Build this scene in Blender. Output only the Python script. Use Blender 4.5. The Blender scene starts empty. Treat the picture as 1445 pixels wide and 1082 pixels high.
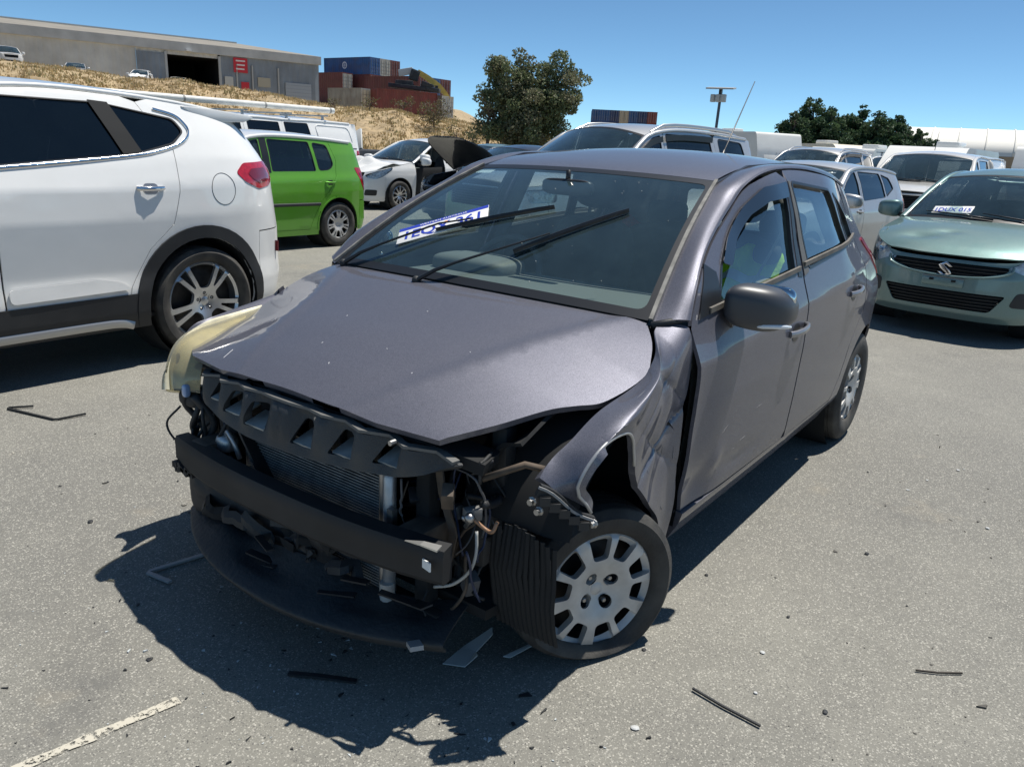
import bpy, bmesh, math, random
import numpy as np
from mathutils import Vector, Matrix
from mathutils.geometry import delaunay_2d_cdt
R = math.radians
random.seed(7)
rng = np.random.default_rng(7)
scene = bpy.context.scene
COL = scene.collection

# ---------------------------------------------------------------- camera, sky, sun, exposure
def make_camera():
    C = Vector((1.8507, 1.6925, 1.4583)); yaw, pitch, roll = R(215.791), R(17.006), R(3.031)
    f = Vector((math.cos(pitch)*math.cos(yaw), math.cos(pitch)*math.sin(yaw), -math.sin(pitch)))
    r = Vector((math.sin(yaw), -math.cos(yaw), 0)); u = r.cross(f)
    r2 = math.cos(roll)*r + math.sin(roll)*u; u2 = -math.sin(roll)*r + math.cos(roll)*u
    cam = bpy.data.cameras.new('camera'); o = bpy.data.objects.new('camera', cam); COL.objects.link(o)
    m = Matrix((r2, u2, -f)).transposed().to_4x4(); m.translation = C
    o.matrix_world = m
    cam.sensor_fit = 'HORIZONTAL'; cam.sensor_width = 36; cam.lens = 1093.36/1445*36
    cam.clip_start = 0.05; cam.clip_end = 6000
    scene.camera = o
make_camera()
SUN = Vector((-0.36, 0.145, 1.0)).normalized()
w = bpy.data.worlds.new('World'); scene.world = w; w.use_nodes = True
nt = w.node_tree; nt.nodes.clear()
sk = nt.nodes.new('ShaderNodeTexSky'); sk.sky_type = 'NISHITA'; sk.sun_disc = False
sk.sun_elevation = math.asin(SUN.z); sk.sun_rotation = math.atan2(SUN.x, SUN.y)
sk.air_density = 0.45; sk.dust_density = 0.0; sk.ozone_density = 5.0; sk.altitude = 0
bg = nt.nodes.new('ShaderNodeBackground'); bg.inputs[1].default_value = 0.108
ow = nt.nodes.new('ShaderNodeOutputWorld')
wb_ = nt.nodes.new('ShaderNodeMix'); wb_.data_type = 'RGBA'; wb_.blend_type = 'MULTIPLY'; wb_.inputs[0].default_value = 1; wb_.inputs[7].default_value = (.88, 1.05, .96, 1)   # camera white balance
nt.links.new(sk.outputs[0], wb_.inputs[6]); nt.links.new(wb_.outputs[2], bg.inputs[0]); nt.links.new(bg.outputs[0], ow.inputs[0])
sl = bpy.data.lights.new('sun', 'SUN'); sl.energy = 4.4; sl.angle = R(0.53); sl.color = (1.0, 0.955, 0.88)
so = bpy.data.objects.new('sun', sl); COL.objects.link(so)
so.rotation_euler = SUN.to_track_quat('Z', 'Y').to_euler(); so.location = (-20, 10, 60)
vs = scene.view_settings; vs.view_transform = 'Standard'; vs.look = 'None'; vs.exposure = 0.42; vs.gamma = 1; vs.use_curve_mapping = False

# ---------------------------------------------------------------- materials
MATS = {}
def nodes_of(name):
    m = bpy.data.materials.new(name); m.use_nodes = True
    n = m.node_tree.nodes; l = m.node_tree.links
    return m, n, l, n['Principled BSDF']
def mat(name, col, rough=0.5, metal=0.0, coat=0.0, coat_rough=0.03, noise=0.0, nscale=8.0, bump=0.0, bscale=60.0, spec=0.5, dirt=None, dscale=3.0, damt=0.5):
    """principled material with optional colour mottling, fine bump and dust patches, all in object space"""
    if name in MATS: return MATS[name]
    m, n, l, p = nodes_of(name)
    c = tuple(col)+(1,)
    p.inputs['Base Color'].default_value = c; p.inputs['Roughness'].default_value = rough
    p.inputs['Metallic'].default_value = metal; p.inputs['Coat Weight'].default_value = coat
    p.inputs['Coat Roughness'].default_value = coat_rough; p.inputs['Specular IOR Level'].default_value = spec
    tc = n.new('ShaderNodeTexCoord'); src = None
    if noise > 0:
        nz = n.new('ShaderNodeTexNoise'); nz.inputs['Scale'].default_value = nscale; nz.inputs['Detail'].default_value = 5
        l.new(tc.outputs['Object'], nz.inputs['Vector'])
        mr = n.new('ShaderNodeMapRange'); mr.inputs[1].default_value = .3; mr.inputs[2].default_value = .7
        mr.inputs[3].default_value = 1-noise; mr.inputs[4].default_value = 1+noise
        l.new(nz.outputs[0], mr.inputs[0])
        mx = n.new('ShaderNodeMix'); mx.data_type = 'RGBA'; mx.blend_type = 'MULTIPLY'; mx.inputs[0].default_value = 1
        mx.inputs[6].default_value = c; l.new(mr.outputs[0], mx.inputs[7]); src = mx.outputs[2]
    if dirt:
        nz = n.new('ShaderNodeTexNoise'); nz.inputs['Scale'].default_value = dscale; nz.inputs['Detail'].default_value = 8
        l.new(tc.outputs['Object'], nz.inputs['Vector'])
        mr = n.new('ShaderNodeMapRange'); mr.inputs[1].default_value = .42; mr.inputs[2].default_value = .72
        mr.inputs[3].default_value = 0; mr.inputs[4].default_value = damt; l.new(nz.outputs[0], mr.inputs[0])
        mx = n.new('ShaderNodeMix'); mx.data_type = 'RGBA'; mx.inputs[6].default_value = c
        if src: l.new(src, mx.inputs[6])
        mx.inputs[7].default_value = tuple(dirt)+(1,); l.new(mr.outputs[0], mx.inputs[0]); src = mx.outputs[2]
        mr2 = n.new('ShaderNodeMapRange'); mr2.inputs[3].default_value = rough; mr2.inputs[4].default_value = min(1, rough+.35)
        l.new(mr.outputs[0], mr2.inputs[0]); l.new(mr2.outputs[0], p.inputs['Roughness'])
    if src: l.new(src, p.inputs['Base Color'])
    if bump > 0:
        nb = n.new('ShaderNodeTexNoise'); nb.inputs['Scale'].default_value = bscale; nb.inputs['Detail'].default_value = 3
        l.new(tc.outputs['Object'], nb.inputs['Vector'])
        b = n.new('ShaderNodeBump'); b.inputs['Strength'].default_value = bump; b.inputs['Distance'].default_value = .01
        l.new(nb.outputs[0], b.inputs['Height']); l.new(b.outputs[0], p.inputs['Normal'])
    MATS[name] = m; return m
def paint(name, col, metal=0.0, rough=0.35, flake=0.0, dust=0.10, orange=0.004, coat=1.0):
    """car paint: base + clear coat, metal flake sparkle, thin dust that dulls it, faint waviness"""
    if name in MATS: return MATS[name]
    m, n, l, p = nodes_of(name)
    c = tuple(col)+(1,); tc = n.new('ShaderNodeTexCoord')
    p.inputs['Metallic'].default_value = metal; p.inputs['Roughness'].default_value = rough
    p.inputs['Coat Weight'].default_value = coat; p.inputs['Coat IOR'].default_value = 1.45; p.inputs['Specular IOR Level'].default_value = .12; p.inputs['Specular Tint'].default_value = (.30, .31, .34, 1) if metal > .2 else (1, 1, 1, 1)
    nz = n.new('ShaderNodeTexNoise'); nz.inputs['Scale'].default_value = 2.3; nz.inputs['Detail'].default_value = 9; nz.inputs['Roughness'].default_value = .65
    l.new(tc.outputs['Object'], nz.inputs['Vector'])
    mr = n.new('ShaderNodeMapRange'); mr.inputs[1].default_value = .38; mr.inputs[2].default_value = .75
    mr.inputs[3].default_value = dust*.35; mr.inputs[4].default_value = dust*2.0; l.new(nz.outputs[0], mr.inputs[0])
    mx = n.new('ShaderNodeMix'); mx.data_type = 'RGBA'; mx.inputs[6].default_value = c; mx.inputs[7].default_value = (.42, .39, .34, 1)
    l.new(mr.outputs[0], mx.inputs[0]); src = mx.outputs[2]
    if flake > 0:
        vo = n.new('ShaderNodeTexVoronoi'); vo.inputs['Scale'].default_value = 900
        l.new(tc.outputs['Object'], vo.inputs['Vector'])
        sp = n.new('ShaderNodeSeparateColor'); l.new(vo.outputs['Color'], sp.inputs[0])
        mf = n.new('ShaderNodeMapRange'); mf.inputs[3].default_value = 1-flake; mf.inputs[4].default_value = 1+flake*1.4
        l.new(sp.outputs[0], mf.inputs[0])
        m2 = n.new('ShaderNodeMix'); m2.data_type = 'RGBA'; m2.blend_type = 'MULTIPLY'; m2.inputs[0].default_value = 1
        l.new(src, m2.inputs[6]); l.new(mf.outputs[0], m2.inputs[7]); src = m2.outputs[2]
    l.new(src, p.inputs['Base Color'])
    cr = n.new('ShaderNodeMapRange'); cr.inputs[3].default_value = .03; cr.inputs[4].default_value = .16; cr.inputs[2].default_value = .35
    l.new(mr.outputs[0], cr.inputs[0]); l.new(cr.outputs[0], p.inputs['Coat Roughness'])
    if orange > 0:
        nb = n.new('ShaderNodeTexNoise'); nb.inputs['Scale'].default_value = 7; nb.inputs['Detail'].default_value = 1
        l.new(tc.outputs['Object'], nb.inputs['Vector'])
        b = n.new('ShaderNodeBump'); b.inputs['Strength'].default_value = .25; b.inputs['Distance'].default_value = orange
        l.new(nb.outputs[0], b.inputs['Height']); l.new(b.outputs[0], p.inputs['Normal']); l.new(b.outputs[0], p.inputs['Coat Normal'])
    MATS[name] = m; return m
def glass(name, tint, dirt=0.0, ior=1.5, film=(.20, .33, .38)):
    """thin pane: tinted transparency under a fresnel reflection, with a dust film whose default blue paints in sky reflection"""
    if name in MATS: return MATS[name]
    m = bpy.data.materials.new(name); m.use_nodes = True; n = m.node_tree.nodes; l = m.node_tree.links; n.clear()
    out = n.new('ShaderNodeOutputMaterial'); tr = n.new('ShaderNodeBsdfTransparent'); tr.inputs[0].default_value = tuple(tint)+(1,)
    gl = n.new('ShaderNodeBsdfGlossy'); gl.inputs['Roughness'].default_value = .012; gl.inputs[0].default_value = (1, 1, 1, 1)
    fr = n.new('ShaderNodeFresnel')
    # a thin pane reflects alike from both sides: undo the inside-the-glass ratio on back faces
    ge = n.new('ShaderNodeNewGeometry'); mi = n.new('ShaderNodeMapRange'); mi.inputs[3].default_value = ior; mi.inputs[4].default_value = 1/ior
    l.new(ge.outputs['Backfacing'], mi.inputs[0]); l.new(mi.outputs[0], fr.inputs[0])
    # both faces of the pane reflect
    ml = n.new('ShaderNodeMath'); ml.operation = 'MULTIPLY'; ml.inputs[1].default_value = 1.6; ml.use_clamp = True
    l.new(fr.outputs[0], ml.inputs[0])
    mx = n.new('ShaderNodeMixShader'); l.new(ml.outputs[0], mx.inputs[0]); l.new(tr.outputs[0], mx.inputs[1]); l.new(gl.outputs[0], mx.inputs[2])
    last = mx
    if dirt > 0:
        tc = n.new('ShaderNodeTexCoord'); nz = n.new('ShaderNodeTexNoise'); nz.inputs['Scale'].default_value = 5; nz.inputs['Detail'].default_value = 10; nz.inputs['Roughness'].default_value = .7
        l.new(tc.outputs['Object'], nz.inputs['Vector'])
        mr = n.new('ShaderNodeMapRange'); mr.inputs[1].default_value = .4; mr.inputs[2].default_value = .8; mr.inputs[3].default_value = dirt*.75; mr.inputs[4].default_value = dirt*1.35
        l.new(nz.outputs[0], mr.inputs[0])
        df = n.new('ShaderNodeBsdfDiffuse'); df.inputs[0].default_value = tuple(film)+(1,)
        m3 = n.new('ShaderNodeMixShader'); l.new(mr.outputs[0], m3.inputs[0]); l.new(mx.outputs[0], m3.inputs[1]); l.new(df.outputs[0], m3.inputs[2]); last = m3
    l.new(last.outputs[0], out.inputs[0]); MATS[name] = m; return m

M_BLACK = mat('black_plastic', (.015, .017, .020), .55, bump=.15, bscale=350, dirt=(.06, .058, .054), dscale=5, damt=.35)
M_TRIM = mat('satin_black_trim', (.016, .017, .019), .38)
M_VOID = mat('underbody_black', (.010, .011, .012), .85)
M_RUBBER = mat('tyre_rubber', (.030, .029, .028), .75, noise=.3, nscale=14, dirt=(.13, .12, .10), dscale=7, damt=.45, bump=.2, bscale=120)
M_CHROME = mat('chrome', (.78, .78, .79), .12, 1.0)
M_ALLOY = mat('silver_alloy', (.55, .56, .57), .33, .85, noise=.12, nscale=9)
M_STEEL = mat('bare_steel', (.38, .38, .38), .42, 1.0, noise=.3, nscale=20)
M_RUST = mat('grimy_steel', (.09, .075, .062), .7, .3, noise=.5, nscale=18, dirt=(.16, .11, .07), dscale=9)
M_CLOTH = mat('charcoal_seat_cloth', (.055, .057, .063), .95, bump=.4, bscale=400, noise=.2)
M_DASH = mat('dark_dash_plastic', (.12, .135, .13), .6, bump=.2, bscale=500)
M_WHITEP = mat('white_plate_paint', (.82, .82, .80), .4)
M_REDLENS = mat('red_lamp_lens', (.42, .012, .022), .12, coat=1.0, noise=.25, nscale=40)
M_DKRED = mat('dark_red_lens', (.16, .008, .014), .12, coat=1.0)
M_ORANGE = mat('amber_lens', (.7, .22, .03), .15, coat=1.0)
M_REFL = mat('lamp_reflector', (.75, .76, .78), .16, .9, noise=.25, nscale=30)
G_CLEAR = glass('clear_windscreen', (.84, .92, .90), .085)  # dust film; its blue colour paints in the reflected sky
G_SIDE = glass('side_glass', (.66, .76, .74), .02)
G_TINT = glass('tinted_glass', (.10, .12, .13), .02)
G_DARK = glass('privacy_glass', (.018, .022, .028), .01)
G_LENS = glass('lamp_cover', (.93, .95, .95), .02)

# ---------------------------------------------------------------- objects
def tag(o, label=None, cat=None, group=None, kind=None):
    if label: o['label'] = label
    if cat: o['category'] = cat
    if group: o['group'] = group
    if kind: o['kind'] = kind
    return o
def empty(name, loc=(0, 0, 0), rz=0.0, label=None, cat=None, group=None):
    o = bpy.data.objects.new(name, None); COL.objects.link(o); o.location = loc; o.rotation_euler = (0, 0, rz); o.empty_display_size = .2
    return tag(o, label, cat, group)
def link(name, me, m=None, parent=None, smooth=None):
    o = bpy.data.objects.new(name, me); COL.objects.link(o)
    if m is not None and not me.materials: me.materials.append(m)
    if parent is not None: o.parent = parent
    if smooth is not None:
        me.polygons.foreach_set('use_smooth', [True]*len(me.polygons))
        if smooth < 3:
            me.set_sharp_from_angle(angle=smooth)
    return o
def copy_tree(o, parent=None):
    c = o.copy(); COL.objects.link(c); c.parent = parent
    if parent is not None: c.matrix_parent_inverse = o.matrix_parent_inverse.copy()
    for ch in list(o.children): copy_tree(ch, c)
    return c
class MB:
    """collects simple solids into one mesh"""
    def __init__(s): s.v = []; s.f = []
    def add(s, v, f):
        b = len(s.v); s.v += [tuple(q) for q in v]; s.f += [tuple(b+i for i in q) for q in f]; return s
    def box(s, c, d, rz=0, rx=0, ry=0):
        m = Matrix.Rotation(rz, 3, 'Z') @ Matrix.Rotation(ry, 3, 'Y') @ Matrix.Rotation(rx, 3, 'X')
        v = [Vector(c) + m @ Vector((sx*d[0]/2, sy*d[1]/2, sz*d[2]/2)) for sx in (-1, 1) for sy in (-1, 1) for sz in (-1, 1)]
        return s.add(v, [(0, 1, 3, 2), (4, 6, 7, 5), (0, 4, 5, 1), (2, 3, 7, 6), (0, 2, 6, 4), (1, 5, 7, 3)])
    def tube(s, pts, r, n=8, cap=True):
        pts = [Vector(p) for p in pts]; rr = r if hasattr(r, '__len__') else [r]*len(pts)
        rings = []; up = None
        for i, p in enumerate(pts):
            t = (pts[min(i+1, len(pts)-1)]-pts[max(i-1, 0)]).normalized()
            if up is None: up = t.orthogonal().normalized()
            up = (up - t*up.dot(t)).normalized(); b = t.cross(up)
            rings.append([p + (up*math.cos(2*math.pi*k/n)+b*math.sin(2*math.pi*k/n))*rr[i] for k in range(n)])
        v = [q for ring in rings for q in ring]; f = []
        for i in range(len(pts)-1):
            for k in range(n): f.append((i*n+k, i*n+(k+1) % n, (i+1)*n+(k+1) % n, (i+1)*n+k))
        if cap: f.append(tuple(range(n))[::-1]); f.append(tuple((len(pts)-1)*n+k for k in range(n)))
        return s.add(v, f)
    def sweep(s, pts, prof, up=(0, 0, 1), closed=True, cap=True, scale=None):
        """prof: 2D list in (side, up) about each path point"""
        pts = [Vector(p) for p in pts]; upv = Vector(up); n = len(prof); v = []
        for i, p in enumerate(pts):
            t = (pts[min(i+1, len(pts)-1)]-pts[max(i-1, 0)]).normalized()
            sd = t.cross(upv).normalized(); u2 = sd.cross(t); k = scale[i] if scale else 1
            v += [p + sd*a*k + u2*b*k for a, b in prof]
        f = []
        for i in range(len(pts)-1):
            for k in range(n if closed else n-1): f.append((i*n+k, i*n+(k+1) % n, (i+1)*n+(k+1) % n, (i+1)*n+k))
        if cap and closed: f.append(tuple(range(n))[::-1]); f.append(tuple((len(pts)-1)*n+k for k in range(n)))
        return s.add(v, f)
    def lathe(s, prof, axis='Y', n=48, c=(0, 0, 0), a0=0, a1=2*math.pi):
        """prof: (radius, along) pairs"""
        full = abs(a1-a0-2*math.pi) < 1e-6; k = n if full else n+1; v = []
        for i in range(k):
            a = a0+(a1-a0)*i/n
            for r, h in prof:
                q = {'Y': (r*math.cos(a), h, r*math.sin(a)), 'Z': (r*math.cos(a), r*math.sin(a), h), 'X': (h, r*math.cos(a), r*math.sin(a))}[axis]
                v.append((q[0]+c[0], q[1]+c[1], q[2]+c[2]))
        m = len(prof); f = []
        for i in range(n):
            j = (i+1) % k
            for q in range(m-1): f.append((i*m+q, j*m+q, j*m+q+1, i*m+q+1))
        return s.add(v, f)
    def ball(s, c, r, n=12, sq=(1, 1, 1)):
        v = []; f = []
        for i in range(n+1):
            th = math.pi*i/n
            for k in range(2*n): v.append((c[0]+r*sq[0]*math.sin(th)*math.cos(math.pi*k/n), c[1]+r*sq[1]*math.sin(th)*math.sin(math.pi*k/n), c[2]+r*sq[2]*math.cos(th)))
        for i in range(n):
            for k in range(2*n): f.append((i*2*n+k, (i+1)*2*n+k, (i+1)*2*n+(k+1) % (2*n), i*2*n+(k+1) % (2*n)))
        return s.add(v, f)
    def prism(s, poly, h, fn):
        """poly 2D extruded 0..h ; fn(a,b,h)->xyz"""
        n = len(poly); v = [fn(a, b, 0) for a, b in poly]+[fn(a, b, h) for a, b in poly]
        f = [tuple(range(n))[::-1], tuple(range(n, 2*n))]+[(i, (i+1) % n, n+(i+1) % n, n+i) for i in range(n)]
        return s.add(v, f)
    def build(s, name, m, parent=None, smooth=None, bevel=0, seg=2, fix=True):
        me = bpy.data.meshes.new(name); me.from_pydata(s.v, [], s.f); me.update()
        if bevel or fix:
            bm = bmesh.new(); bm.from_mesh(me)
            bmesh.ops.remove_doubles(bm, verts=bm.verts, dist=1e-6)
            bmesh.ops.recalc_face_normals(bm, faces=bm.faces)
            if bevel: bmesh.ops.bevel(bm, geom=[e for e in bm.edges if len(e.link_faces) == 2 and e.calc_face_angle(0) > .5], offset=bevel, segments=seg, profile=.5, affect='EDGES', clamp_overlap=True)
            bm.to_mesh(me); bm.free()
        return link(name, me, m, parent, smooth if smooth is not None else (.6 if bevel else None))

# ---------------------------------------------------------------- 2D helpers
def catmull(pts, n=8, closed=False):
    P = [np.array(p, float) for p in pts]; out = []; N = len(P)
    rngi = range(N if closed else N-1)
    for i in rngi:
        p1, p2 = P[i], P[(i+1) % N]
        p0 = P[i-1] if (closed or i > 0) else 2*p1-p2
        p3 = P[(i+2) % N] if (closed or i+2 < N) else 2*p2-p1
        for k in range(n):
            t = k/n; out.append(.5*((2*p1)+(-p0+p2)*t+(2*p0-5*p1+4*p2-p3)*t*t+(-p0+3*p1-3*p2+p3)*t**3))
    if not closed: out.append(P[-1])
    return [tuple(q) for q in out]
def rnd(poly, r, n=5):
    out = []; N = len(poly)
    for i in range(N):
        a, b, c = (np.array(poly[i-1], float), np.array(poly[i], float), np.array(poly[(i+1) % N], float))
        ri = r[i] if hasattr(r, '__len__') else r
        d1 = a-b; d2 = c-b; l1 = np.linalg.norm(d1); l2 = np.linalg.norm(d2)
        k = min(ri, .48*l1, .48*l2)
        if k < 1e-4: out.append(tuple(b)); continue
        p = b+d1/l1*k; q = b+d2/l2*k
        for j in range(n+1):
            t = j/n; out.append(tuple((1-t)**2*p+2*t*(1-t)*b+t*t*q))
    return out
def circ(cx, cy, r, n=40, a0=0, a1=360, ry=None):
    ry = ry or r
    return [(cx+r*math.cos(R(a0+(a1-a0)*i/n)), cy+ry*math.sin(R(a0+(a1-a0)*i/n))) for i in range(n if a1-a0 == 360 else n+1)]
def strip(pl, w):
    """thin polygon around a polyline"""
    P = np.array(pl, float); d = np.gradient(P, axis=0); d /= np.linalg.norm(d, axis=1)[:, None]+1e-12; nn = np.stack([-d[:, 1], d[:, 0]], 1)
    return [tuple(q) for q in P+nn*w/2]+[tuple(q) for q in (P-nn*w/2)[::-1]]
def inside(P, poly):
    P = np.asarray(P, float); x, y = P[:, 0], P[:, 1]; poly = np.asarray(poly, float); r = np.zeros(len(P), bool); j = len(poly)-1
    for i in range(len(poly)):
        xi, yi = poly[i]; xj, yj = poly[j]
        c = (yi > y) != (yj > y)
        if yi != yj: r ^= c & (x < (xj-xi)*(y-yi)/(yj-yi)+xi)
        j = i
    return r
def dens(poly, h):
    out = []
    for i in range(len(poly)):
        a, b = np.array(poly[i], float), np.array(poly[(i+1) % len(poly)], float); L = np.linalg.norm(b-a)
        k = max(1, int(math.ceil(L/h)))
        for j in range(k): out.append(tuple(a+(b-a)*j/k))
    return out
def cdt(outline, cuts, h, aspect=1.0):
    """triangulate outline minus cuts with an even inner grid; returns (verts2d, tris)"""
    O = dens(outline, h); polys = [O]+[dens(c, h) for c in cuts]
    V = []; E = []
    for p in polys:
        b = len(V); V += p; E += [(b+i, b+(i+1) % len(p)) for i in range(len(p))]
    A = np.array(O); lo = A.min(0); hi = A.max(0)
    gx = np.arange(lo[0]+h*.37, hi[0], h); gy = np.arange(lo[1]+h*.43, hi[1], h*.87)
    G = np.array([(x+(h/2 if j % 2 else 0), y) for j, y in enumerate(gy) for x in gx]) if len(gx) and len(gy) else np.zeros((0, 2))
    if len(G):
        G = G[inside(G, O)]
        for c in polys[1:]:
            if len(G): G = G[~inside(G, c)]
        B = np.array([q for p in polys for q in p])
        if len(G):
            keep = np.ones(len(G), bool)
            for i0 in range(0, len(G), 400):
                d = np.min(((G[i0:i0+400, None, :]-B[None])**2).sum(2), 1); keep[i0:i0+400] = d > (h*.45)**2
            G = G[keep]
    V2 = [Vector((float(a), float(b))) for a, b in V]+[Vector((float(a), float(b))) for a, b in G]
    r = delaunay_2d_cdt(V2, E, [], 0, 1e-6)
    P = np.array([(v.x, v.y) for v in r[0]]); T = [tuple(t) for t in r[2]]
    if not T: return P, []
    C = np.array([P[list(t)].mean(0) for t in T]); k = inside(C, O)
    for c in polys[1:]: k &= ~inside(C, c)
    return P, [t for t, q in zip(T, k) if q]
def panel(name, fn, outline, m, parent=None, cuts=(), h=.04, fold=.012, off=0.0, ctr=(-1.2, 0, .6), post=None, flip=False, double=0):
    """sheet-metal style panel: 2D outline (minus cuts) mapped through fn(U,V)->(N,3), exact normals, folded rim"""
    P2, T = cdt(outline, list(cuts), h)
    used = sorted({i for t in T for i in t}); idx = {u: i for i, u in enumerate(used)}
    P2 = P2[used]; T = [tuple(idx[i] for i in t) for t in T]
    U, V = P2[:, 0], P2[:, 1]; e = 2e-3
    def F(u, v):
        q = fn(u, v)
        return post(q) if post else q
    X = F(U, V); du = F(U+e, V)-F(U-e, V); dv = F(U, V+e)-F(U, V-e)
    N = np.cross(du, dv); N /= np.linalg.norm(N, axis=1)[:, None]+1e-12
    sgn = 1 if ((N*(X-np.array(ctr))).sum(1)).mean() > 0 else -1
    if flip: sgn = -sgn
    N *= sgn; X = X+N*off
    # face winding
    t0 = np.array(T); fn_ = np.cross(X[t0[:, 1]]-X[t0[:, 0]], X[t0[:, 2]]-X[t0[:, 0]])
    T = [t if q else t[::-1] for t, q in zip(T, (fn_*N[t0[:, 0]]).sum(1) > 0)]
    verts = list(map(tuple, X)); faces = list(T); nf = len(faces)
    if fold > 0:
        cnt = {}
        for t in T:
            for a, b in ((t[0], t[1]), (t[1], t[2]), (t[2], t[0])): cnt[(a, b)] = 1
        be = [(a, b) for (a, b) in cnt if (b, a) not in cnt]; mp = {}
        for a, b in be:
            for q in (a, b):
                if q not in mp:
                    mp[q] = (len(verts), len(verts)+1); verts.append(tuple(X[q])); verts.append(tuple(X[q]-N[q]*fold))
            faces.append((mp[b][0], mp[a][0], mp[a][1], mp[b][1]))
    me = bpy.data.meshes.new(name); me.from_pydata(verts, [], faces)
    me.polygons.foreach_set('use_smooth', [True]*len(faces))
    ln = np.zeros((len(me.loops), 3)); li = np.zeros(len(me.loops), int); me.loops.foreach_get('vertex_index', li)
    nn = np.zeros((len(verts), 3)); nn[:len(N)] = N
    fno = np.zeros(len(faces)*3); me.polygons.foreach_get('normal', fno); fno = fno.reshape(-1, 3)
    ls = np.zeros(len(faces), int); me.polygons.foreach_get('loop_start', ls); lt = np.zeros(len(faces), int); me.polygons.foreach_get('loop_total', lt)
    ln = nn[li]
    for i in range(nf, len(faces)): ln[ls[i]:ls[i]+lt[i]] = fno[i]
    me.normals_split_custom_set([tuple(q) for q in ln])
    o = link(name, me, m, parent)
    return o
def pline(z, knots):
    """piecewise linear through (z,value) pairs, vectorised"""
    a = np.array(knots, float); o = np.argsort(a[:, 0]); return np.interp(z, a[o, 0], a[o, 1])
def sline(knots, r=None):
    """smooth interpolation (catmull) through (x,v) pairs"""
    a = sorted(knots); c = np.array(catmull(a, 12)); xs = np.maximum.accumulate(c[:, 0])
    return lambda x: np.interp(x, xs, c[:, 1])

# ---------------------------------------------------------------- the skin of a car body
class Belt:
    """one continuous skin: a plan outline swept upward, with side / nose / tail profiles blended by plan direction.
    s = arc length from the front centre, left side positive; profiles are (z_at_xf, z_at_xr, inset)"""
    def __init__(s, plan, side, front, rear, xf=0.0, xr=-2.5, soft=.012, extra=None):
        c = np.array(catmull(plan, 40)); d = np.gradient(c, axis=0); l = np.hypot(*np.diff(c, axis=0).T)
        s.S = np.concatenate([[0], np.cumsum(l)]); s.L = s.S[-1]; s.c = c
        t = d/np.linalg.norm(d, axis=1)[:, None]; s.n = np.stack([-t[:, 1], t[:, 0]], 1)
        if s.n[len(c)//2][1] < 0: s.n = -s.n
        s.n[0] = (1, 0); s.n[-1] = (-1, 0)
        s.pr = (side, front, rear); s.xf, s.xr, s.soft, s.extra = xf, xr, soft, extra
    def _prof(s, k, x, z):
        K = np.array(s.pr[k], float); f = np.clip((x-s.xr)/(s.xf-s.xr), -.4, 1.4)
        zk = K[None, :, 0]*f[:, None]+K[None, :, 1]*(1-f[:, None]); v = K[:, 2]; out = 0
        for dz in (-s.soft, -s.soft*.5, 0, s.soft*.5, s.soft):
            zz = z+dz; r = np.full(len(z), v[0])
            r = r+np.minimum(zz-zk[:, 0], 0)*(v[1]-v[0])/(zk[:, 1]-zk[:, 0])
            for i in range(len(v)-1):
                w = zk[:, i+1]-zk[:, i]
                top = np.clip(zz-zk[:, i], 0, w) if i < len(v)-2 else np.maximum(zz-zk[:, i], 0)
                r = r+top*(v[i+1]-v[i])/w
            out = out+r
        return out/5
    def P(s, S, Z):
        S = np.atleast_1d(np.asarray(S, float)).copy(); Z = np.atleast_1d(np.asarray(Z, float))
        S = (S+s.L) % (2*s.L)-s.L; sg = np.where(S < 0, -1.0, 1.0); a = np.abs(S)
        x = np.interp(a, s.S, s.c[:, 0]); y = np.interp(a, s.S, s.c[:, 1]); nx = np.interp(a, s.S, s.n[:, 0]); ny = np.interp(a, s.S, s.n[:, 1])
        ln = np.hypot(nx, ny); nx /= ln; ny /= ln
        ins = ny**2*s._prof(0, x, Z)
        ins = ins+np.where(nx > 0, nx**2*s._prof(1, x, Z), nx**2*s._prof(2, x, Z))
        if s.extra is not None: ins = ins-s.extra(x, Z, sg)
        return np.stack([x-nx*ins, (y-ny*ins)*sg, Z], 1)
    def sx(s, x): return float(np.interp(-x, -s.c[:, 0], s.S))
    def syf(s, y):
        k = len(s.c)//2; j = int(np.argmax(s.c[:k+1, 1])); return math.copysign(float(np.interp(abs(y), s.c[:j+1, 1], s.S[:j+1])), y)
    def syr(s, y):
        """y -> s near the tail; crosses the rear centre at s = L, y<0 gives s > L"""
        k = len(s.c)//2; j = k+int(np.argmax(s.c[k:, 1])); a = float(np.interp(abs(y), s.c[j:, 1][::-1], s.S[j:][::-1]))
        return a if y >= 0 else 2*s.L-a
    def xz(s, poly, side=1): return [(side*s.sx(x), z) for x, z in poly]
    def yf(s, poly): return [(s.syf(y), z) for y, z in poly]
    def yr(s, poly): return [(s.syr(y), z) for y, z in poly]
    def p(s, x, z, side=1): return s.P([side*s.sx(x)], [z])[0]
def smoothstep(a, b, x):
    t = np.clip((x-a)/(b-a), 0, 1); return t*t*(3-2*t)
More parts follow.
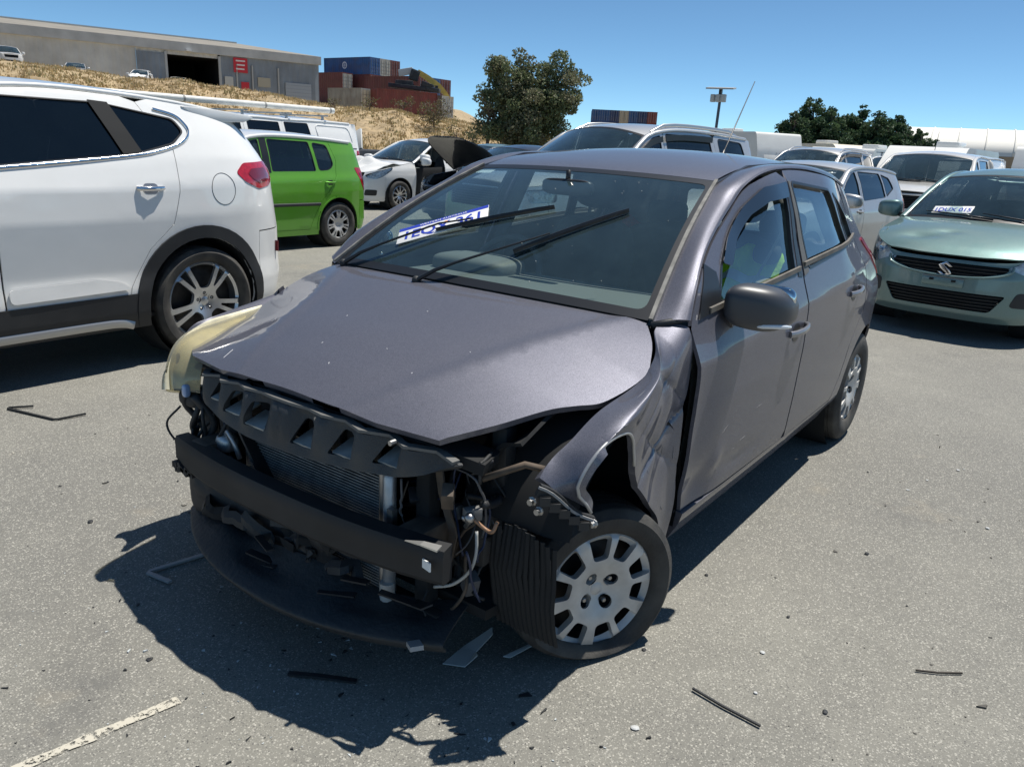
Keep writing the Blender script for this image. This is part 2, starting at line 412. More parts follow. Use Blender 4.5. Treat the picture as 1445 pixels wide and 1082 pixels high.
# ---------------------------------------------------------------- wheels, mirrors and other car parts
def superball(c, d, e1=.5, e2=.5, n=14):
    def sp(v, e): return math.copysign(abs(v)**e, v)
    v = []; f = []
    for i in range(n+1):
        th = -math.pi/2+math.pi*i/n
        for k in range(2*n):
            ph = math.pi*k/n
            v.append((c[0]+d[0]*sp(math.cos(th), e1)*sp(math.cos(ph), e2), c[1]+d[1]*sp(math.cos(th), e1)*sp(math.sin(ph), e2), c[2]+d[2]*sp(math.sin(th), e1)))
    for i in range(n):
        for k in range(2*n): f.append((i*2*n+k, i*2*n+(k+1) % (2*n), (i+1)*2*n+(k+1) % (2*n), (i+1)*2*n+k))
    return v, f
def wedge(a, h0, h1, r0, r1, rr=.012):
    """rounded trapezoid window in a wheel face: centre angle a, half widths (deg) at the radii r0<r1"""
    q = [(r0*math.cos(R(a-h0)), r0*math.sin(R(a-h0)))]
    q += [(r1*math.cos(R(a-h1+2*h1*i/4)), r1*math.sin(R(a-h1+2*h1*i/4))) for i in range(5)]
    q += [(r0*math.cos(R(a+h0)), r0*math.sin(R(a+h0)))]
    return rnd(q, rr, 3)
WHEELS = {}
def wheel_parts(style, r, rim, wd):
    """mesh data for a wheel facing +Y, shared between wheels of the same kind"""
    key = (style, r, rim, wd)
    if key in WHEELS: return WHEELS[key]
    h = wd/2; sw = r-rim
    gr = .007
    tread = []
    xs = [-.40, -.27, -.25, -.10, -.08, .08, .10, .25, .27, .40]
    for i, k in enumerate(xs):
        deep = i in (1, 2, 3, 4, 5, 6, 7, 8)
        tread.append((r-.004*abs(k)**2*6, k*wd))
        if i in (1, 3, 5, 7): tread.append((r-gr, k*wd+.001))
        if i in (1, 3, 5, 7): tread.append((r-gr, xs[i+1]*wd-.001))
    prof = [(rim-.012, -h*.86), (rim+.004, -h*.97), (rim+sw*.45, -h*1.06), (r-.022, -h*.96), (r-.006, -h*.86)]+tread+[(r-.006, h*.86), (r-.022, h*.96), (rim+sw*.62, h*1.05), (rim+sw*.60, h*1.065), (rim+sw*.3, h*1.05), (rim+.006, h*.98), (rim-.008, h*.90), (rim-.012, h*.8)]
    out = {}
    m = MB().lathe(prof, 'Y', 72); out['tyre'] = (m, M_RUBBER)
    face_y = h*.80
    if style in ('cover', 'cover7', 'steel'): face_m = mat('wheel_cover_silver', (.52, .52, .51), .42, .3, noise=.15, nscale=11, dirt=(.22, .20, .17), dscale=9, damt=.45)
    else: face_m = M_ALLOY
    dish = lambda A, B: np.stack([A, face_y-.030*smoothstep(.55, 0, np.hypot(A, B)/rim)-.022*smoothstep(.86, 1.0, np.hypot(A, B)/rim)+.012, B], 1)
    cuts = []
    if style == 'cover':
        for k in range(5):
            for d in (-16.5, 16.5): cuts.append(wedge(90+k*72+d, 12.5, 12.5, rim*.56, rim*.92, .012))
        for k in range(4): cuts.append(circ(rim*.26*math.cos(R(45+90*k)), rim*.26*math.sin(R(45+90*k)), rim*.105, 14))
    elif style == 'cover7':
        for k in range(7):
            cuts.append(wedge(90+k*360/7, 13, 14, rim*.42, rim*.88, .016)); cuts.append(wedge(90+(k+.5)*360/7, 2.5, 4, rim*.45, rim*.86, .005))
    elif style == 'five':
        for k in range(5):
            cuts.append(wedge(90+k*72, 19, 23, rim*.34, rim*.93, .02)); cuts.append(wedge(90+(k+.5)*72, 3.0, 6.5, rim*.42, rim*.92, .008))
        for k in range(5): cuts.append(circ(rim*.20*math.cos(R(90+72*k)), rim*.20*math.sin(R(90+72*k)), rim*.045, 10))
    else:
        for k in range(10): cuts.append(wedge(90+k*36, 8, 12.5, rim*.30, rim*.90, .01))
    out['face'] = ('panel', dish, circ(0, 0, rim*.985, 64), cuts, face_m)
    rimp = MB().lathe([(rim*.96, face_y-.012), (rim+.004, face_y+.004), (rim+.012, face_y-.002), (rim+.004, face_y-.02), (rim*.95, face_y-.03), (rim*.90, face_y-.09), (rim*.90, -h*.8)], 'Y', 56)
    out['rim'] = (rimp, M_ALLOY if style not in ('cover', 'cover7', 'steel') else mat('black_steel_wheel', (.02, .02, .022), .5, .3, dirt=(.12, .1, .08)))
    bd = MB().lathe([(0.0, face_y-.07), (rim*.55, face_y-.07), (rim*.75, face_y-.075), (rim*.92, face_y-.10)], 'Y', 40)
    out['brake_drum'] = (bd, mat('dusty_brake_metal', (.045, .042, .04), .6, .6, noise=.4, nscale=20))
    cap = MB().lathe([(0, face_y-.012), (rim*.10, face_y-.013), (rim*.125, face_y-.017), (rim*.13, face_y-.024)], 'Y', 24)
    out['hub_cap'] = (cap, face_m)
    WHEELS[key] = (out, {}, face_y, rim); return WHEELS[key]
def wheel(parent, style, r, rim, wd, pos, side=1, steer=0.0, spin=0.0, camber=0.0, label=None):
    out, cache, fy, _ = wheel_parts(style, r, rim, wd)
    root = bpy.data.objects.new('wheel', None); COL.objects.link(root); root.parent = parent
    rz = steer if side > 0 else math.pi+steer
    root.matrix_local = Matrix.Translation(Vector(pos)) @ Matrix.Rotation(rz, 4, 'Z') @ Matrix.Rotation(camber, 4, 'X') @ Matrix.Rotation(spin, 4, 'Y')
    if label: root['label'] = label
    names = dict(tyre='tyre', face='wheel_cover' if style in ('cover', 'cover7') else 'alloy_spokes', rim='rim', brake_drum='brake_drum', hub_cap='hub_cap')
    for k, q in out.items():
        if k in cache: link(names[k], cache[k], None, root); continue
        if k == 'face': o = panel(names[k], q[1], q[2], q[4], root, q[3], h=.03, fold=.022, ctr=(0, -5, 0))
        else: o = q[0].build(names[k], q[1], root, smooth=.7 if k != 'hub_cap' else 3)
        cache[k] = o.data
    if style in ('cover', 'five'):
        n = 4 if style == 'cover' else 5; rr = rim*(.26 if n == 4 else .20)
        for k in range(n):
            a = R((45+90*k) if n == 4 else (90+72*k)); c = (rr*math.cos(a), fy-.02, rr*math.sin(a))
            if 'nut' not in cache:
                mb = MB().lathe([(0, .012), (.006, .012), (.0085, .009), (.0085, -.012)], 'Y', 6); o = mb.build('wheel_nut', M_STEEL, root); cache['nut'] = o.data
                mb = MB().lathe([(.0225, .012), (.020, -.012), (0, -.012)], 'Y', 16); o2 = mb.build('nut_recess', M_TRIM, root); cache['cup'] = o2.data
            else: o = link('wheel_nut', cache['nut'], None, root); o2 = link('nut_recess', cache['cup'], None, root)
            o.location = c; o2.location = c
    return root
def sweep_obj(name, pts, prof, m, parent, up=(0, 0, 1), scale=None, smooth=1.0):
    return MB().sweep(pts, prof, up, True, True, scale).build(name, m, parent, smooth=smooth)
def oval(a, b, n=10, e=1.0): return [(a*math.copysign(abs(math.cos(2*math.pi*k/n))**e, math.cos(2*math.pi*k/n)), b*math.copysign(abs(math.sin(2*math.pi*k/n))**e, math.sin(2*math.pi*k/n))) for k in range(n)]
def mirror_part(parent, pos, m, side=1, size=(.065, .115, .082), arm=.10):
    root = bpy.data.objects.new('door_mirror', None); COL.objects.link(root); root.parent = parent; root.location = pos
    v, f = superball((0, 0, 0), size, .55, .62); v = [(x+(.03*abs(y/size[1])**2*-1), y*1.0, z*(1-.14*(y*side/size[1]))) for x, y, z in v]
    me = MB().add(v, f).build('mirror_housing', m, root, smooth=3)
    MB().add(*superball((-size[0]*.72, 0, 0), (.02, size[1]*.86, size[2]*.8), .4, .5)).build('mirror_glass', mat('mirror_glass', (.6, .63, .65), .03, 1.0), root, smooth=3)
    MB().tube([(-.005, -side*(size[1]*.6), -size[2]*.55), (.0, -side*(size[1]+arm*.5), -size[2]*.8), (.0, -side*(size[1]+arm), -size[2]*.85)], [.028, .026, .03], 10).build('mirror_arm', M_TRIM, root, smooth=3)
    return root
def seat(parent, x, y, z, w=.48, m=None, head=True, lean=.35):
    m = m or M_CLOTH
    root = bpy.data.objects.new('seat', None); COL.objects.link(root); root.parent = parent; root.location = (x, y, z)
    MB().add(*superball((0, 0, 0), (.25, w/2, .09), .5, .45)).build('seat_cushion', m, root, smooth=3)
    o = MB().add(*superball((0, 0, .30), (.085, w/2*.95, .33), .5, .45)).build('seat_back', m, root, smooth=3); o.location = (-.24, 0, .02); o.rotation_euler = (0, -lean*.7, 0)
    if head:
        o = MB().add(*superball((0, 0, .76), (.05, .135, .085), .6, .5)).tube([(0, .05, .6), (0, .05, .72)], .008).tube([(0, -.05, .6), (0, -.05, .72)], .008).build('headrest', m, root, smooth=3); o.location = (-.24, 0, .02); o.rotation_euler = (0, -lean*.7, 0)
    return root
FONT_CACHE = {}
def text_mesh(name, s, size, m, parent, mtx, ext=.0008, sx=1.0, bold=0.0):
    cu = bpy.data.curves.new('t', 'FONT'); cu.body = s; cu.size = size; cu.extrude = ext; cu.align_x = 'CENTER'; cu.align_y = 'CENTER'; cu.offset = bold; cu.resolution_u = 3
    to = bpy.data.objects.new('t', cu); COL.objects.link(to)
    dg = bpy.context.evaluated_depsgraph_get(); me = bpy.data.meshes.new_from_object(to.evaluated_get(dg))
    bpy.data.objects.remove(to); bpy.data.curves.remove(cu); me.materials.clear()
    o = link(name, me, m, parent); o.matrix_local = mtx @ Matrix.Diagonal((sx, 1, 1, 1))
    return o
def basis(o, ax, ay, az=None):
    ax = Vector(ax).normalized(); ay = Vector(ay).normalized(); az = ax.cross(ay).normalized(); ay = az.cross(ax)
    m = Matrix((ax, ay, az)).transposed().to_4x4(); m.translation = Vector(o); return m

# ---------------------------------------------------------------- a whole car from a specification
def loft_top(kn):
    hood = sline(kn[0]); roof = sline(kn[1]); xa = kn[0][-1][0]
    return lambda x: np.where(np.asarray(x) > xa, hood(x), roof(x))
def cap_fn(belt, ztop, s0, s1, zc, p=2.3, extra=None, n=160):
    s = np.linspace(s0, s1, n); x0 = np.interp(s, belt.S, belt.c[:, 0]); B = belt.P(s, ztop(x0))
    keep = B[:, 1] > .70*B[:, 1].max(); Bk = B[keep]
    o = np.argsort(Bk[:, 0]); n = len(Bk); bx = np.maximum.accumulate(Bk[o, 0]+np.arange(n)*1e-7); by = Bk[o, 1]; o2 = np.argsort(B[:, 0]); zx = np.maximum.accumulate(B[o2, 0]+np.arange(len(B))*1e-7); bz = B[o2, 2]
    def fn(X, Y):
        yb = np.maximum(np.interp(X, bx, by), .03); zb = np.interp(X, zx, bz); t = np.clip(np.abs(Y)/yb, 0, 1.15)
        z = zb+(zc(X)-zb)*(1-t**p)
        if extra is not None: z = z+extra(X, Y, t)
        return np.stack([X, Y, z], 1)
    return fn, B
class Car:
    """generic road car; everything in car space: x forward from the front axle, y left, z up"""
    def __init__(c, name, label, cat, loc, rz, S, group=None):
        c.S = S; c.root = empty(name, loc, rz, label, cat, group); c.paint = S['paint']
        c.h = S.get('h', .05)
        c.B = Belt(S['plan'], S['side'], S['front'], S['rear'], 0.0, -S['wb'], S.get('soft', .012), S.get('extra'))
        c.zt = loft_top(S['top']); c.xA = S['top'][0][-1][0]; c.xh = S['xh']
        c.ctr = (-S['wb']/2, 0, .6)
        r = S['r']; c.ra = S.get('ra', r+.05)
        c.arch = {}
        for sd in (1, -1):
            c.arch[sd] = [c.B.xz(circ(x, r+.01, c.ra, 44), sd) for x in (0, -S['wb'])]
    def pan(c, name, poly, m=None, cuts=(), parent=None, **k):
        k.setdefault('h', c.h); k.setdefault('ctr', c.ctr)
        return panel(name, c.B.P, poly, m or c.paint, parent or c.root, cuts, **k)
    def topline(c, x0, x1, n, dz):
        return [(x0+(x1-x0)*i/(n-1), float(c.zt(x0+(x1-x0)*i/(n-1)))-dz) for i in range(n)]
    def build(c):
        S = c.S; B = c.B; zs = S['sill']; g = .005; root = c.root; wb = S['wb']; ztail = S['ztail']; xrb = S['xrb']; xfb = S['xfb']
        xFD, xB = S['xFD'], S['xB']; rd = S['reardoor']; dz = .012
        doors = {}
        tall = S.get('tall', 0)
        for sd in (1, -1):
            lite = S.get('lite_side') == sd
            wins = S['windows']; wc = [B.xz(rnd(w_['poly'], w_.get('r', .03)), sd) for w_ in wins]
            lamp = B.xz(S['headlamp'], sd) if S.get('headlamp') else None; tl = B.xz(S['taillamp'], sd) if S.get('taillamp') else None
            cut0 = c.arch[sd]
            fpoly = [(xfb, zs+.02), (xFD+g, zs+.02)]+[(xFD+g, z) for z in (.5, .75)]+c.topline(max(xFD+g, c.xA-.0), xfb, 14, dz)
            c.pan('fender', B.xz(fpoly, sd), None, cut0+([lamp] if lamp else []))
            # rocker
            c.pan('rocker_panel', B.xz([(xFD, zs), (-wb+.05, zs), (-wb+.05, zs+.075), (xFD, zs+.075)], sd), S.get('rocker_mat', c.paint), cut0)
            # doors with their windows
            d1 = [(xFD-g, zs+.08), (xB+g, zs+.08)]+c.topline(xB+g, xFD-g, 16, .02)
            if not (S.get('no_front_door') and sd > 0): doors[(sd, 0)] = c.pan('front_door', rnd(B.xz(d1, sd), [.05, .04]+[0]*16), None, cut0+wc)
            d2 = [(xB-g, zs+.08)]+[(x-0, z) for x, z in rd]+c.topline(rd[-1][0], xB-g, 12, .02)[1:]
            if S.get('reardoor_on', True): doors[(sd, 1)] = c.pan('rear_door', B.xz(d2, sd), None, cut0+wc)
            for w_, pc in zip(wins, wc):
                if S.get('no_front_door') and sd > 0 and w_['door'] == 0: continue
                pr = doors.get((sd, w_['door'])) or root
                c.pan('window', pc, w_.get('mat', S['glass']), (), pr, fold=0, off=-.008, h=.08)
                rim = np.array(pc); ctr_ = rim.mean(0); c.pan('window_seal', [tuple(q) for q in rim], M_TRIM, [[tuple(q) for q in ctr_+(rim-ctr_)*(1-.012/np.maximum(np.linalg.norm(rim-ctr_, axis=1), .02))[:, None]]], pr, fold=.008, off=.0015, h=.06)
            # quarter panel to the tailgate edge
            q = [(x-g, z) for x, z in rd]
            yt = S['ytail']; st = B.syr(yt)
            poly = [(sd*B.sx(x), z) for x, z in q]
            xe = rd[-1][0]
            top = [(sd*s_, float(c.zt(np.interp(s_, B.S, B.c[:, 0])))-dz) for s_ in np.linspace(B.sx(xe-g), st-.004, 14)]
            poly = poly+top[1:]+[(sd*(st-.004), ztail+.004), (sd*B.sx(xrb), ztail+.004), (sd*B.sx(xrb), zs+.05), (sd*B.sx(rd[0][0]-g), zs+.05)]
            c.pan('quarter_panel', poly, None, cut0+wc+([tl] if tl else []))
            if S.get('handles', True):
                for k, (hx, hz) in enumerate(S['handles_xz']):
                    if S.get('no_front_door') and sd > 0 and k == 0: continue
                    pr = doors.get((sd, k)) or root
                    P = [B.p(hx+t*.085, hz, sd) for t in (1, .6, 0, -.6, -1)]; nn = Vector((0, sd, 0))
                    off = [.002, .020, .026, .020, .002]
                    sweep_obj('door_handle', [Vector(p)+nn*o_ for p, o_ in zip(P, off)], oval(.011, .014), S.get('handle_mat', c.paint), pr)
                    c.pan('handle_recess', B.xz(rnd([(hx-.05, hz-.032), (hx+.045, hz-.032), (hx+.045, hz+.028), (hx-.05, hz+.028)], .03), sd), S.get('handle_cup', M_TRIM), (), pr, fold=0, off=.0012, h=.03)
            if tl: c.taillamp(sd, tl)
            if lamp: c.headlamp(sd, lamp)
            if S.get('mirror'):
                x, z = S['mirror']; p = B.p(x, z, sd); mirror_part(root, (p[0]+.02, p[1]+sd*.19, p[2]+.05), S.get('mirror_mat', c.paint), sd, S.get('mirror_size', (.07, .12, .085)))
            # rail and pillar over the glass edge
            xs = np.concatenate([np.linspace(c.xA+.02, c.xh, 10), np.linspace(c.xh, S['xre'], 16)[1:]])
            pts = [B.p(x, float(c.zt(x)), sd) for x in xs]
            sweep_obj('roof_pillar', [(p[0], p[1]-sd*.012, p[2]-.006) for p in pts], oval(*S.get('pillar_sz', (.034, .024)), 12, .8), S.get('pillar_mat', c.paint), root)
        # nose: one bumper skin cut by lamps, grille and intakes
        sf = B.sx(xfb)-g
        top = [(s_, float(c.zt(np.interp(abs(s_), B.S, B.c[:, 0])))-dz) for s_ in np.linspace(sf, -sf, 40)]
        cuts = [B.xz(S['headlamp'], 1), B.xz(S['headlamp'], -1)] if S.get('headlamp') else []
        gr = []
        for gname, poly, gm in S.get('grilles', []):
            pc = B.yf(rnd(poly, .03)); gr.append(pc); c.grille(gname, pc, gm, poly)
        c.bumper = c.pan('front_bumper', [(-sf, zs+.0), (sf, zs+.0)]+top, None, cuts+gr+c.arch[1]+c.arch[-1])
        # tail
        sr = B.sx(xrb); rs = lambda a: a
        wr = B.yr(rnd(S['rearwin'], .05)) if S.get('rearwin') else None
        tcuts = c.arch[1]+[[(2*B.L+s_, z) for s_, z in a] for a in c.arch[-1]]
        c.pan('rear_bumper', [(sr+g, zs+.03), (2*B.L-sr-g, zs+.03), (2*B.L-sr-g, ztail-.004), (sr+g, ztail-.004)], S.get('rear_bumper_mat', c.paint), tcuts)
        st = B.syr(S['ytail'])
        tl2 = []
        if S.get('taillamp'): tl2 = [B.xz(S['taillamp'], 1), [(2*B.L+s_, z) for s_, z in B.xz(S['taillamp'], -1)]]
        ttop = [(s_, float(c.zt(np.interp(s_ if s_ < B.L else 2*B.L-s_, B.S, B.c[:, 0])))-dz) for s_ in np.linspace(2*B.L-st-.004, st+.004, 16)]
        tg = c.pan('tailgate', [(st+.004, ztail+.004), (2*B.L-st-.004, ztail+.004)]+ttop, None, tl2+([wr] if wr else []))
        if wr: c.pan('rear_window', wr, S.get('rear_glass', S['glass']), (), tg, fold=0, off=-.006, h=.08)
        # bonnet, roof
        sA = B.sx(c.xA+.01)
        zc = sline(S['hoodc']); fn, bd = cap_fn(B, c.zt, .0, sA, zc, S.get('hoodp', 3.0), S.get('hoodx'))
        yA = bd[-1][1]; xc = bd[-1][0]; kb = S.get('kb', .14)
        left = [(p[0]-.004, p[1]-.004) for p in bd[3:-2:3]]
        rear = [(xc+.03+kb*(1-(y/yA)**2), y) for y in np.linspace(yA-.02, -yA+.02, 15)]
        out = [(bd[0][0]-.005, 0)]+left+rear+[(x, -y) for x, y in left[::-1]]
        c.bonnet = panel('bonnet', fn, out, c.paint, root, (), h=c.h, fold=.012, ctr=c.ctr)
        zr = sline(S['roofc']); sH = B.sx(c.xh-.01); fr_, bd2 = cap_fn(B, c.zt, sA, B.L, zr, 2.2)
        kh = S.get('kh', .07); pH = B.p(c.xh-.01, float(c.zt(c.xh-.01)))
        k2 = [p for p in bd2 if p[0] < pH[0]-.01][::4]
        head = [(pH[0]+kh*(1-(y/pH[1])**2), y) for y in np.linspace(-pH[1]+.005, pH[1]-.005, 13)]
        out = head+[(p[0], p[1]-.006) for p in k2]+[(p[0], -p[1]+.006) for p in k2[::-1]]
        c.roof = panel('roof', fr_, out, S.get('roof_mat', c.paint), root, (), h=c.h*1.3, fold=.015, ctr=c.ctr)
        # windscreen
        A = np.array(B.p(c.xA+.005, float(c.zt(c.xA+.005)))); T = np.array([pH[0], pH[1], pH[2]]); zb = float(zc(xc+kb)); zt_ = float(zr(pH[0]+kh))
        bul = S.get('wsb', .035)
        def ws(U, V):
            xb = A[0]+.01+kb*.9*(1-U**2); yb = (A[1]-.02)*U; zb_ = zb-.004+(A[2]-zb)*U**2
            xt = T[0]+.01+kh*(1-U**2); yt_ = (T[1]-.005)*U; zt2 = zt_-.004+(T[2]-zt_)*np.abs(U)**2.2
            bu = bul*np.sin(np.pi*V)*(1-.6*U**2)
            return np.stack([xb+(xt-xb)*V+bu*.55, yb+(yt_-yb)*V, zb_+(zt2-zb_)*V+bu*.8], 1)
        c.ws = ws
        wo = panel('windscreen', ws, [(-1, 0), (1, 0), (1, 1), (-1, 1)], S.get('ws_glass', G_CLEAR), root, (), h=.1, fold=0, ctr=c.ctr)
        ins = rnd([(-.955, .05), (.955, .05), (.955, .965), (-.955, .965)], .06)
        panel('windscreen_border', ws, [(-1, 0), (1, 0), (1, 1), (-1, 1)], M_TRIM, wo, [ins], h=.08, fold=.004, off=.0015, ctr=c.ctr)
        # cowl between bonnet and glass
        cw = lambda U, V: ws(U, V*.05)*np.array([1, 1, 1])+np.stack([(1-V)*.05, 0*V, -.012-(1-V)*.012], 1)
        panel('cowl', cw, [(-1, 0), (1, 0), (1, 1), (-1, 1)], M_BLACK, root, (), h=.12, fold=0, ctr=c.ctr)
        for y0, y1 in S.get('wipers', ((.75, -.05), (.1, -.75))):
            p = [ws(np.array([y0+(y1-y0)*t]), np.array([.02+.09*t]))[0]+np.array([.012, 0, .015]) for t in (0, .3, .65, 1)]
            MB().tube(p, [.012, .008, .007, .005], 6).build('wiper', M_TRIM, root, smooth=3)
        # dark inner shell, wheel housings and floor
        for sd in (1, -1):
            for x in (0, -wb):
                y = S['w']-.005; MB().lathe([(c.ra-.004, sd*(y-.03)), (c.ra-.002, sd*(y-.10)), (c.ra, sd*(y-.34)), (.05, sd*(y-.34))], 'Y', 32, (x, 0, S['r']+.01)).build('wheel_housing', M_VOID, root, smooth=1)
        pl = [tuple(q) for q in B.c[::14]*np.array([.97, .93])]; ar = []
        m = MB(); full = pl+[(x, -y) for x, y in pl[::-1]]
        m.prism(full, .02, lambda a, b, h_: (a, b, zs+.05+h_)).build('floor_pan', M_VOID, root)
        zbl = S['beltin']
        sh = []
        for sd in (1, -1):
            poly = [(sd*B.sx(xfb+.05), zs+.06), (sd*B.L, zs+.06), (sd*B.L, ztail+.1), (sd*B.sx(xrb), zbl[1]), (sd*B.sx(c.xA), zbl[0]), (sd*B.sx(xfb+.05), min(zbl[0], .62))]
            c.pan('inner_panel', poly, M_VOID, c.arch[sd], h=.15, fold=0, off=-.05)
        MB().box((c.xA+.02, 0, .62), (.03, S['w']*1.7, .56)).build('firewall', M_VOID, root)
        if S.get('interior', True): c.interior()
        st_ = S.get('wheel', 'ten')
        for x, nm in ((0, 0), (-wb, 1)):
            for sd in (1, -1): wheel(root, st_, S['r'], S['rim'], S.get('tw', .20), (x, sd*(S['w']-.02-S.get('tw', .20)/2), S['r']), sd, S.get('steer', 0) if x == 0 else 0, spin=.3+nm)
        return c
    def interior(c):
        S = c.S; r = c.root; xs = c.xA-.95; z = S.get('seatz', .52)
        MB().add(*superball((c.xA-.22, 0, S['beltin'][0]-.16), (.30, S['w']*.86, .15), .35, .35)).build('dashboard', M_DASH, r, smooth=3)
        for y in (.37, -.37): seat(r, xs, y, z)
        MB().add(*superball((xs-.85, 0, z), (.26, S['w']*.72, .09), .4, .3)).add(*superball((xs-1.18, 0, z+.32), (.09, S['w']*.72, .30), .4, .3)).build('rear_bench', M_CLOTH, r, smooth=3)
        th = [Vector((0, .185*math.cos(a), .185*math.sin(a))) for a in np.linspace(0, 2*math.pi, 25)]
        m = MB().tube(th, .015, 8).box((-.0, 0, 0), (.03, .34, .03)).box((0, 0, -.08), (.03, .03, .16)).add(*superball((0, 0, 0), (.03, .07, .06), .5, .5))
        o = m.build('steering_wheel', M_TRIM, r, smooth=1); o.location = (xs+.52, -.37, z+.33); o.rotation_euler = (0, -.45, 0)
    def taillamp(c, sd, tl):
        o = c.pan('tail_lamp', tl, M_REDLENS, (), h=.03, fold=.03, off=.004)
        A = np.array(tl); ce = A.mean(0); inn = [tuple(q) for q in ce+(A-ce)*np.array([.55, .55])+np.array([0, .0])]
        c.pan('lamp_section', inn, M_DKRED, (), o, h=.03, fold=.0, off=.0065)
    def headlamp(c, sd, lamp):
        root = c.pan('headlamp', lamp, G_LENS, (), h=.03, fold=0, off=.002)
        c.pan('lamp_pocket', lamp, mat('lamp_bezel', (.70, .71, .73), .3, .25, noise=.3, nscale=25), (), root, h=.03, fold=-.05, off=-.05)
        A = np.array(lamp); ce = A.mean(0); lo = A.min(0); hi = A.max(0)
        for k, rr in ((-.18, .052), (.2, .040)):
            s_ = ce[0]+k*(hi[0]-lo[0])*sd; z_ = ce[1]-.1*k*(hi[1]-lo[1]); P = c.B.P([s_, s_+.01, s_], [z_, z_, z_+.01]); n = np.cross(P[1]-P[0], P[2]-P[0]); n /= np.linalg.norm(n)
            if n[0] < 0: n = -n
            q = Vector(P[0])-Vector(n)*.035
            m = MB().lathe([(rr, .02), (rr*.8, -.01), (rr*.35, -.03), (0, -.03)], 'X', 20); o = m.build('reflector_bowl', M_REFL, root, smooth=3)
            o.matrix_local = basis(q, n, (0, 1, 0)); 
    def grille(c, gname, pc, gm, poly):
        root = c.pan(gname, pc, gm or M_VOID, (), h=.05, fold=-.04, off=-.04)
        lo = np.min(np.array(poly), 0); hi = np.max(np.array(poly), 0)
        for z in np.arange(lo[1]+.022, hi[1]-.005, .028):
            ys = [y for y in np.linspace(lo[0], hi[0], 40) if inside(np.array([[y, z]]), poly)[0]]
            if len(ys) < 3: continue
            P = [c.B.P([c.B.syf(y)], [z])[0]-np.array([.016, 0, 0]) for y in (ys[0], ys[len(ys)//4], ys[len(ys)//2], ys[3*len(ys)//4], ys[-1])]
            MB().sweep(P, [(-.012, -.003), (.012, -.003), (.012, .003), (-.012, .003)]).build('grille_slat', M_TRIM, root)
# ---------------------------------------------------------------- specifications of the cars around
P_WHITE = paint('white_paint', (.80, .80, .78), 0, .35, dust=.06)
P_WHITE2 = paint('dusty_white_paint', (.70, .69, .66), 0, .4, dust=.22)
P_GREEN = paint('bright_green_paint', (.12, .37, .030), .2, .35, dust=.05)
P_TEAL = paint('pale_green_metallic', (.145, .235, .228), .45, .42, flake=.15, dust=.10)
P_SILVER = paint('silver_metallic', (.62, .62, .61), .6, .38, flake=.1, dust=.10)
P_NAVY = paint('dark_navy_paint', (.03, .038, .055), .4, .35, dust=.10)
P_GREY = paint('gunmetal_metallic', (.130, .132, .160), .50, .47, flake=.25, dust=.02, orange=.0012, coat=.72)
def S_hatch(**k):
    d = dict(paint=P_TEAL, wb=2.43, r=.30, rim=.205, w=.845, sill=.18, tw=.19,
        plan=[(.80, 0), (.785, .30), (.70, .55), (.50, .72), (.22, .80), (-.2, .835), (-1.2, .845), (-2.2, .84), (-2.68, .79), (-2.96, .63), (-3.05, .35), (-3.07, 0)],
        side=[(.18, .18, .07), (.26, .26, .035), (.50, .50, .010), (.70, .74, 0), (.85, .93, .012), (.94, 1.03, .045), (1.2, 1.24, .135), (1.42, 1.42, .24)],
        front=[(.15, .15, .07), (.24, .24, .015), (.42, .42, 0), (.58, .58, .012), (.70, .70, .05), (.85, .85, .16)],
        rear=[(.20, .20, .05), (.35, .35, 0), (.60, .60, .01), (.78, .78, .035), (.95, .95, .06), (1.15, 1.15, .15), (1.40, 1.40, .33)],
        top=([(.95, .71), (.78, .715), (.6, .765), (.3, .84), (0, .895), (-.25, .935), (-.42, .965)],
             [(-.42, .965), (-.7, 1.13), (-.95, 1.28), (-1.18, 1.385), (-1.6, 1.43), (-2.2, 1.42), (-2.7, 1.385), (-3.1, 1.36)]),
        xh=-1.12, hoodc=[(.85, .70), (.76, .722), (.6, .80), (.3, .885), (0, .95), (-.35, 1.0)],
        roofc=[(-.9, 1.39), (-1.1, 1.435), (-1.5, 1.495), (-2.1, 1.49), (-2.5, 1.445), (-2.8, 1.372), (-3.2, 1.36)],
        ztail=.62, xrb=-2.78, xfb=.36, xFD=-.45, xB=-1.33, xre=-2.66, ytail=.58, beltin=(.90, 1.0),
        reardoor=[(-1.93, .26), (-2.0, .42), (-2.14, .66), (-2.30, .85), (-2.38, 1.1), (-2.32, 1.40)],
        windows=[dict(poly=[(-.66, .985), (-1.28, 1.0), (-1.28, 1.37), (-1.16, 1.335), (-.95, 1.225), (-.78, 1.11)], door=0),
                 dict(poly=[(-1.38, 1.0), (-2.02, 1.02), (-2.06, 1.36), (-1.38, 1.385)], door=1),
                 dict(poly=[(-2.07, 1.022), (-2.29, 1.05), (-2.26, 1.345), (-2.11, 1.36)], door=1)],
        rearwin=[(-.50, 1.02), (.50, 1.02), (.46, 1.31), (-.46, 1.31)],
        headlamp=rnd([(.655, .635), (.70, .69), (.55, .80), (.22, .905), (.25, .83), (.40, .66), (.52, .60)], .04),
        taillamp=rnd([(-2.66, 1.03), (-2.80, 1.02), (-2.90, .80), (-2.78, .76), (-2.62, .92)], .03),
        grilles=[('upper_grille', [(-.46, .665), (.46, .665), (.44, .61), (.2, .565), (-.2, .565), (-.44, .61)], M_VOID), ('lower_grille', [(-.48, .44), (.48, .44), (.36, .29), (-.36, .29)], M_VOID)],
        handles_xz=[(-1.22, .86), (-2.10, .90)], mirror=(-.60, .98), glass=G_TINT, wheel='ten')
    d.update(k); return d
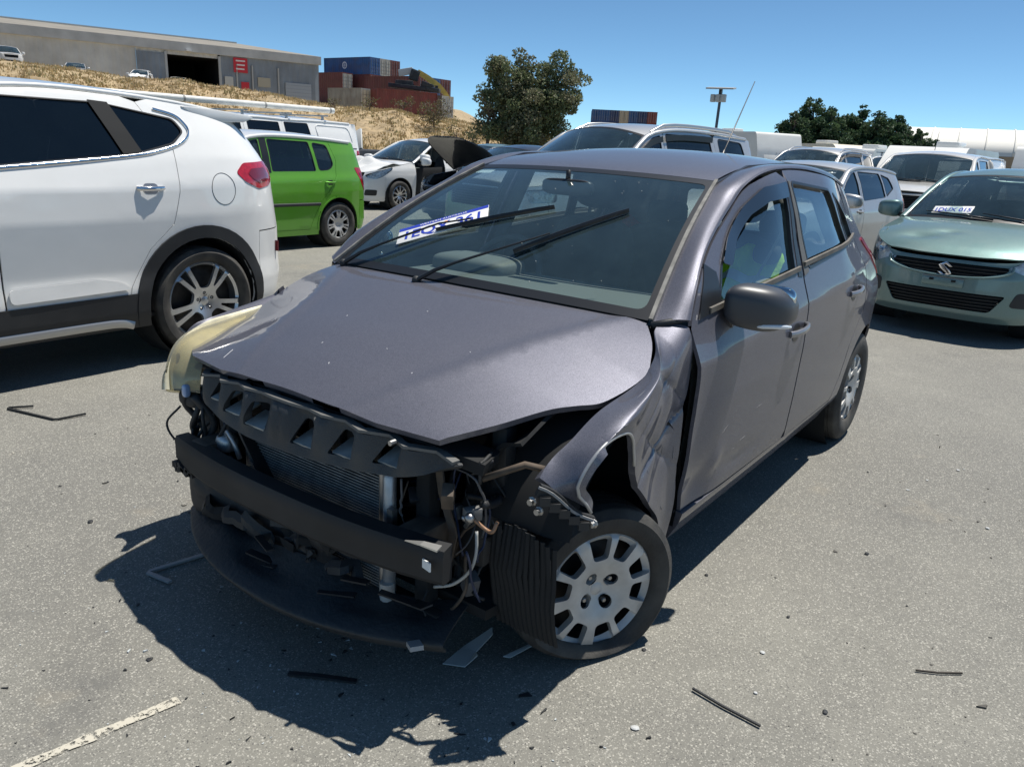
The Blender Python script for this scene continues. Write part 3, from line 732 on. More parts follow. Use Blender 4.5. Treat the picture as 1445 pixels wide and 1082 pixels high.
# ---------------------------------------------------------------- the wrecked hatchback: shape functions
def ss_(a, b, x):
    t = np.clip((x-a)/(b-a), 0, 1); return t*t*(3-2*t)
H_ZC = [(-.40, 1.025), (-.25, 1.003), (-.13, .985), (0, .955), (.25, .895), (.45, .835), (.56, .792), (.64, .755)]
def hood_xyz(X, Y):
    a = np.array(H_ZC); zc = np.interp(X, a[:, 0], a[:, 1]); zc = (zc+np.interp(X+.04, a[:, 0], a[:, 1])+np.interp(X-.04, a[:, 0], a[:, 1]))/3
    yc = np.interp(X, [-.25, .05, .25, .40, .58], [.665, .49, .41, .345, .25]); k = np.interp(X, [-.25, 0, .2, .5], [.18, .30, .30, .135])
    t = np.abs(Y); d = np.maximum(t-yc, 0)
    z = zc-.018*np.minimum(t/yc, 1.0)**2-k*(np.sqrt(d*d+.0003)-.0173)
    # a faint inner swage on each side
    z = z+.004*np.exp(-((t-yc+.02)/.03)**2)
    return np.stack([X, Y, z], 1)
WS_B = np.array([-.219, .69, .982]); WS_T = np.array([-.955, .54, 1.371])
def ws_xyz(U, V):
    xb = WS_B[0]+.045*(1-U**2); yb = WS_B[1]*U; zb = .996+(WS_B[2]-.996)*U**2
    xt = WS_T[0]+.055*(1-U**2); yt = WS_T[1]*U; zt = 1.388+(WS_T[2]-1.388)*U**2
    bu = .028*np.sin(np.pi*np.clip(V, -.2, 1.2))
    return np.stack([xb+(xt-xb)*V+bu*.5, yb+(yt-yb)*V, zb+(zt-zb)*V+bu*.85], 1)
# ---------------------------------------------------------------- the wrecked hatchback
def grid_fn(G):
    """bicubic surface through an array of points G[i][j]; domain u in 0..nu-1, v in 0..nv-1"""
    G = np.array(G, float); nu, nv = G.shape[:2]
    def w4(t): return [(-t+2*t*t-t**3)/2, (2-5*t*t+3*t**3)/2, (t+4*t*t-3*t**3)/2, (-t*t+t**3)/2]
    E = np.empty((nu+2, nv+2, 3)); E[1:-1, 1:-1] = G
    E[0, 1:-1] = 2*G[0]-G[1]; E[-1, 1:-1] = 2*G[-1]-G[-2]; E[:, 0] = 2*E[:, 1]-E[:, 2]; E[:, -1] = 2*E[:, -2]-E[:, -3]
    def fn(U, V):
        U = np.clip(U, -.2, nu-.8); V = np.clip(V, -.2, nv-.8)
        i = np.clip(np.floor(U).astype(int), 0, nu-2); j = np.clip(np.floor(V).astype(int), 0, nv-2)
        a = w4(U-i); b = w4(V-j); o = 0
        for p in range(4):
            for q in range(4): o = o+E[i+p, j+q]*(a[p]*b[q])[:, None]
        return o
    return fn
def rect(u0, u1, v0, v1): return [(u0, v0), (u1, v0), (u1, v1), (u0, v1)]

def build_hero():
    root = empty('wrecked_hatchback', (0, 0, 0), 0, 'dark grey hatchback with its front bumper torn off and left guard crushed', 'car')
    PT = P_GREY; ctr = (-1.2, 0, .7)
    def extra(x, z, sg): return -.10*ss_(.80, 1.15, z)*ss_(-1.85, -2.7, x)-.045*ss_(1.05, 1.28, z)*ss_(-1.25, -.75, x)
    B = Belt([(.62, 0), (.60, .40), (.52, .62), (.36, .76), (.15, .825), (-.2, .845), (-1.2, .852), (-2.2, .85), (-2.6, .835), (-2.82, .79), (-3.02, .66), (-3.12, .42), (-3.15, 0)],
             [(.20, .20, .10), (.245, .245, .070), (.32, .32, .030), (.38, .38, .020), (.50, .54, .010), (.68, .80, 0), (.835, .985, .005), (.965, 1.118, .055), (1.10, 1.20, .098), (1.25, 1.29, .138), (1.38, 1.385, .188), (1.46, 1.46, .25)],
             [(.2, .2, .05), (.5, .5, 0), (.8, .8, .05)],
             [(.20, .20, .06), (.35, .35, 0), (.62, .62, .01), (.80, .80, .04), (.97, .97, .07), (1.15, 1.15, .17), (1.42, 1.42, .36)], 0, -2.5, .010, extra)
    rail = sline([(-.30, .985), (-.36, 1.06), (-.46, 1.130), (-.60, 1.196), (-.787, 1.268), (-1.02, 1.374), (-1.40, 1.425), (-1.85, 1.415), (-2.3, 1.375), (-2.7, 1.33), (-3.2, 1.30)])
    def pan(name, poly, m=PT, cuts=(), parent=root, fn=None, **k):
        k.setdefault('h', .035); k.setdefault('ctr', ctr)
        return panel(name, fn or B.P, poly, m, parent, cuts, **k)
    arch = circ(-2.525, .305, .345, 48)
    # ---- left and right doors, quarters, sills
    W1 = [(-.50, 1.008), (-1.245, 1.030), (-1.335, 1.372), (-1.09, 1.352), (-.90, 1.287), (-.70, 1.190), (-.565, 1.108)]
    W1 = rnd(W1, [.01, .02, .03, .1, .12, .12, .06])
    G1 = [(-.50, 1.0), (-1.245, 1.02), (-1.320, 1.305), (-1.20, 1.298), (-1.00, 1.255), (-.80, 1.175), (-.64, 1.09), (-.54, 1.03)]
    W2 = rnd([(-1.40, 1.040), (-2.035, 1.090), (-1.94, 1.345), (-1.42, 1.382)], .03)
    W3 = rnd([(-2.075, 1.094), (-2.28, 1.105), (-2.285, 1.205), (-2.0, 1.335)], [.02, .03, .06, .03])
    def dent_door(Q):
        x, y, z = Q[:, 0], Q[:, 1], Q[:, 2]
        d = .5*.030*np.exp(-((x+.34)/.10)**2-((z-.60)/.28)**2)+.022*np.exp(-((x+.44)/.10)**2-((z-.42)/.07)**2)
        d = d-.010*np.exp(-((x+.52)/.05)**2-((z-.46+.35*(x+.5))/.05)**2)+.006*np.exp(-((x+.75)/.18)**2-((z-.47-.05*x)/.035)**2)
        d = d+.0015*np.sin(z*24+x*7)*np.exp(-((x+.36)/.16)**2)
        Q = Q.copy(); Q[:, 1] = y-d*np.sign(y)*(y > 0); return Q
    tail = [(-2.60, 1.075), (-2.66, 1.09), (-2.86, 1.02), (-3.0, .90), (-2.96, .80), (-2.80, .86), (-2.66, .97)]
    tail = rnd(tail, .02)
    for sd in (1, -1):
        X = lambda p: B.xz(p, sd)
        def tl(x0, x1, n, dz): return [(x, float(rail(x))-dz) for x in np.linspace(x0, x1, n)]
        fedge = [(-.335, .36), (-.325, .50), (-.318, .66), (-.312, .80), (-.300, .90), (-.290, .965)]
        d1 = rnd(fedge[::-1]+[(-1.315, .355), (-1.308, .70), (-1.318, 1.0), (-1.385, 1.36)], 0)
        d1 = fedge[::-1]+[(-1.29, .345), (-1.312, .38), (-1.306, .70), (-1.312, 1.0), (-1.378, 1.385)]+tl(-1.378, -.315, 16, .006)[1:]
        fd = pan('front_door', X(d1), PT, [X(W1)], h=.028, post=dent_door if sd > 0 else None)
        d2 = [(-1.335, .345), (-2.02, .345), (-2.10, .45), (-2.16, .60), (-2.30, .76), (-2.345, .95), (-2.345, 1.22)]+tl(-2.345, -1.392, 12, .006)[1:]+[(-1.326, 1.0), (-1.320, .70), (-1.326, .38)]
        rdr = pan('rear_door', X(d2), PT, [X(W2), X(W3), X(arch)], h=.03)
        st = B.syr(.60)
        q = [(-2.03, .30), (-2.03, .345), (-2.11, .45), (-2.17, .60), (-2.31, .76), (-2.355, .95), (-2.355, 1.22)]+tl(-2.355, -2.72, 6, .004)
        qp = X(q)+[(sd*s_, float(rail(np.interp(s_, B.S, B.c[:, 0])))-.004) for s_ in np.linspace(B.sx(-2.72), st, 7)[1:]]+[(sd*st, .66), (sd*B.sx(-2.86), .66), (sd*B.sx(-2.84), .28)]
        qo = pan('quarter_panel', qp, PT, [X(arch), X(tail)], h=.03)
        pan('sill', X([(-.335, .232), (-2.03, .232), (-2.03, .340), (-.335, .350)]), PT, [X(arch)], h=.05, fold=.03)
        to = pan('tail_lamp', X(tail), M_REDLENS, (), qo, h=.025, fold=.02, off=.006)
        A = np.array(X(tail)); ce = A.mean(0); pan('lamp_section', [tuple(t_) for t_ in ce+(A-ce)*[.45, .5]], mat('pale_lens', (.55, .30, .30), .15, coat=1), (), to, h=.03, fold=0, off=.009)
        # glass
        gl = [(G1 if sd > 0 else W1, fd, 0), (W2, rdr, 1), (W3, rdr, 1)]
        for poly, pr, k in gl:
            pan('window', X(poly), G_SIDE, (), pr, h=.07, fold=0, off=-.012)
        for poly, pr in ((W1, fd), (W2, rdr), (W3, rdr)):
            a = np.array(X(poly)); dirn = np.roll(a, -1, 0)-np.roll(a, 1, 0); nrm = np.stack([-dirn[:, 1], dirn[:, 0]], 1); nrm /= np.linalg.norm(nrm, axis=1)[:, None]+1e-9
            ce = a.mean(0); sg = np.sign(((a-ce)*nrm).sum(1)); inn = a-nrm*sg[:, None]*.011
            pan('window_seal', [tuple(t_) for t_ in a], M_TRIM, [[tuple(t_) for t_ in inn]], pr, h=.05, fold=.014, off=.002)
        # black B post between the doors, waist mouldings
        pan('pillar_trim', X([(-1.262, 1.025), (-1.305, 1.02), (-1.372, 1.375), (-1.345, 1.372)]), M_TRIM, (), fd, h=.04, fold=0, off=.0025)
        pan('pillar_trim', X([(-1.33, 1.02), (-1.392, 1.035), (-1.412, 1.378), (-1.390, 1.383)]), mat('dusty_grey_trim', (.10, .10, .095), .6), (), rdr, h=.04, fold=0, off=.0025)
        w_f = [B.p(x, .992+(-.06)*(x+.3), sd)+np.array([0, sd*.004, .004]) for x in np.linspace(-.42, -1.29, 8)]; w_r = [B.p(x, .998-.06*(x+.3), sd)+np.array([0, sd*.004, .006]) for x in np.linspace(-1.345, -2.30, 8)]
        mw = mat('weathered_waist_moulding', (.13, .12, .105), .75, noise=.3, nscale=12)
        sweep_obj('waist_moulding', w_f, [(-.005, -.009), (.005, -.009), (.005, .009), (-.005, .009)], mw, fd); sweep_obj('waist_moulding', w_r, [(-.005, -.009), (.005, -.009), (.005, .009), (-.005, .009)], mw, rdr)
        # handles
        for hx, hz, pr in ((-1.20, .826, fd), (-2.06, .880, rdr)):
            cup = circ(hx+.012, hz-.004, .046, 20, ry=.036)
            co = pan('handle_recess', X(cup), M_TRIM, (), pr, h=.02, fold=0, off=.0015)
            P = [B.p(hx+t*.095, hz+.006-t*.006, sd) for t in (1, .7, .1, -.5, -.85, -1)]
            sweep_obj('door_handle', [Vector(p)+Vector((0, sd, 0))*o_ for p, o_ in zip(P, (.004, .018, .028, .026, .018, .003))], oval(.009, .013, 10, .8), paint('handle_grey', (.30, .30, .32), .6, .3), pr)
        # sail triangle and mirror
        sail = [(-.345, .985), (-.515, 1.000), (-.535, 1.105), (-.47, 1.135), (-.39, 1.05)]
        pan('mirror_sail', X(sail), M_TRIM, (), fd, h=.03, fold=.004, off=.004)
        mr = bpy.data.objects.new('door_mirror', None); COL.objects.link(mr); mr.parent = fd; mr.location = (-.575, sd*.897, 1.008)
        v, f = superball((0, 0, 0), (.074, .092, .070), .62, .60, 20)
        v2 = []
        for x, y, z in v:
            o_ = y/.092   # +1 outboard
            z = z*(1-.22*max(0, o_)**2)-.012*o_; x = x-.045*o_-.03*max(0, o_)**2
            v2.append((x, sd*y, z))
        hs = MB().add(v2, f).build('mirror_housing', mat('matte_dark_mirror_shell', (.036, .041, .050), .46, coat=.25, coat_rough=.35), mr, smooth=3)
        MB().add(*superball((-.070, sd*.0, .0), (.02, .088, .066), .4, .5)).build('mirror_glass', mat('mirror_glass', (.6, .63, .65), .03, 1.0), mr, smooth=3)
        ind = [(.052-.02*t-.075*t*t, sd*(.006+.084*t), -.050-.004*t+.004*math.sin(3*t)) for t in np.linspace(.02, 1.0, 9)]
        MB().sweep(ind, oval(.012, .009, 8), scale=[.35, .8, 1, 1, 1, 1, 1, .9, .6]).build('indicator_lens', mat('clear_indicator', (.62, .66, .70), .12, coat=1), mr, smooth=3)
        MB().tube([(0, -sd*.085, -.05), (.012, -sd*.12, -.057), (.015, -sd*.175, -.062)], [.032, .026, .034], 12).build('mirror_arm', M_TRIM, mr, smooth=3)
        MB().ball((.022, -sd*.115, -.03), .012, 6).build('bolt', M_CHROME, mr, smooth=3)
    # wind deflector over the open front window
    vis = [(-1.345, 1.375), (-1.10, 1.356), (-.905, 1.29), (-.71, 1.195), (-.60, 1.125), (-.66, 1.11), (-.78, 1.185), (-.95, 1.262), (-1.12, 1.305), (-1.33, 1.318)]
    pan('wind_deflector', B.xz(rnd(vis, .015), 1), mat('smoked_acrylic', (.012, .013, .015), .12, coat=.6), (), root, h=.05, fold=.003, off=.010)
    # ---- A-pillars and roof side bands between glass/roof and the door frames
    for sd in (1, -1):
        inn = [(WS_B[0]-.0, WS_B[1]+.012, WS_B[2]-.006)]+[tuple(ws_xyz(np.array([1.012]), np.array([v]))[0]) for v in (.2, .4, .6, .8, .97)]+[(-1.25, .545, 1.425), (-1.7, .555, 1.443), (-2.2, .55, 1.425), (-2.68, .52, 1.365)]
        xo = [-.292, -.37, -.50, -.665, -.84, -1.0, -1.28, -1.72, -2.2, -2.66]
        G = []
        for (ix, iy, iz), x in zip(inn, xo):
            o_ = B.p(x, float(rail(x))+.004); a = np.array([ix, iy, iz]); b = np.array(o_); m_ = (a+b)/2+np.array([.004, .008, .009])
            m2 = a*.22+b*.78+np.array([.0, .010, .006])
            G.append([tuple(p*np.array([1, sd, 1])) for p in (a, m_, m2, b)])
        panel('pillar_panel', grid_fn(G), rect(0, 9, 0, 3), PT, root, [], h=.22, fold=.012, ctr=ctr)
        # bright moulding along the windscreen edge
        mo = [np.array(ws_xyz(np.array([1.004*sd]), np.array([v]))[0])+np.array([.004, sd*.004, .006]) for v in np.linspace(.0, 1.0, 12)]
        sweep_obj('windscreen_moulding', mo, [(-.006, -.004), (.006, -.004), (.006, .004), (-.006, .004)], mat('bleached_rubber_moulding', (.17, .165, .15), .6, noise=.4, nscale=25), root)
        rd_ = [(p[0], p[1]*1.0, p[2]+.003) for p in [tuple(G[k][0]) for k in range(5, 10)]]
        sweep_obj('roof_ditch_moulding', rd_, [(-.006, -.004), (.006, -.004), (.006, .004), (-.006, .004)], M_TRIM, root)
    # ---- roof
    zr = sline([(-.80, 1.350), (-.92, 1.392), (-1.1, 1.428), (-1.4, 1.468), (-1.7, 1.482), (-2.1, 1.472), (-2.5, 1.43), (-2.75, 1.385), (-3.0, 1.34)])
    ye = sline([(-.8, .56), (-.955, .54), (-1.25, .545), (-1.7, .555), (-2.2, .55), (-2.68, .52), (-3, .49)]); ze = sline([(-.8, 1.30), (-.955, 1.371), (-1.25, 1.425), (-1.7, 1.443), (-2.2, 1.425), (-2.68, 1.365), (-3, 1.32)])
    rf = lambda X, Y: np.stack([X, Y, ze(X)+(zr(X)-ze(X))*(1-np.minimum(np.abs(Y)/ye(X), 1.1)**2.2)], 1)
    hd = [(-.962+.055*(1-(y/.535)**2), y) for y in np.linspace(-.535, .535, 15)]
    sd_l = [(x, float(ye(x))-.004) for x in np.linspace(-1.0, -2.72, 14)]
    pan('roof', hd+sd_l+[(-2.78, 0)]+[(x, -y) for x, y in sd_l[::-1]], PT, (), fn=rf, h=.05, fold=.012)
    MB().tube([(-2.30, 0, 1.452), (-2.33, 0, 1.475), (-2.35, 0, 1.50), (-2.66, .0, 1.87)], [.014, .012, .004, .0022], 8).build('roof_aerial', M_TRIM, root, smooth=3)
    # ---- tail
    st = B.syr(.60)+.004
    wr = B.yr(rnd([(-.50, 1.0), (.50, 1.0), (.45, 1.27), (-.45, 1.27)], .05))
    tg = pan('tailgate', [(st, .66), (2*B.L-st, .66)]+[(s_, 1.30) for s_ in np.linspace(2*B.L-st, st, 12)], PT, [wr], h=.05)
    pan('rear_window', wr, G_SIDE, (), tg, h=.1, fold=0, off=-.008)
    pan('spoiler', [(st+.02, 1.28), (2*B.L-st-.02, 1.28), (2*B.L-st-.05, 1.345), (st+.05, 1.345)], PT, (), tg, h=.06, fold=.04, off=.03)
    pan('rear_bumper', [(B.sx(-2.84)+.004, .26), (2*B.L-B.sx(-2.84)-.004, .26), (2*B.L-B.sx(-2.86)-.004, .655), (B.sx(-2.86)+.004, .655)], PT, (), h=.06)
    # ---- bonnet
    he = [(-.219, .682), (-.142, .744), (-.078, .776), (-.035, .790), (.035, .778), (.111, .757), (.149, .738), (.191, .700), (.242, .667), (.318, .632), (.392, .598), (.456, .560), (.516, .519)]
    he = catmull(he, 3)
    fr_ = [(.551, .335), (.566, .106), (.566, -.106), (.551, -.335)]
    hr = [(-.168-.001*0-.05*(y/.682)**2, y) for y in np.linspace(-.62, .62, 13)]
    right = catmull([(.508, -.550), (.465, -.618), (.405, -.672), (.330, -.698), (.24, -.718), (.15, -.742), (.05, -.772), (-.03, -.786), (-.078, -.776), (-.142, -.744), (-.219, -.682)], 3)
    bo = panel('bonnet', hood_xyz, he+fr_+right+hr, PT, root, (), h=.028, fold=.018, ctr=ctr)
    panel('bonnet_underside', hood_xyz, [(x*.97-.005, y*.965) for x, y in he+fr_+right+hr], M_VOID, bo, (), h=.06, fold=0, off=-.022, ctr=ctr)
    # scratches and chips
    chip = mat('chipped_paint', (.55, .55, .56), .6)
    for x, y, l_, a in ((.46, -.40, .045, .3), (.35, -.10, .006, 0), (.18, -.18, .005, 0), (.30, .12, .006, 1), (.05, .05, .005, 0), (.43, .02, .008, .6), (.36, .28, .005, 0), (.2, .35, .006, 1)):
        pts = hood_xyz(np.array([x, x+l_*math.cos(a)]), np.array([y, y+l_*math.sin(a)])); MB().tube(pts+np.array([0, 0, .0005]), [.0012, .0008], 5).build('scratch', chip, bo)
    # ---- windscreen with black border, dots of dirt, wipers, cowl
    U4 = rect(-1, 1, 0, 1)
    wo = panel('windscreen', ws_xyz, U4, G_CLEAR, root, (), h=.08, fold=0, ctr=ctr)
    panel('windscreen_border', ws_xyz, U4, M_TRIM, wo, [rnd(rect(-.965, .965, .045, .955), .05)], h=.07, fold=0, off=.0012, ctr=ctr)
    sp = mat('bird_speck', (.62, .62, .60), .8)
    mbs = MB()
    for k in range(22):
        u, v = rng.uniform(.0, .95), rng.uniform(.08, .9); p = ws_xyz(np.array([u]), np.array([v]))[0]; mbs.ball((p[0]+.0015, p[1], p[2]+.002), float(rng.uniform(.0008, .0022)), 4, (1, 1, .5))
    tag(mbs.build('dirt_specks', sp, wo), kind='stuff')
    st_ = rect(-.965, -.79, .905, .945); panel('sticker', ws_xyz, st_, mat('pale_sticker', (.55, .65, .66), .5), wo, (), h=.1, fold=0, off=-.004, ctr=ctr)
    cw = lambda U, V: ws_xyz(U, V*.04)+np.stack([(1-V)*.06+0*U, 0*U, -.012-(1-V)*.03], 1)
    panel('cowl', cw, U4, M_BLACK, root, (), h=.1, fold=0, ctr=ctr)
    MB().tube([(WS_B[0]+.01, .705, .972), (-.25, .745, .985), (-.285, .765, .985)], [.012, .01, .008], 6).build('cowl_clip', M_BLACK, root, smooth=3)
    def onws(u, v, o=.014):
        a = ws_xyz(np.array([u, u+.01, u]), np.array([v, v, v+.01])); n = np.cross(a[1]-a[0], a[2]-a[0]); n /= np.linalg.norm(n); return Vector(a[0])+Vector(n)*o
    for A_, Bm, C_ in (((-.90, -.01), (-.46, .315), (.154, .577)), ((-.27, -.035), (.17, .25), (.621, .621))):
        wp = bpy.data.objects.new('wiper', None); COL.objects.link(wp); wp.parent = root
        mid = [(A_[0]+(Bm[0]-A_[0])*t, A_[1]+(Bm[1]-A_[1])*t) for t in np.linspace(0, 1, 6)]
        MB().sweep([onws(u, v, .012+.022*min(1, 4*t)) for (u, v), t in zip(mid, np.linspace(0, 1, 6))]+[onws(Bm[0]+(C_[0]-Bm[0])*.28, Bm[1]+(C_[1]-Bm[1])*.28, .026)], oval(.008, .005, 8, .7), scale=[1.7, 1.4, 1, .9, .8, .7, .6]).build('wiper_arm', M_TRIM, wp, smooth=1)
        b0 = (Bm[0]-.05*(C_[0]-Bm[0]), Bm[1]-.05*(C_[1]-Bm[1]))
        bl = [(b0[0]+(C_[0]-b0[0])*t, b0[1]+(C_[1]-b0[1])*t) for t in np.linspace(0, 1, 9)]
        MB().sweep([onws(u, v, .015) for u, v in bl], [(-.0055, -.003), (.0055, -.003), (.003, .005), (-.003, .005)], scale=[.6, .9, 1, 1.15, 1.15, 1, .95, .9, .5]).build('wiper_frame', M_TRIM, wp)
        MB().sweep([onws(u, v, .006) for u, v in bl], [(-.001, -.005), (.001, -.005), (.002, .006), (-.002, .006)]).build('wiper_rubber', M_RUBBER, wp)
        MB().ball(tuple(onws(A_[0], A_[1], .012)), .016, 8).build('wiper_pivot', M_BLACK, wp, smooth=3)
    # ---- crushed left guard, whole right guard
    lip = [(-.225, .79, .25), (-.205, .800, .36), (-.105, .815, .455), (-.005, .828, .54), (.070, .838, .62), (.108, .848, .70), (.145, .858, .757), (.195, .864, .788), (.278, .862, .788), (.335, .860, .760), (.366, .858, .702), (.312, .850, .604)]
    out = [(-.302, .785, .245), (-.298, .805, .40), (-.284, .806, .55), (-.284, .806, .70), (-.294, .808, .84), (-.294, .792, .962), (-.215, .722, .972), (-.088, .782, .914), (.030, .787, .857), (.190, .770, .815), (.322, .766, .760), (.417, .760, .703)]
    G = []
    for i, (a, b) in enumerate(zip(lip, out)):
        a, b = np.array(a), np.array(b); t1, t2 = a*.72+b*.28, a*.34+b*.66
        bul = [0, -.004, -.010, -.014, -.006, .010, .030, .036, .034, .024, .012, .006][i]
        t1 = t1+np.array([0, bul*.7, bul*.25]); t2 = t2+np.array([0, bul, bul*.5]); G.append([a, t1, t2, b])
    gf = grid_fn(G)
    def crum(Q):
        x, y, z = Q[:, 0], Q[:, 1], Q[:, 2]; Q = Q.copy()
        w_ = np.exp(-((x+.13)/.15)**2-((z-.66)/.22)**2)
        f1 = np.abs(np.sin(9*(x*.9+z*.8)+1.2*np.sin(z*9))); f2 = np.abs(np.sin(15*(z-.6*x)+2))
        Q[:, 1] = y-w_*(.020*(1-f1)**4+.010*(1-f2)**4)+.004*w_*np.sin(x*31+z*17)
        w2 = np.exp(-((x-.36)/.05)**2-((z-.68)/.08)**2); Q[:, 1] -= w2*.02; Q[:, 0] += w2*.012*np.sin(z*40)
        Q[:, 1] += .006*np.exp(-((x+.03)/.05)**2-((z-.86)/.03)**2)-.010*np.exp(-((x+.10)/.03)**2-((z-.83)/.05)**2)
        return Q
    fl = panel('crushed_guard', gf, rect(0, 11, 0, 3), PT, root, (), h=.07, fold=.02, ctr=ctr, post=crum); fl['label'] = 'crushed and creased left front guard'
    lipo = [tuple(crum(gf(np.array([u]), np.array([0.]))) [0]) for u in np.linspace(4.5, 11, 24)]
    MB().tube([(x, y-.003, z-.003) for x, y, z in lipo], .0045, 6).build('arch_lip', mat('bare_edge', (.42, .42, .42), .5, .5), fl, smooth=3)
    Gr = [[np.array(p)*np.array([1, -1, 1]) for p in row] for row in [[np.array(a), np.array(a)*.6+np.array(b)*.4+np.array([0, .018, -.01]), np.array(b)-np.array([0, .0, .03])] for a, b in zip(lip, out)]]
    panel('guard', grid_fn(Gr), rect(0, 11, 0, 2), PT, root, (), h=.2, fold=.02, ctr=ctr)
    # torn bumper bracket hanging off the guard tip
    br = bpy.data.objects.new('bumper_bracket', None); COL.objects.link(br); br.parent = root
    p0, p1 = Vector((.425, .758, .690)), Vector((.318, .852, .592))
    dv = (p1-p0); nrm = Vector((.6, .45, .3)).normalized()
    bs = [p0+dv*t+Vector((.006, .004, -.012+.006*math.sin(t*7))) for t in np.linspace(0, 1, 9)]
    MB().sweep(bs, [(-.008, -.016), (.008, -.016), (.008, .016), (-.008, .016)]).build('bracket_rail', M_BLACK, br)
    for t in (.12, .3, .48, .66, .84):
        q = p0+dv*t+Vector((.016, .012, -.024)); MB().box(q, (.016, .026, .022), rz=.7).build('bracket_clip', M_BLACK, br)
    MB().sweep([q+Vector((.010, .008, .012)) for q in bs], [(-.0025, -.003), (.0025, -.003), (.0025, .003), (-.0025, .003)]).build('bracket_edge', mat('worn_edge', (.25, .25, .25), .5), br)
    for q in (p1+Vector((.014, .012, -.006)), p0+Vector((.004, -.012, -.048)), p0+Vector((-.01, .0, -.075))): MB().lathe([(0, .012), (.008, .012), (.008, .002), (.012, 0), (.012, -.004), (0, -.004)], 'X', 8, tuple(q)).build('bolt', M_STEEL, br)
    # scrapes through the paint on the guard and door edge
    rs2 = random.Random(21); bare = mat('scraped_to_primer', (.46, .46, .45), .55, noise=.4, nscale=60)
    for k in range(11):
        u, v = rs2.uniform(1.2, 9.5), rs2.uniform(.15, 2.7); l_ = rs2.uniform(.1, .5); a = rs2.uniform(-.6, .6)
        q = np.array([crum(gf(np.array([u+l_*t*math.cos(a)]), np.array([v+l_*t*math.sin(a)])))[0] for t in np.linspace(0, 1, 4)])+np.array([0.0004, .0010, .0006])
        MB().tube(q, [.0002, .0007*rs2.uniform(.5, 1.3), .0006, .0002], 4).build('scratch', mat('fine_scratch', (.26, .26, .27), .6), fl)
    for k in range(5):
        x, z = -.36-rs2.random()*.5, .42+rs2.random()*.35; l_ = rs2.uniform(.02, .08); a = rs2.uniform(-.5, .5)
        q = dent_door(np.array([B.p(x-l_*t*math.cos(a), z+l_*t*math.sin(a)) for t in np.linspace(0, 1, 3)]))+np.array([0, .0011, 0])
        MB().tube(q, [.0002, .0005, .0002], 4).build('scratch', mat('fine_scratch', (.26, .26, .27), .6), root)
    # ---- wheels
    fw = wheel(root, 'cover', .268, .196, .172, (.018, .688, .217), 1, R(-27), R(-12), camber=R(1), label='steered front wheel with scraped cover and sagging tyre')
    for o in fw.children:
        if o.name.startswith('tyre'):
            for v in o.data.vertices:
                if v.co.z < -.150: k = (-.150-v.co.z)/.118; v.co.y *= 1+.22*k; v.co.z = -.150-.066*min(1, k)
    wheel(root, 'cover', .298, .193, .178, (.0, -.725, .298), -1, R(-27), .1)
    for sd in (1, -1): wheel(root, 'cover', .298, .193, .178, (-2.525, sd*.735, .298), sd, 0, .2)
    for sd in (1, -1):
        MB().lathe([(.345, sd*.78), (.35, sd*.45), (.05, sd*.45)], 'Y', 36, (-2.525, 0, .305)).build('wheel_housing', M_VOID, root, smooth=1)
        MB().lathe([(.34, sd*.80), (.37, sd*.74), (.37, sd*.47)], 'Y', 24, (.0, 0, .42), a0=R(15 if sd > 0 else 0), a1=R(200)).build('wheel_housing', M_VOID, root, smooth=1)
    ml = MB()   # ribbed liner torn loose in front of the wheel
    for k in range(13):
        y0 = .595+k*.0158; ml.sweep([(.375+.006*(k % 2)-.010*math.sin(k*.5), y0, .525-.012*(k-6)**2/20), (.385+.012*math.sin(k*.4), y0+.003, .40), (.375, y0+.004, .33), (.360, y0+.004, .26), (.34, y0+.003, .20)], [(-.0085, -.003), (0, .0015), (.0085, -.003)], up=(1, 0, 0), closed=True)
    ml.build('arch_liner', mat('soft_black_liner', (.010, .0115, .013), .8), root, smooth=.5)
    # ---- underbody, engine bay, inner wings
    MB().prism([(.40, .60), (-.3, .70), (-.3, .74), (-2.1, .74), (-2.2, .42), (-2.85, .42), (-3.0, .55), (-3.0, -.55), (-2.85, -.42), (-2.2, -.42), (-2.1, -.74), (-.3, -.74), (-.3, -.70), (.40, -.60)], .03, lambda a, b, h: (a, b, .23+h)).build('floor_pan', M_VOID, root)
    MB().box((-.24, 0, .66), (.03, 1.44, .60)).build('firewall', M_VOID, root)
    for sd in (1, -1):
        G = [[(x, sd*y, z) for y, z in ((.47, .25), (.50, .50), (.58, .70), (.66, z1))] for x, z1 in ((-.24, .90), (0, .86), (.2, .80), (.36, .74))]
        panel('inner_wing', grid_fn(G), rect(0, 3, 0, 3), M_VOID, root, (), h=.2, fold=.01, ctr=(0, 0, .5))
        MB().box((.12, sd*.44, .42), (.80, .06, .12)).build('chassis_rail', M_RUST, root, bevel=.008)
        MB().lathe([(.09, .0), (.085, .12), (.03, .14), (0, .14)], 'Z', 20, (-.02, sd*.53, .72)).build('strut_tower', M_RUST, root, smooth=.6)
    MB().add(*superball((.05, .02, .55), (.24, .30, .22), .45, .4)).build('engine', mat('oily_engine', (.03, .03, .031), .5, .3, noise=.5, nscale=9, bump=.5, bscale=25), root, smooth=3)
    for x, y, z, d in ((.18, .46, .60, (.16, .14, .18)), (.05, -.42, .62, (.2, .18, .2)), (.33, .52, .44, (.10, .08, .16)), (.30, .56, .66, (.06, .05, .20))):
        MB().box((x, y, z), d, rz=.1).build('engine_bay_box', M_BLACK, root, bevel=.012)
    rn = random.Random(5)
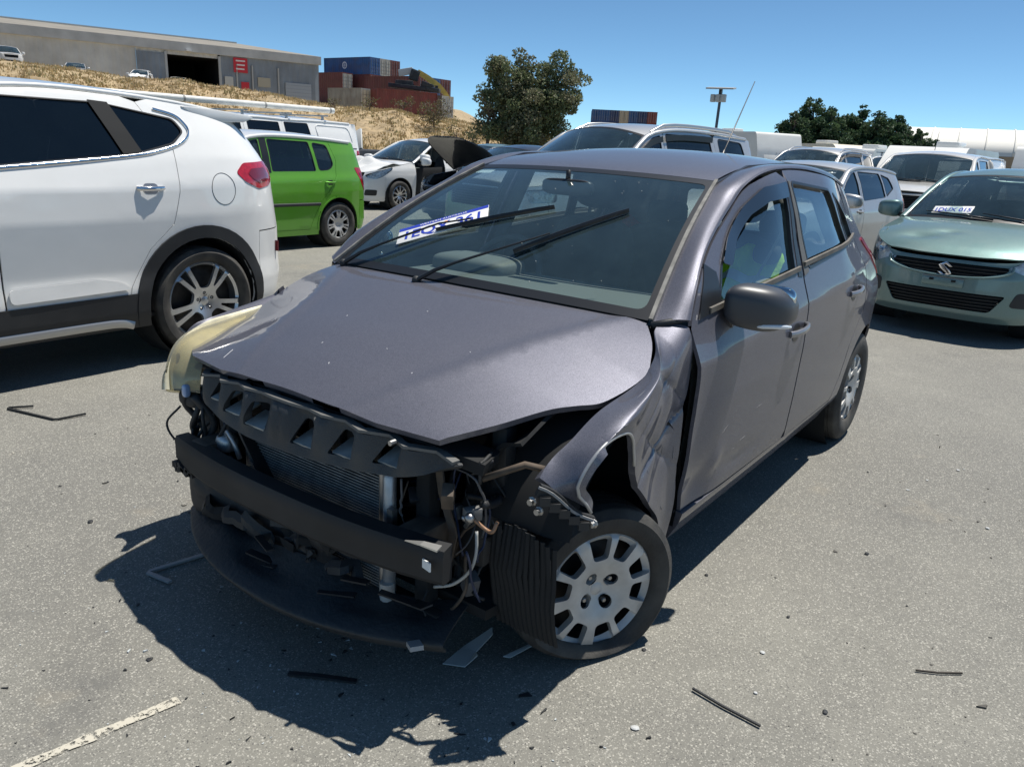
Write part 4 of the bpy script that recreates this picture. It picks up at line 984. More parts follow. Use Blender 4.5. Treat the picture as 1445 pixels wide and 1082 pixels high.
    for k in range(14):
        a = Vector((rn.uniform(.15, .42), rn.uniform(.34, .54), rn.uniform(.42, .70))); pts = [a]
        d = Vector((rn.uniform(-1, 1), rn.uniform(-1, 1), rn.uniform(-1, .5))).normalized()
        for i in range(7): d = (d+Vector((rn.uniform(-.5, .5), rn.uniform(-.5, .5), rn.uniform(-.6, .4)))).normalized(); q = pts[-1]+d*.05; q.x = min(q.x, .45); q.y = min(q.y, .60); q.z = max(q.z, .30); pts.append(q)
        MB().tube(catmull(pts, 3), rn.choice((.005, .008, .012)), 6).build('hose', M_BLACK, root, smooth=3)
    gw = [mat('dull_grey_wire', (.10, .10, .105), .6), M_BLACK, M_RUST, mat('dark_blue_wire', (.02, .03, .07), .5), mat('pale_clip', (.16, .16, .155), .6)]
    for k in range(34):
        sd = 1 if k % 3 else -1; a = Vector((rn.uniform(.30, .50), sd*rn.uniform(.34, .60), rn.uniform(.36, .74))); pts = [a]; d = Vector((rn.uniform(-.4, .4), rn.uniform(-1, 1), rn.uniform(-1.2, .3))).normalized()
        for i in range(6): d = (d+Vector((rn.uniform(-.5, .5), rn.uniform(-.6, .6), rn.uniform(-.6, .4)))).normalized(); q = pts[-1]+d*.04; q.x = min(max(q.x, .20), .50); q.y = max(min(q.y, .60), -.66); q.z = max(q.z, .24); pts.append(q)
        MB().tube(catmull(pts, 3), rn.choice((.0025, .0035, .005)), 5).build('wire', gw[k % 4], root, smooth=3)
    for k in range(22):
        sd = 1 if k % 2 else -1; MB().box((rn.uniform(.34, .50), sd*rn.uniform(.34, .60), rn.uniform(.30, .74)), (rn.uniform(.015, .05), rn.uniform(.015, .05), rn.uniform(.012, .06)), rz=rn.uniform(0, 3), rx=rn.uniform(-.6, .6)).build('connector', gw[rn.choice((0, 1, 1, 2, 4))], root, bevel=.003)
    for sd in (1, -1):
        MB().sweep([(.46, sd*.46, .72), (.475, sd*.50, .60), (.45, sd*.52, .48), (.46, sd*.50, .34)], [(-.012, -.003), (.012, -.003), (.012, .003), (-.012, .003)], up=(1, 0, 0)).build('bent_bracket', M_RUST, root)
        MB().sweep([(.40, sd*.60, .70), (.43, sd*.56, .66), (.44, sd*.50, .67), (.46, sd*.44, .70)], [(-.014, -.002), (.014, -.002), (.014, .002), (-.014, .002)]).build('lamp_bracket', mat('body_colour_strut', (.05, .052, .06), .5), root)
    MB().tube(catmull([(.455, .60, .52), (.46, .605, .46), (.46, .585, .40), (.465, .535, .345), (.47, .475, .315)], 5), .0045, 6).build('loose_cable', mat('pale_cable', (.42, .42, .40), .5), root, smooth=3)
    MB().tube(catmull([(.47, .60, .56), (.455, .63, .535), (.46, .655, .54), (.45, .66, .565)], 4), .005, 6).build('loose_cable', mat('copper_cable', (.30, .17, .10), .5), root, smooth=3)
    MB().ball((.475, .592, .562), .014, 8).ball((.47, .572, .553), .009, 7).tube([(.47, .575, .53), (.47, .60, .565)], .006).build('hose_fitting', M_STEEL, root, smooth=3)
    MB().tube([(.44, .60, .66), (.40, .70, .715), (.36, .74, .70)], .009, 6).build('brace', M_RUST, root, smooth=3)
    # ---- slam panel shroud with six pockets
    def shr(Y, Z): return np.stack([.585-.075*(np.abs(Y)/.5)**2.2+.22*(.70-Z)+.018*np.cos((np.abs(Y-.0)-.16)*2*np.pi/.138)*ss_(.62, .69, Z)*ss_(.765,.735,Z), Y, Z], 1)
    top = [(y, .750-.045*(abs(y)/.55)**2) for y in np.linspace(-.50, .56, 17)]
    bot = [(.56, .700), (.48, .660), (.40, .640), (.25, .630), (.05, .620), (-.15, .615), (-.30, .620), (-.44, .635), (-.50, .66)]
    pk = []
    for y, w_, h_ in ((-.365, .040, .058), (-.245, .044, .066), (-.118, .048, .072), (.095, .048, .072), (.235, .046, .068), (.375, .044, .060)):
        z0 = .648+.06*abs(y)**1.5; pk.append(rnd([(y-w_*1.0, z0), (y+w_*.75, z0), (y+w_*.95, z0+h_), (y-w_*.35, z0+h_)], .008))
    sh = panel('radiator_shroud', shr, [(y, z) for y, z in top][::-1]+[(y, z) for y, z in bot[::-1]], mat('grey_grained_plastic', (.038, .042, .046), .6, bump=.3, bscale=300, dirt=(.13, .13, .12), dscale=6, damt=.4), root, pk, h=.022, fold=.03, ctr=(0, 0, .6))
    for p in pk:
        y0 = min(q[0] for q in p); y1 = max(q[0] for q in p); z0 = min(q[1] for q in p); z1 = max(q[1] for q in p); x0 = float(shr(np.array([(y0+y1)/2]), np.array([z0]))[0][0])
        MB().box((x0-.034, (y0+y1)/2, z0+.012), (.075, y1-y0-.006, .006), ry=.30).build('pocket_floor', mat('skylit_ledge', (.33, .335, .32), .8, noise=.3, nscale=20), sh)  # pale floor colour paints in the skylight caught by the ledge
        MB().box((x0-.075, (y0+y1)/2, (z0+z1)/2), (.006, y1-y0+.04, z1-z0+.05)).build('pocket_back', M_VOID, sh)
    for y in (-.165, .135, .40):
        MB().lathe([(0, .01), (.007, .01), (.007, -.01), (0, -.01)], 'X', 8, (.575-.05*abs(y), y, .735)).build('push_pin', M_STEEL, sh)
    MB().sweep([shr(np.array([y]), np.array([z+.006]))[0]+np.array([-.004, 0, 0]) for y, z in top], [(-.012, -.004), (.012, -.004), (.012, .004), (-.012, .004)]).build('shroud_lip', mat('worn_shroud_edge', (.13, .13, .125), .6), sh)
    MB().sweep([(.49-.06*(abs(y)/.5)**2, y, .752-.05*(abs(y)/.55)**2) for y in np.linspace(-.62, .60, 13)], [(-.05, -.02), (.05, -.02), (.05, .012), (-.05, .012)]).build('slam_panel', M_VOID, root)
    # ---- condenser, radiator, beam, undertray
    cd_ = bpy.data.objects.new('condenser', None); COL.objects.link(cd_); cd_.parent = root
    MB().box((.478, 0, .42), (.012, .60, .40)).build('core', mat('condenser_core', (.05, .052, .052), .6, .4), cd_)
    fm = MB()
    for k in range(44): fm.box((.490, 0, .235+k*.0088), (.014, .585, .0028))
    tag(fm.build('cooling_fins', mat('condenser_fins', (.27, .28, .28), .55, .3, noise=.3, nscale=30), cd_), kind='stuff')
    for y in (-.30, .297): MB().tube([(.488, y, .225), (.488, y, .625)], .011, 10).build('header_tube', M_STEEL, cd_, smooth=1)
    MB().tube([(.492, .328, .245), (.492, .328, .255), (.492, .328, .60), (.492, .328, .612)], [.010, .0185, .0185, .010], 14).build('receiver_tube', mat('dull_aluminium', (.50, .51, .52), .4, .7, noise=.25, nscale=15), cd_, smooth=.8)
    MB().tube([(.500, .328, .215), (.500, .328, .285)], .022, 12).build('receiver_cap', mat('aged_white_plastic', (.42, .42, .40), .5), cd_, smooth=.8)
    MB().box((.515, .36, .50), (.02, .02, .05)).build('clip', M_STEEL, cd_)
    MB().sweep([(.505, -.36, .66), (.515, -.26, .55), (.52, -.16, .44)], [(-.004, -.022), (.004, -.022), (.004, .022), (-.004, .022)], up=(1, 0, .2)).build('hood_latch_brace', M_BLACK, root)
    MB().add(*superball((.50, -.40, .50), (.03, .035, .03), .7, .7)).tube(catmull([(.50, -.40, .53), (.52, -.36, .55), (.52, -.33, .52), (.51, -.32, .47)], 4), .008, 6).build('horn', mat('dull_aluminium', (.50, .51, .52), .4, .7, noise=.25, nscale=15), root, smooth=3)
    MB().box((.46, 0, .22), (.05, 1.0, .04)).build('lower_support', M_VOID, root, bevel=.01)
    for sd in (1, -1): MB().box((.44, sd*.42, .42), (.05, .05, .50)).build('radiator_support', M_VOID, root, bevel=.008)
    bm = bpy.data.objects.new('bumper_beam', None); COL.objects.link(bm); bm.parent = root
    ys = np.linspace(-.585, .585, 21); path = [(.605-.055*(abs(y)/.58)**2.5, y, .450+.006*y) for y in ys]
    MB().sweep(path, [(-.028, -.052), (.018, -.048), (.025, -.036), (.024, -.010), (.024, .016), (.025, .036), (.018, .052), (-.028, .056)], scale=[.86, .93]+[1]*17+[.97, .94]).build('beam', mat('dusty_black_beam', (.017, .018, .020), .6, .1, noise=.3, nscale=7, dirt=(.050, .042, .032), dscale=2.5, damt=.8), bm, smooth=.5)
    MB().sweep([(.600, .49, .513), (.592, .54, .520), (.578, .585, .516)], [(-.010, -.002), (.012, -.002), (.012, .002), (-.010, .002)], scale=[.2, .9, 1.3]).build('torn_flange', mat('bright_torn_metal', (.62, .62, .60), .35, .8), bm)
    MB().box((.588, .552, .462), (.004, .032, .024), rz=-.22).build('sticker', M_WHITEP, bm)
    for k in range(9):
        y = -.575+.012*k; MB().box((.575, y, .400-.006*(k % 3)), (.03, .014, .02+.012*(k % 2)), rx=.2*k).build('torn_edge', M_BLACK, bm)
    for sd in (1, -1): MB().box((.50, sd*.45, .46), (.14, .08, .09)).build('crush_can', M_RUST, bm, bevel=.006)
    G = []
    for y in np.linspace(-.62, .56, 11):
        k = (abs(y+.02)/.56)**2.2; xf = .700-.16*k
        G.append([(xf-.014, y, .172), (xf, y, .200), (xf-.040, y*.985, .222), (xf-.095, y*.97, .235+.010*math.sin(y*13)), (xf-.150, y*.955, .262+.018*math.sin(y*9+1))])
    ut = panel('undertray', grid_fn(G), rect(0, 10, 0, 4), mat('scuffed_undertray', (.016, .021, .025), .55, bump=.3, bscale=60, dirt=(.05, .052, .052), dscale=6, damt=.5), root, (), h=.16, fold=.006, ctr=(0, 0, -3))
    rn = random.Random(9)
    for k in range(10):
        y = rn.uniform(-.55, .5); MB().box((.61-.15*(abs(y)/.56)**2-rn.uniform(0, .05), y, .215+rn.uniform(0, .10)), (rn.uniform(.02, .05), rn.uniform(.06, .16), .005), rz=rn.uniform(-.5, .5), rx=rn.uniform(-.3, .3)).build('torn_plastic', M_BLACK, ut)
    MB().box((.585, .515, .212), (.035, .05, .012), rz=-.6, rx=.3).build('torn_plastic', mat('grey_torn_edge', (.34, .34, .33), .6), ut)
    # torn lower ducting hiding most of the core below the beam
    for k in range(14):
        y = rn.uniform(-.50, .12); z = rn.uniform(.27, .39); a = [Vector((.535+rn.uniform(-.02, .03), y+.035*i+rn.uniform(-.02, .02), z+rn.uniform(-.025, .025))) for i in range(5)]
        MB().sweep(catmull([tuple(q) for q in a], 2), [(-.020, -.002), (.004, -.006), (.022, .001), (.002, .005)], up=(1, 0, rn.uniform(-.6, .6))).build('torn_duct', (M_BLACK, M_VOID, mat('scuffed_undertray', (.016, .021, .025), .55))[k % 3], root, smooth=.4)
    panel('lower_duct', lambda Y, Z: np.stack([.525+.012*np.sin(Y*21)+.01*np.sin(Z*40+Y*9), Y, Z], 1), catmull([(-.50, .40), (-.2, .385), (.05, .39), (.12, .33), (.07, .28), (.12, .22), (-.1, .20), (-.5, .21)], 3, True), M_BLACK, root, (), h=.03, fold=.006, ctr=(0, 0, .3))
    MB().add(*superball((.44, -.52, .30), (.10, .09, .12), .6, .5)).build('washer_bottle', M_BLACK, root, smooth=3)
    for k in range(10):
        a = Vector((.50, -.50+rn.uniform(-.16, .12), .60+rn.uniform(-.12, .05))); pts = [a+Vector((.02*math.sin(i*1.3+k), .03*math.cos(i*1.1+k*2), -.045*i)) for i in range(6)]
        MB().tube(catmull(pts, 3), rn.choice((.006, .01, .014)), 6).build('hose', M_BLACK, root, smooth=3)
    MB().tube(catmull([(.50, -.66, .56), (.53, -.70, .50), (.53, -.66, .45), (.51, -.60, .44)], 5), .004, 6).build('loose_cable', M_BLACK, root, smooth=3)
    # ---- surviving right headlamp, yellowed
    G = []
    for inn, ou in (((.10, -.690, .822), (.06, -.775, .818)), ((.28, -.640, .800), (.22, -.742, .812)), ((.385, -.598, .785), (.365, -.712, .805)), ((.455, -.560, .752), (.468, -.688, .772)), ((.488, -.545, .690), (.528, -.660, .706)), ((.495, -.545, .632), (.552, -.630, .628))):
        a, b = np.array(inn), np.array(ou); G.append([a, a*.6+b*.4+np.array([.024, -.008, .014]), a*.2+b*.8+np.array([.018, -.016, .010]), b, b+np.array([-.10, -.03, -.035])])
    hl = panel('headlamp', grid_fn(G), rect(0, 5, 0, 4), glass('yellowed_lens', (.74, .70, .52), .34, film=(.62, .57, .40)), root, (), h=.2, fold=.01, ctr=ctr); hl['label'] = 'yellowed right headlamp, still in place'
    panel('lamp_body', grid_fn(G), rect(0.05, 4.95, .05, 3.95), mat('yellowed_reflector', (.66, .62, .46), .45, .2, noise=.3, nscale=14), hl, [circ(3.6, 1.6, .25, 12)], h=.2, fold=-.02, off=-.016, ctr=ctr)
    MB().add(*superball((.46, -.60, .60), (.06, .06, .03), .6, .6)).build('lamp_housing', M_BLACK, root, smooth=3)
    MB().add(*superball((.525, -.575, .640), (.012, .012, .022), .6, .6)).build('bulb_holder', mat('blue_bulb_glass', (.25, .38, .62), .1, coat=1), root, smooth=3)
    # ---- cabin
    MB().add(*superball((-.55, 0, .80), (.36, .70, .155), .3, .28)).build('dashboard', M_DASH, root, smooth=3)
    MB().add(*superball((-.72, -.37, .96), (.12, .20, .055), .5, .5)).build('instrument_hood', M_DASH, root, smooth=3)
    th = [Vector((0, .185*math.cos(a), .185*math.sin(a))) for a in np.linspace(0, 2*math.pi, 33)]
    o = MB().tube(th, .016, 8).add(*superball((0, 0, 0), (.03, .075, .07), .5, .5)).box((0, 0, 0), (.02, .34, .035)).box((0, 0, -.08), (.02, .035, .16)).build('steering_wheel', mat('worn_grey_rim', (.10, .10, .098), .5), root, smooth=1); o.location = (-.90, -.37, .90); o.rotation_euler = (0, -.42, 0)
    for y in (.36, -.36): seat(root, -1.28, y, .50, .50, lean=.32)
    MB().add(*superball((-2.12, 0, .50), (.26, .60, .10), .4, .3)).add(*superball((-2.42, 0, .80), (.09, .60, .28), .4, .3)).build('rear_bench', M_CLOTH, root, smooth=3)
    for y in (-.34, .34): MB().add(*superball((-2.44, y, 1.13), (.05, .12, .07), .5, .5)).build('headrest', M_CLOTH, root, smooth=3)
    MB().box((-1.22, 0, .47), (.9, .16, .16)).build('centre_console', M_DASH, root, bevel=.03)
    MB().add(*superball((-.80, .0, 1.315), (.02, .115, .032), .5, .4)).tube([(-.80, 0, 1.33), (-.80, 0, 1.38)], .01).build('interior_mirror', M_TRIM, root, smooth=3)
    MB().box((-2.62, 0, .86), (.5, 1.16, .03)).build('parcel_shelf', M_DASH, root)
    pan('roof_lining', [(x*.985-.02, y*.97) for x, y in hd]+[(x, y*.97) for x, y in sd_l]+[(-2.70, 0)]+[(x, -y*.97) for x, y in sd_l[::-1]], mat('grey_roof_lining', (.22, .22, .21), .95), (), fn=rf, h=.12, fold=0, off=-.03)
    for sd in (1, -1):
        pan('door_card', B.xz([(-.36, .38), (-2.3, .38), (-2.3, 1.06), (-1.3, 1.0), (-.36, .96)], sd), M_DASH, (), h=.12, fold=0, off=-.06)
        for k, x in enumerate((-1.36,)):
            pts = [np.array(B.p(x-.03*t, z, sd))-np.array([0, sd*.05, 0]) for t, z in ((0, .5), (.5, 1.0), (1.2, 1.2), (1.8, 1.38))]; MB().tube(pts, .035, 8).build('inner_post', M_DASH, root, smooth=3)
    MB().tube([(-1.40, .70, 1.25), (-1.33, .60, .95), (-1.28, .50, .60)], .006, 5).build('seat_belt', mat('pale_belt', (.30, .29, .26), .8), root)
    MB().add(*superball((-1.18, .715, .985), (.10, .03, .026), .5, .5)).build('arm_rest', mat('tan_armrest', (.34, .28, .20), .7), root, smooth=3)
    return root, B
HERO, HB = build_hero()
# registration plate leaning inside the windscreen
def build_plate():
    a = ws_xyz(np.array([-.777, -.313, -.545]), np.array([.267, .538, .40])); ex = Vector(a[1]-a[0]); e2 = ws_xyz(np.array([-.5, -.49, -.5]), np.array([.35, .35, .36]))
    n = Vector(np.cross(e2[1]-e2[0], e2[2]-e2[0])).normalized(); ey = n.cross(ex).normalized()
    c = Vector((a[0]+a[1])/2)-ey*.050+n*.008
    m = basis(c, ex, ey)
    root = bpy.data.objects.new('number_plate', None); COL.objects.link(root); root.matrix_world = m
    tag(root, 'white and blue registration plate tucked under the wiper of the grey wreck', 'number plate')
    blue = mat('plate_blue', (.035, .06, .42), .4)
    MB().box((0, 0, -.001), (.372, .112, .002)).build('plate_sheet', M_WHITEP, root, bevel=.0005)
    MB().box((0, .0445, .0004), (.370, .022, .0008)).build('header_band', blue, root)
    text_mesh('state_name', 'WESTERN AUSTRALIA', .016, M_WHITEP, root, Matrix.Translation((0, .044, .0012)), .0003, 1.25)
    text_mesh('registration', '1EQX 361', .082, blue, root, Matrix.Translation((0, -.012, .0008)), .0004, .95, .0015)
    MB().lathe([(0, .001), (.010, .001), (.010, 0)], 'Z', 12, (.012, .012, .0004)).build('crest', mat('orange_crest', (.8, .35, .12), .5), root)
build_plate()
def build_vest_standin():
    """high-visibility vest thrown over the passenger seat back"""
    G = []
    for i, t in enumerate(np.linspace(-1, 1, 9)):
        y = .53+.16*t; row = []
        for j, s_ in enumerate(np.linspace(0, 1, 9)):
            a = math.pi*s_; x = -1.50-.15*math.cos(a)+.012*math.sin(5*t+3*s_); z = .955+.145*math.sin(a)**.6-.04*t*t-.16*abs(math.cos(a))+.012*math.cos(7*t+2*s_); row.append((x, y+.02*math.sin(6*s_+t), z))
        G.append(row)
    hv = mat('hivis_yellow', (.50, .80, .02), .8, bump=.3, bscale=90)
    root = panel('vest_standin', grid_fn(G), rect(0, 8, 0, 8), hv, None, (), h=.4, fold=.004, ctr=(-1.5, .36, .7))  # made-up vest, stands in for someone reflected in the window
    tag(root, 'yellow-green vest added inside the grey wreck, standing in for a reflected person', 'vest')
    for v in (2.2, 5.8): panel('reflective_strip', grid_fn(G), rect(.2, 7.8, v-.25, v+.25), mat('silver_reflective', (.6, .62, .62), .3, .4), root, (), h=.4, fold=0, off=.003, ctr=(-1.5, .36, .7))
    MB().add(*superball((-1.47, .60, 1.075), (.06, .055, .045), .7, .7)).build('head_standin', mat('dark_cap_cloth', (.03, .03, .028), .9), root, smooth=3)  # added dark lump for the reflected person's head
build_vest_standin()
# ---------------------------------------------------------------- the cars around
def edge_trim(c, name, pts, side, m, parent=None, a=.006, b=.009, out=.004):
    P = [np.array(c.B.p(x, z, side))+np.array([0, side*out, 0]) for x, z in (catmull(pts, 4) if len(pts) > 2 else pts)]
    return sweep_obj(name, P, oval(a, b, 8, .8), m, parent or c.root)
def letters(c, s, size, y, z, m, off=.006, sx=1.0, rear=False):
    P = c.B.P([c.B.syf(y), c.B.syf(y+.01), c.B.syf(y)], [z, z, z+.01]); n = np.cross(P[1]-P[0], P[2]-P[0]); n = n if n[0] > 0 else -n; n /= np.linalg.norm(n)
    return text_mesh('badge', s, size, m, c.root, basis(Vector(P[0])+Vector(n)*off, (0, 1, 0), (0, 0, 1)), .004, sx)

# ---- white SUV on the left
S = dict(paint=P_WHITE, wb=2.67, r=.352, rim=.272, ra=.405, w=.925, sill=.25, tw=.235, h=.05, wheel='five',
    plan=[(.88, 0), (.86, .40), (.78, .62), (.55, .80), (.25, .885), (-.2, .92), (-1.3, .925), (-2.4, .925), (-2.9, .905), (-3.22, .83), (-3.46, .64), (-3.55, .32), (-3.57, 0)],
    side=[(.24, .24, .055), (.34, .34, .018), (.47, .47, .012), (.56, .58, .022), (.85, .92, .0), (1.00, 1.10, .012), (1.12, 1.24, .062), (1.35, 1.40, .145), (1.58, 1.58, .25), (1.70, 1.70, .34)],
    front=[(.2, .2, .06), (.35, .35, .01), (.6, .6, 0), (.8, .8, .03), (.95, .95, .1), (1.1, 1.1, .25)],
    rear=[(.28, .28, .05), (.46, .46, 0), (.78, .78, .012), (.95, .95, .05), (1.18, 1.18, .085), (1.38, 1.38, .28), (1.56, 1.56, .56)],
    top=([(1.0, .85), (.86, .87), (.6, .95), (.3, 1.02), (0, 1.06), (-.3, 1.095), (-.5, 1.115)], [(-.5, 1.115), (-.8, 1.28), (-1.1, 1.44), (-1.35, 1.555), (-1.8, 1.612), (-2.3, 1.605), (-2.8, 1.568), (-3.2, 1.52), (-3.6, 1.49)]),
    xh=-1.28, hoodc=[(.95, .86), (.84, .90), (.6, .99), (.3, 1.07), (0, 1.115), (-.4, 1.15)],
    roofc=[(-1.0, 1.55), (-1.25, 1.61), (-1.6, 1.655), (-2.2, 1.655), (-2.7, 1.62), (-3.05, 1.56), (-3.25, 1.515), (-3.7, 1.49)],
    ztail=.78, xrb=-3.14, xfb=.45, xFD=-.42, xB=-1.46, xre=-3.02, ytail=.66, beltin=(1.05, 1.2),
    reardoor=[(-2.12, .33), (-2.16, .50), (-2.30, .72), (-2.46, .86), (-2.52, 1.05), (-2.545, 1.30), (-2.40, 1.56)],
    windows=[dict(poly=[(-.78, 1.135), (-1.41, 1.185), (-1.41, 1.525), (-1.28, 1.495), (-1.05, 1.38)], door=0),
             dict(poly=[(-1.51, 1.192), (-2.255, 1.262), (-2.135, 1.545), (-1.51, 1.545)], door=1, r=.015),
             dict(poly=[(-2.315, 1.270), (-2.56, 1.325), (-2.665, 1.405), (-2.62, 1.478), (-2.195, 1.541)], door=2, r=.03)],
    rearwin=[(-.56, 1.20), (.56, 1.20), (.50, 1.46), (-.50, 1.46)],
    headlamp=rnd([(.70, .74), (.62, .86), (.30, .95), (.22, .93), (.45, .80)], .03),
    taillamp=rnd([(-2.97, 1.165), (-3.05, 1.225), (-3.36, 1.235), (-3.42, 1.13), (-3.30, 1.075), (-3.16, 1.06), (-3.03, 1.11)], .025),
    grilles=[('upper_grille', [(-.5, .84), (.5, .84), (.36, .60), (-.36, .60)], M_VOID), ('lower_grille', [(-.6, .42), (.6, .42), (.5, .32), (-.5, .32)], M_VOID)],
    handles_xz=[(-1.32, 1.04), (-2.33, 1.075)], handle_mat=M_CHROME, handle_cup=mat('white_handle_cup', (.30, .30, .31), .25, .6), mirror=(-.66, 1.14), glass=G_DARK, rocker_mat=M_BLACK, pillar_sz=(.022, .014))
TUC = Car('white_suv', 'white SUV with black wheel-arch cladding and dark privacy glass', 'car', (1.60, -3.86, 0), 0, S).build()
c = TUC; c.root.scale = (1, 1, 1.025)
for sd in (1, -1):
    low = c.B.xz([(-.36, .252), (-2.30, .252), (-2.26, .42), (-2.20, .462), (-.46, .44), (-.38, .40)], sd)
    c.pan('sill_cladding', low, M_BLACK, c.arch[sd], fold=.01, off=.010)
    for x in (0, -2.67):
        o_ = rnd(circ(x, .362, .485, 48), 0); o_ = [(a, max(b, .26)) for a, b in o_]
        c.pan('arch_cladding', c.B.xz(o_, sd), M_BLACK, [c.B.xz(circ(x, .362, .406, 44), sd)], fold=.02, off=.014)
    mo = c.B.xz(rnd([(-.50, .47), (-1.44, .478), (-1.44, .555), (-.60, .54)], .02), sd); c.pan('door_moulding', mo, P_WHITE, (), fold=.012, off=.018)
    mo = c.B.xz(rnd([(-1.48, .478), (-2.16, .492), (-2.10, .535), (-1.95, .565), (-1.48, .558)], .03), sd); c.pan('door_moulding', mo, P_WHITE, (), fold=.012, off=.018)
    edge_trim(c, 'sill_trim', [(-.5, .285), (-1.2, .290), (-1.9, .297), (-2.08, .292), (-2.16, .270)], sd, mat('satin_silver_trim', (.45, .45, .44), .35, .7), None, .008, .026, .016)
    edge_trim(c, 'chrome_trim', [(-.74, 1.118), (-1.1, 1.147), (-1.5, 1.178), (-1.9, 1.215), (-2.3, 1.258), (-2.45, 1.285), (-2.58, 1.322), (-2.66, 1.362), (-2.695, 1.405), (-2.68, 1.45), (-2.63, 1.495), (-2.50, 1.525)], sd, M_CHROME, None, .006, .011, .005)
    ring = [(-2.845+.092*math.cos(a), 1.065+.098*math.sin(a)) for a in np.linspace(0, 2*math.pi, 33)]
    P = [c.B.p(x, z, sd) for x, z in ring]; MB().tube(P, .0022, 5).build('fuel_flap', M_TRIM, c.root, smooth=3)
    edge_trim(c, 'bumper_reflector', [(-3.37, .615), (-3.37, .69)], sd, M_DKRED, None, .012, .02, .004)
for sd in (1, -1):
    c.pan('pillar_trim', c.B.xz([(-2.225, 1.256), (-2.345, 1.268), (-2.225, 1.546), (-2.11, 1.552)], sd), M_VOID, (), fold=0, off=.0028, h=.05)
    c.pan('pillar_trim', c.B.xz([(-1.42, 1.18), (-1.50, 1.188), (-1.50, 1.552), (-1.42, 1.535)], sd), M_VOID, (), fold=0, off=.0028, h=.05)
    P_ = [(c.B.syr(.74), 1.20), (c.B.syr(.60), 1.20), (c.B.syr(.56), 1.36), (c.B.syr(.52), 1.50), (c.B.syr(.60), 1.50), (c.B.syr(.68), 1.36)]
    c.pan('rear_glass_fin', [(q if sd > 0 else -q, z) for q, z in P_], M_TRIM, (), fold=.01, off=.006, h=.05)
m = MB().prism([(-2.80, 1.585), (-3.02, 1.580), (-3.30, 1.558), (-3.345, 1.540), (-3.26, 1.510), (-2.95, 1.495)], 1.40, lambda a, b, h: (a+.10*((h-.70)/.70)**2, h-.70, b+.022-.050*((h-.70)/.70)**2))
m.build('spoiler', P_WHITE, c.root, bevel=.008)
for y in (.60, -.60):
    MB().prism([(-3.0, 1.50), (-3.17, 1.505), (-3.42, 1.22), (-3.36, 1.20)], .05, lambda a, b, h: (a+.05, y-.025+h+.0*b, b)).build('spoiler_fin', M_TRIM, c.root, bevel=.006)

# ---- green hatch with a white roof
S = S_hatch(paint=P_GREEN, roof_mat=P_WHITE, wheel='cover7', wb=2.451, w=.821, r=.302, rim=.208,
    plan=[(.80, 0), (.785, .30), (.70, .56), (.48, .72), (.2, .79), (-.2, .815), (-1.2, .821), (-2.2, .82), (-2.75, .80), (-3.02, .70), (-3.13, .42), (-3.15, 0)],
    side=[(.18, .18, .06), (.26, .26, .025), (.50, .50, .012), (.70, .74, 0), (.86, .90, .010), (.95, .99, .045), (1.2, 1.22, .10), (1.42, 1.42, .17)],
    rear=[(.20, .20, .05), (.35, .35, 0), (.62, .62, .01), (.85, .85, .03), (1.0, 1.0, .05), (1.2, 1.2, .14), (1.40, 1.40, .26)],
    top=([(.95, .74), (.78, .745), (.6, .79), (.3, .86), (0, .91), (-.25, .95), (-.44, .97)], [(-.44, .97), (-.68, 1.13), (-.9, 1.29), (-1.1, 1.395), (-1.5, 1.44), (-2.2, 1.43), (-2.7, 1.40), (-3.1, 1.385)]),
    xh=-1.05, roofc=[(-.85, 1.39), (-1.05, 1.435), (-1.5, 1.49), (-2.2, 1.485), (-2.65, 1.445), (-2.9, 1.40), (-3.2, 1.385)], xre=-2.80,
    reardoor=[(-1.95, .26), (-2.02, .42), (-2.14, .62), (-2.28, .76), (-2.42, .95), (-2.46, 1.15), (-2.38, 1.40)], xrb=-2.86, ytail=.62,
    windows=[dict(poly=[(-.64, .995), (-1.27, 1.0), (-1.27, 1.385), (-1.10, 1.35), (-.88, 1.23)], door=0), dict(poly=[(-1.40, 1.0), (-2.10, 1.008), (-2.05, 1.375), (-1.40, 1.39)], door=1), dict(poly=[(-2.15, 1.01), (-2.33, 1.025), (-2.415, 1.09), (-2.345, 1.345), (-2.10, 1.372)], door=1, r=.05)],
    rearwin=[(-.52, .98), (.52, .98), (.48, 1.31), (-.48, 1.31)],
    taillamp=rnd([(-2.80, 1.06), (-2.96, 1.055), (-3.10, .80), (-2.98, .74), (-2.90, .86)], .03), handles_xz=[(-1.24, .86), (-2.30, .865)], pillar_mat=P_WHITE, glass=glass('rear_tint', (.16, .19, .20), .02))
FAB = Car('green_hatchback', 'bright green hatchback with a white roof', 'car', (-3.05, -7.50, 0), 0, S).build()
for sd in (1, -1):
    edge_trim(FAB, 'rubbing_strip', [(x, .585) for x in np.linspace(-.50, -2.12, 9)], sd, M_BLACK, None, .009, .020, .008)
    FAB.pan('dark_post', FAB.B.xz([(-1.285, .985), (-1.385, .985), (-1.385, 1.40), (-1.285, 1.395)], sd), M_TRIM, (), fold=0, off=.003)
    FAB.pan('rear_arch_lip', FAB.B.xz([(a, max(b, .24)) for a, b in circ(-2.451, .312, .372, 40)], sd), P_GREEN, [FAB.B.xz(circ(-2.451, .312, .353, 40), sd)], fold=.02, off=.008)  # raised lip in body green round the rear arch

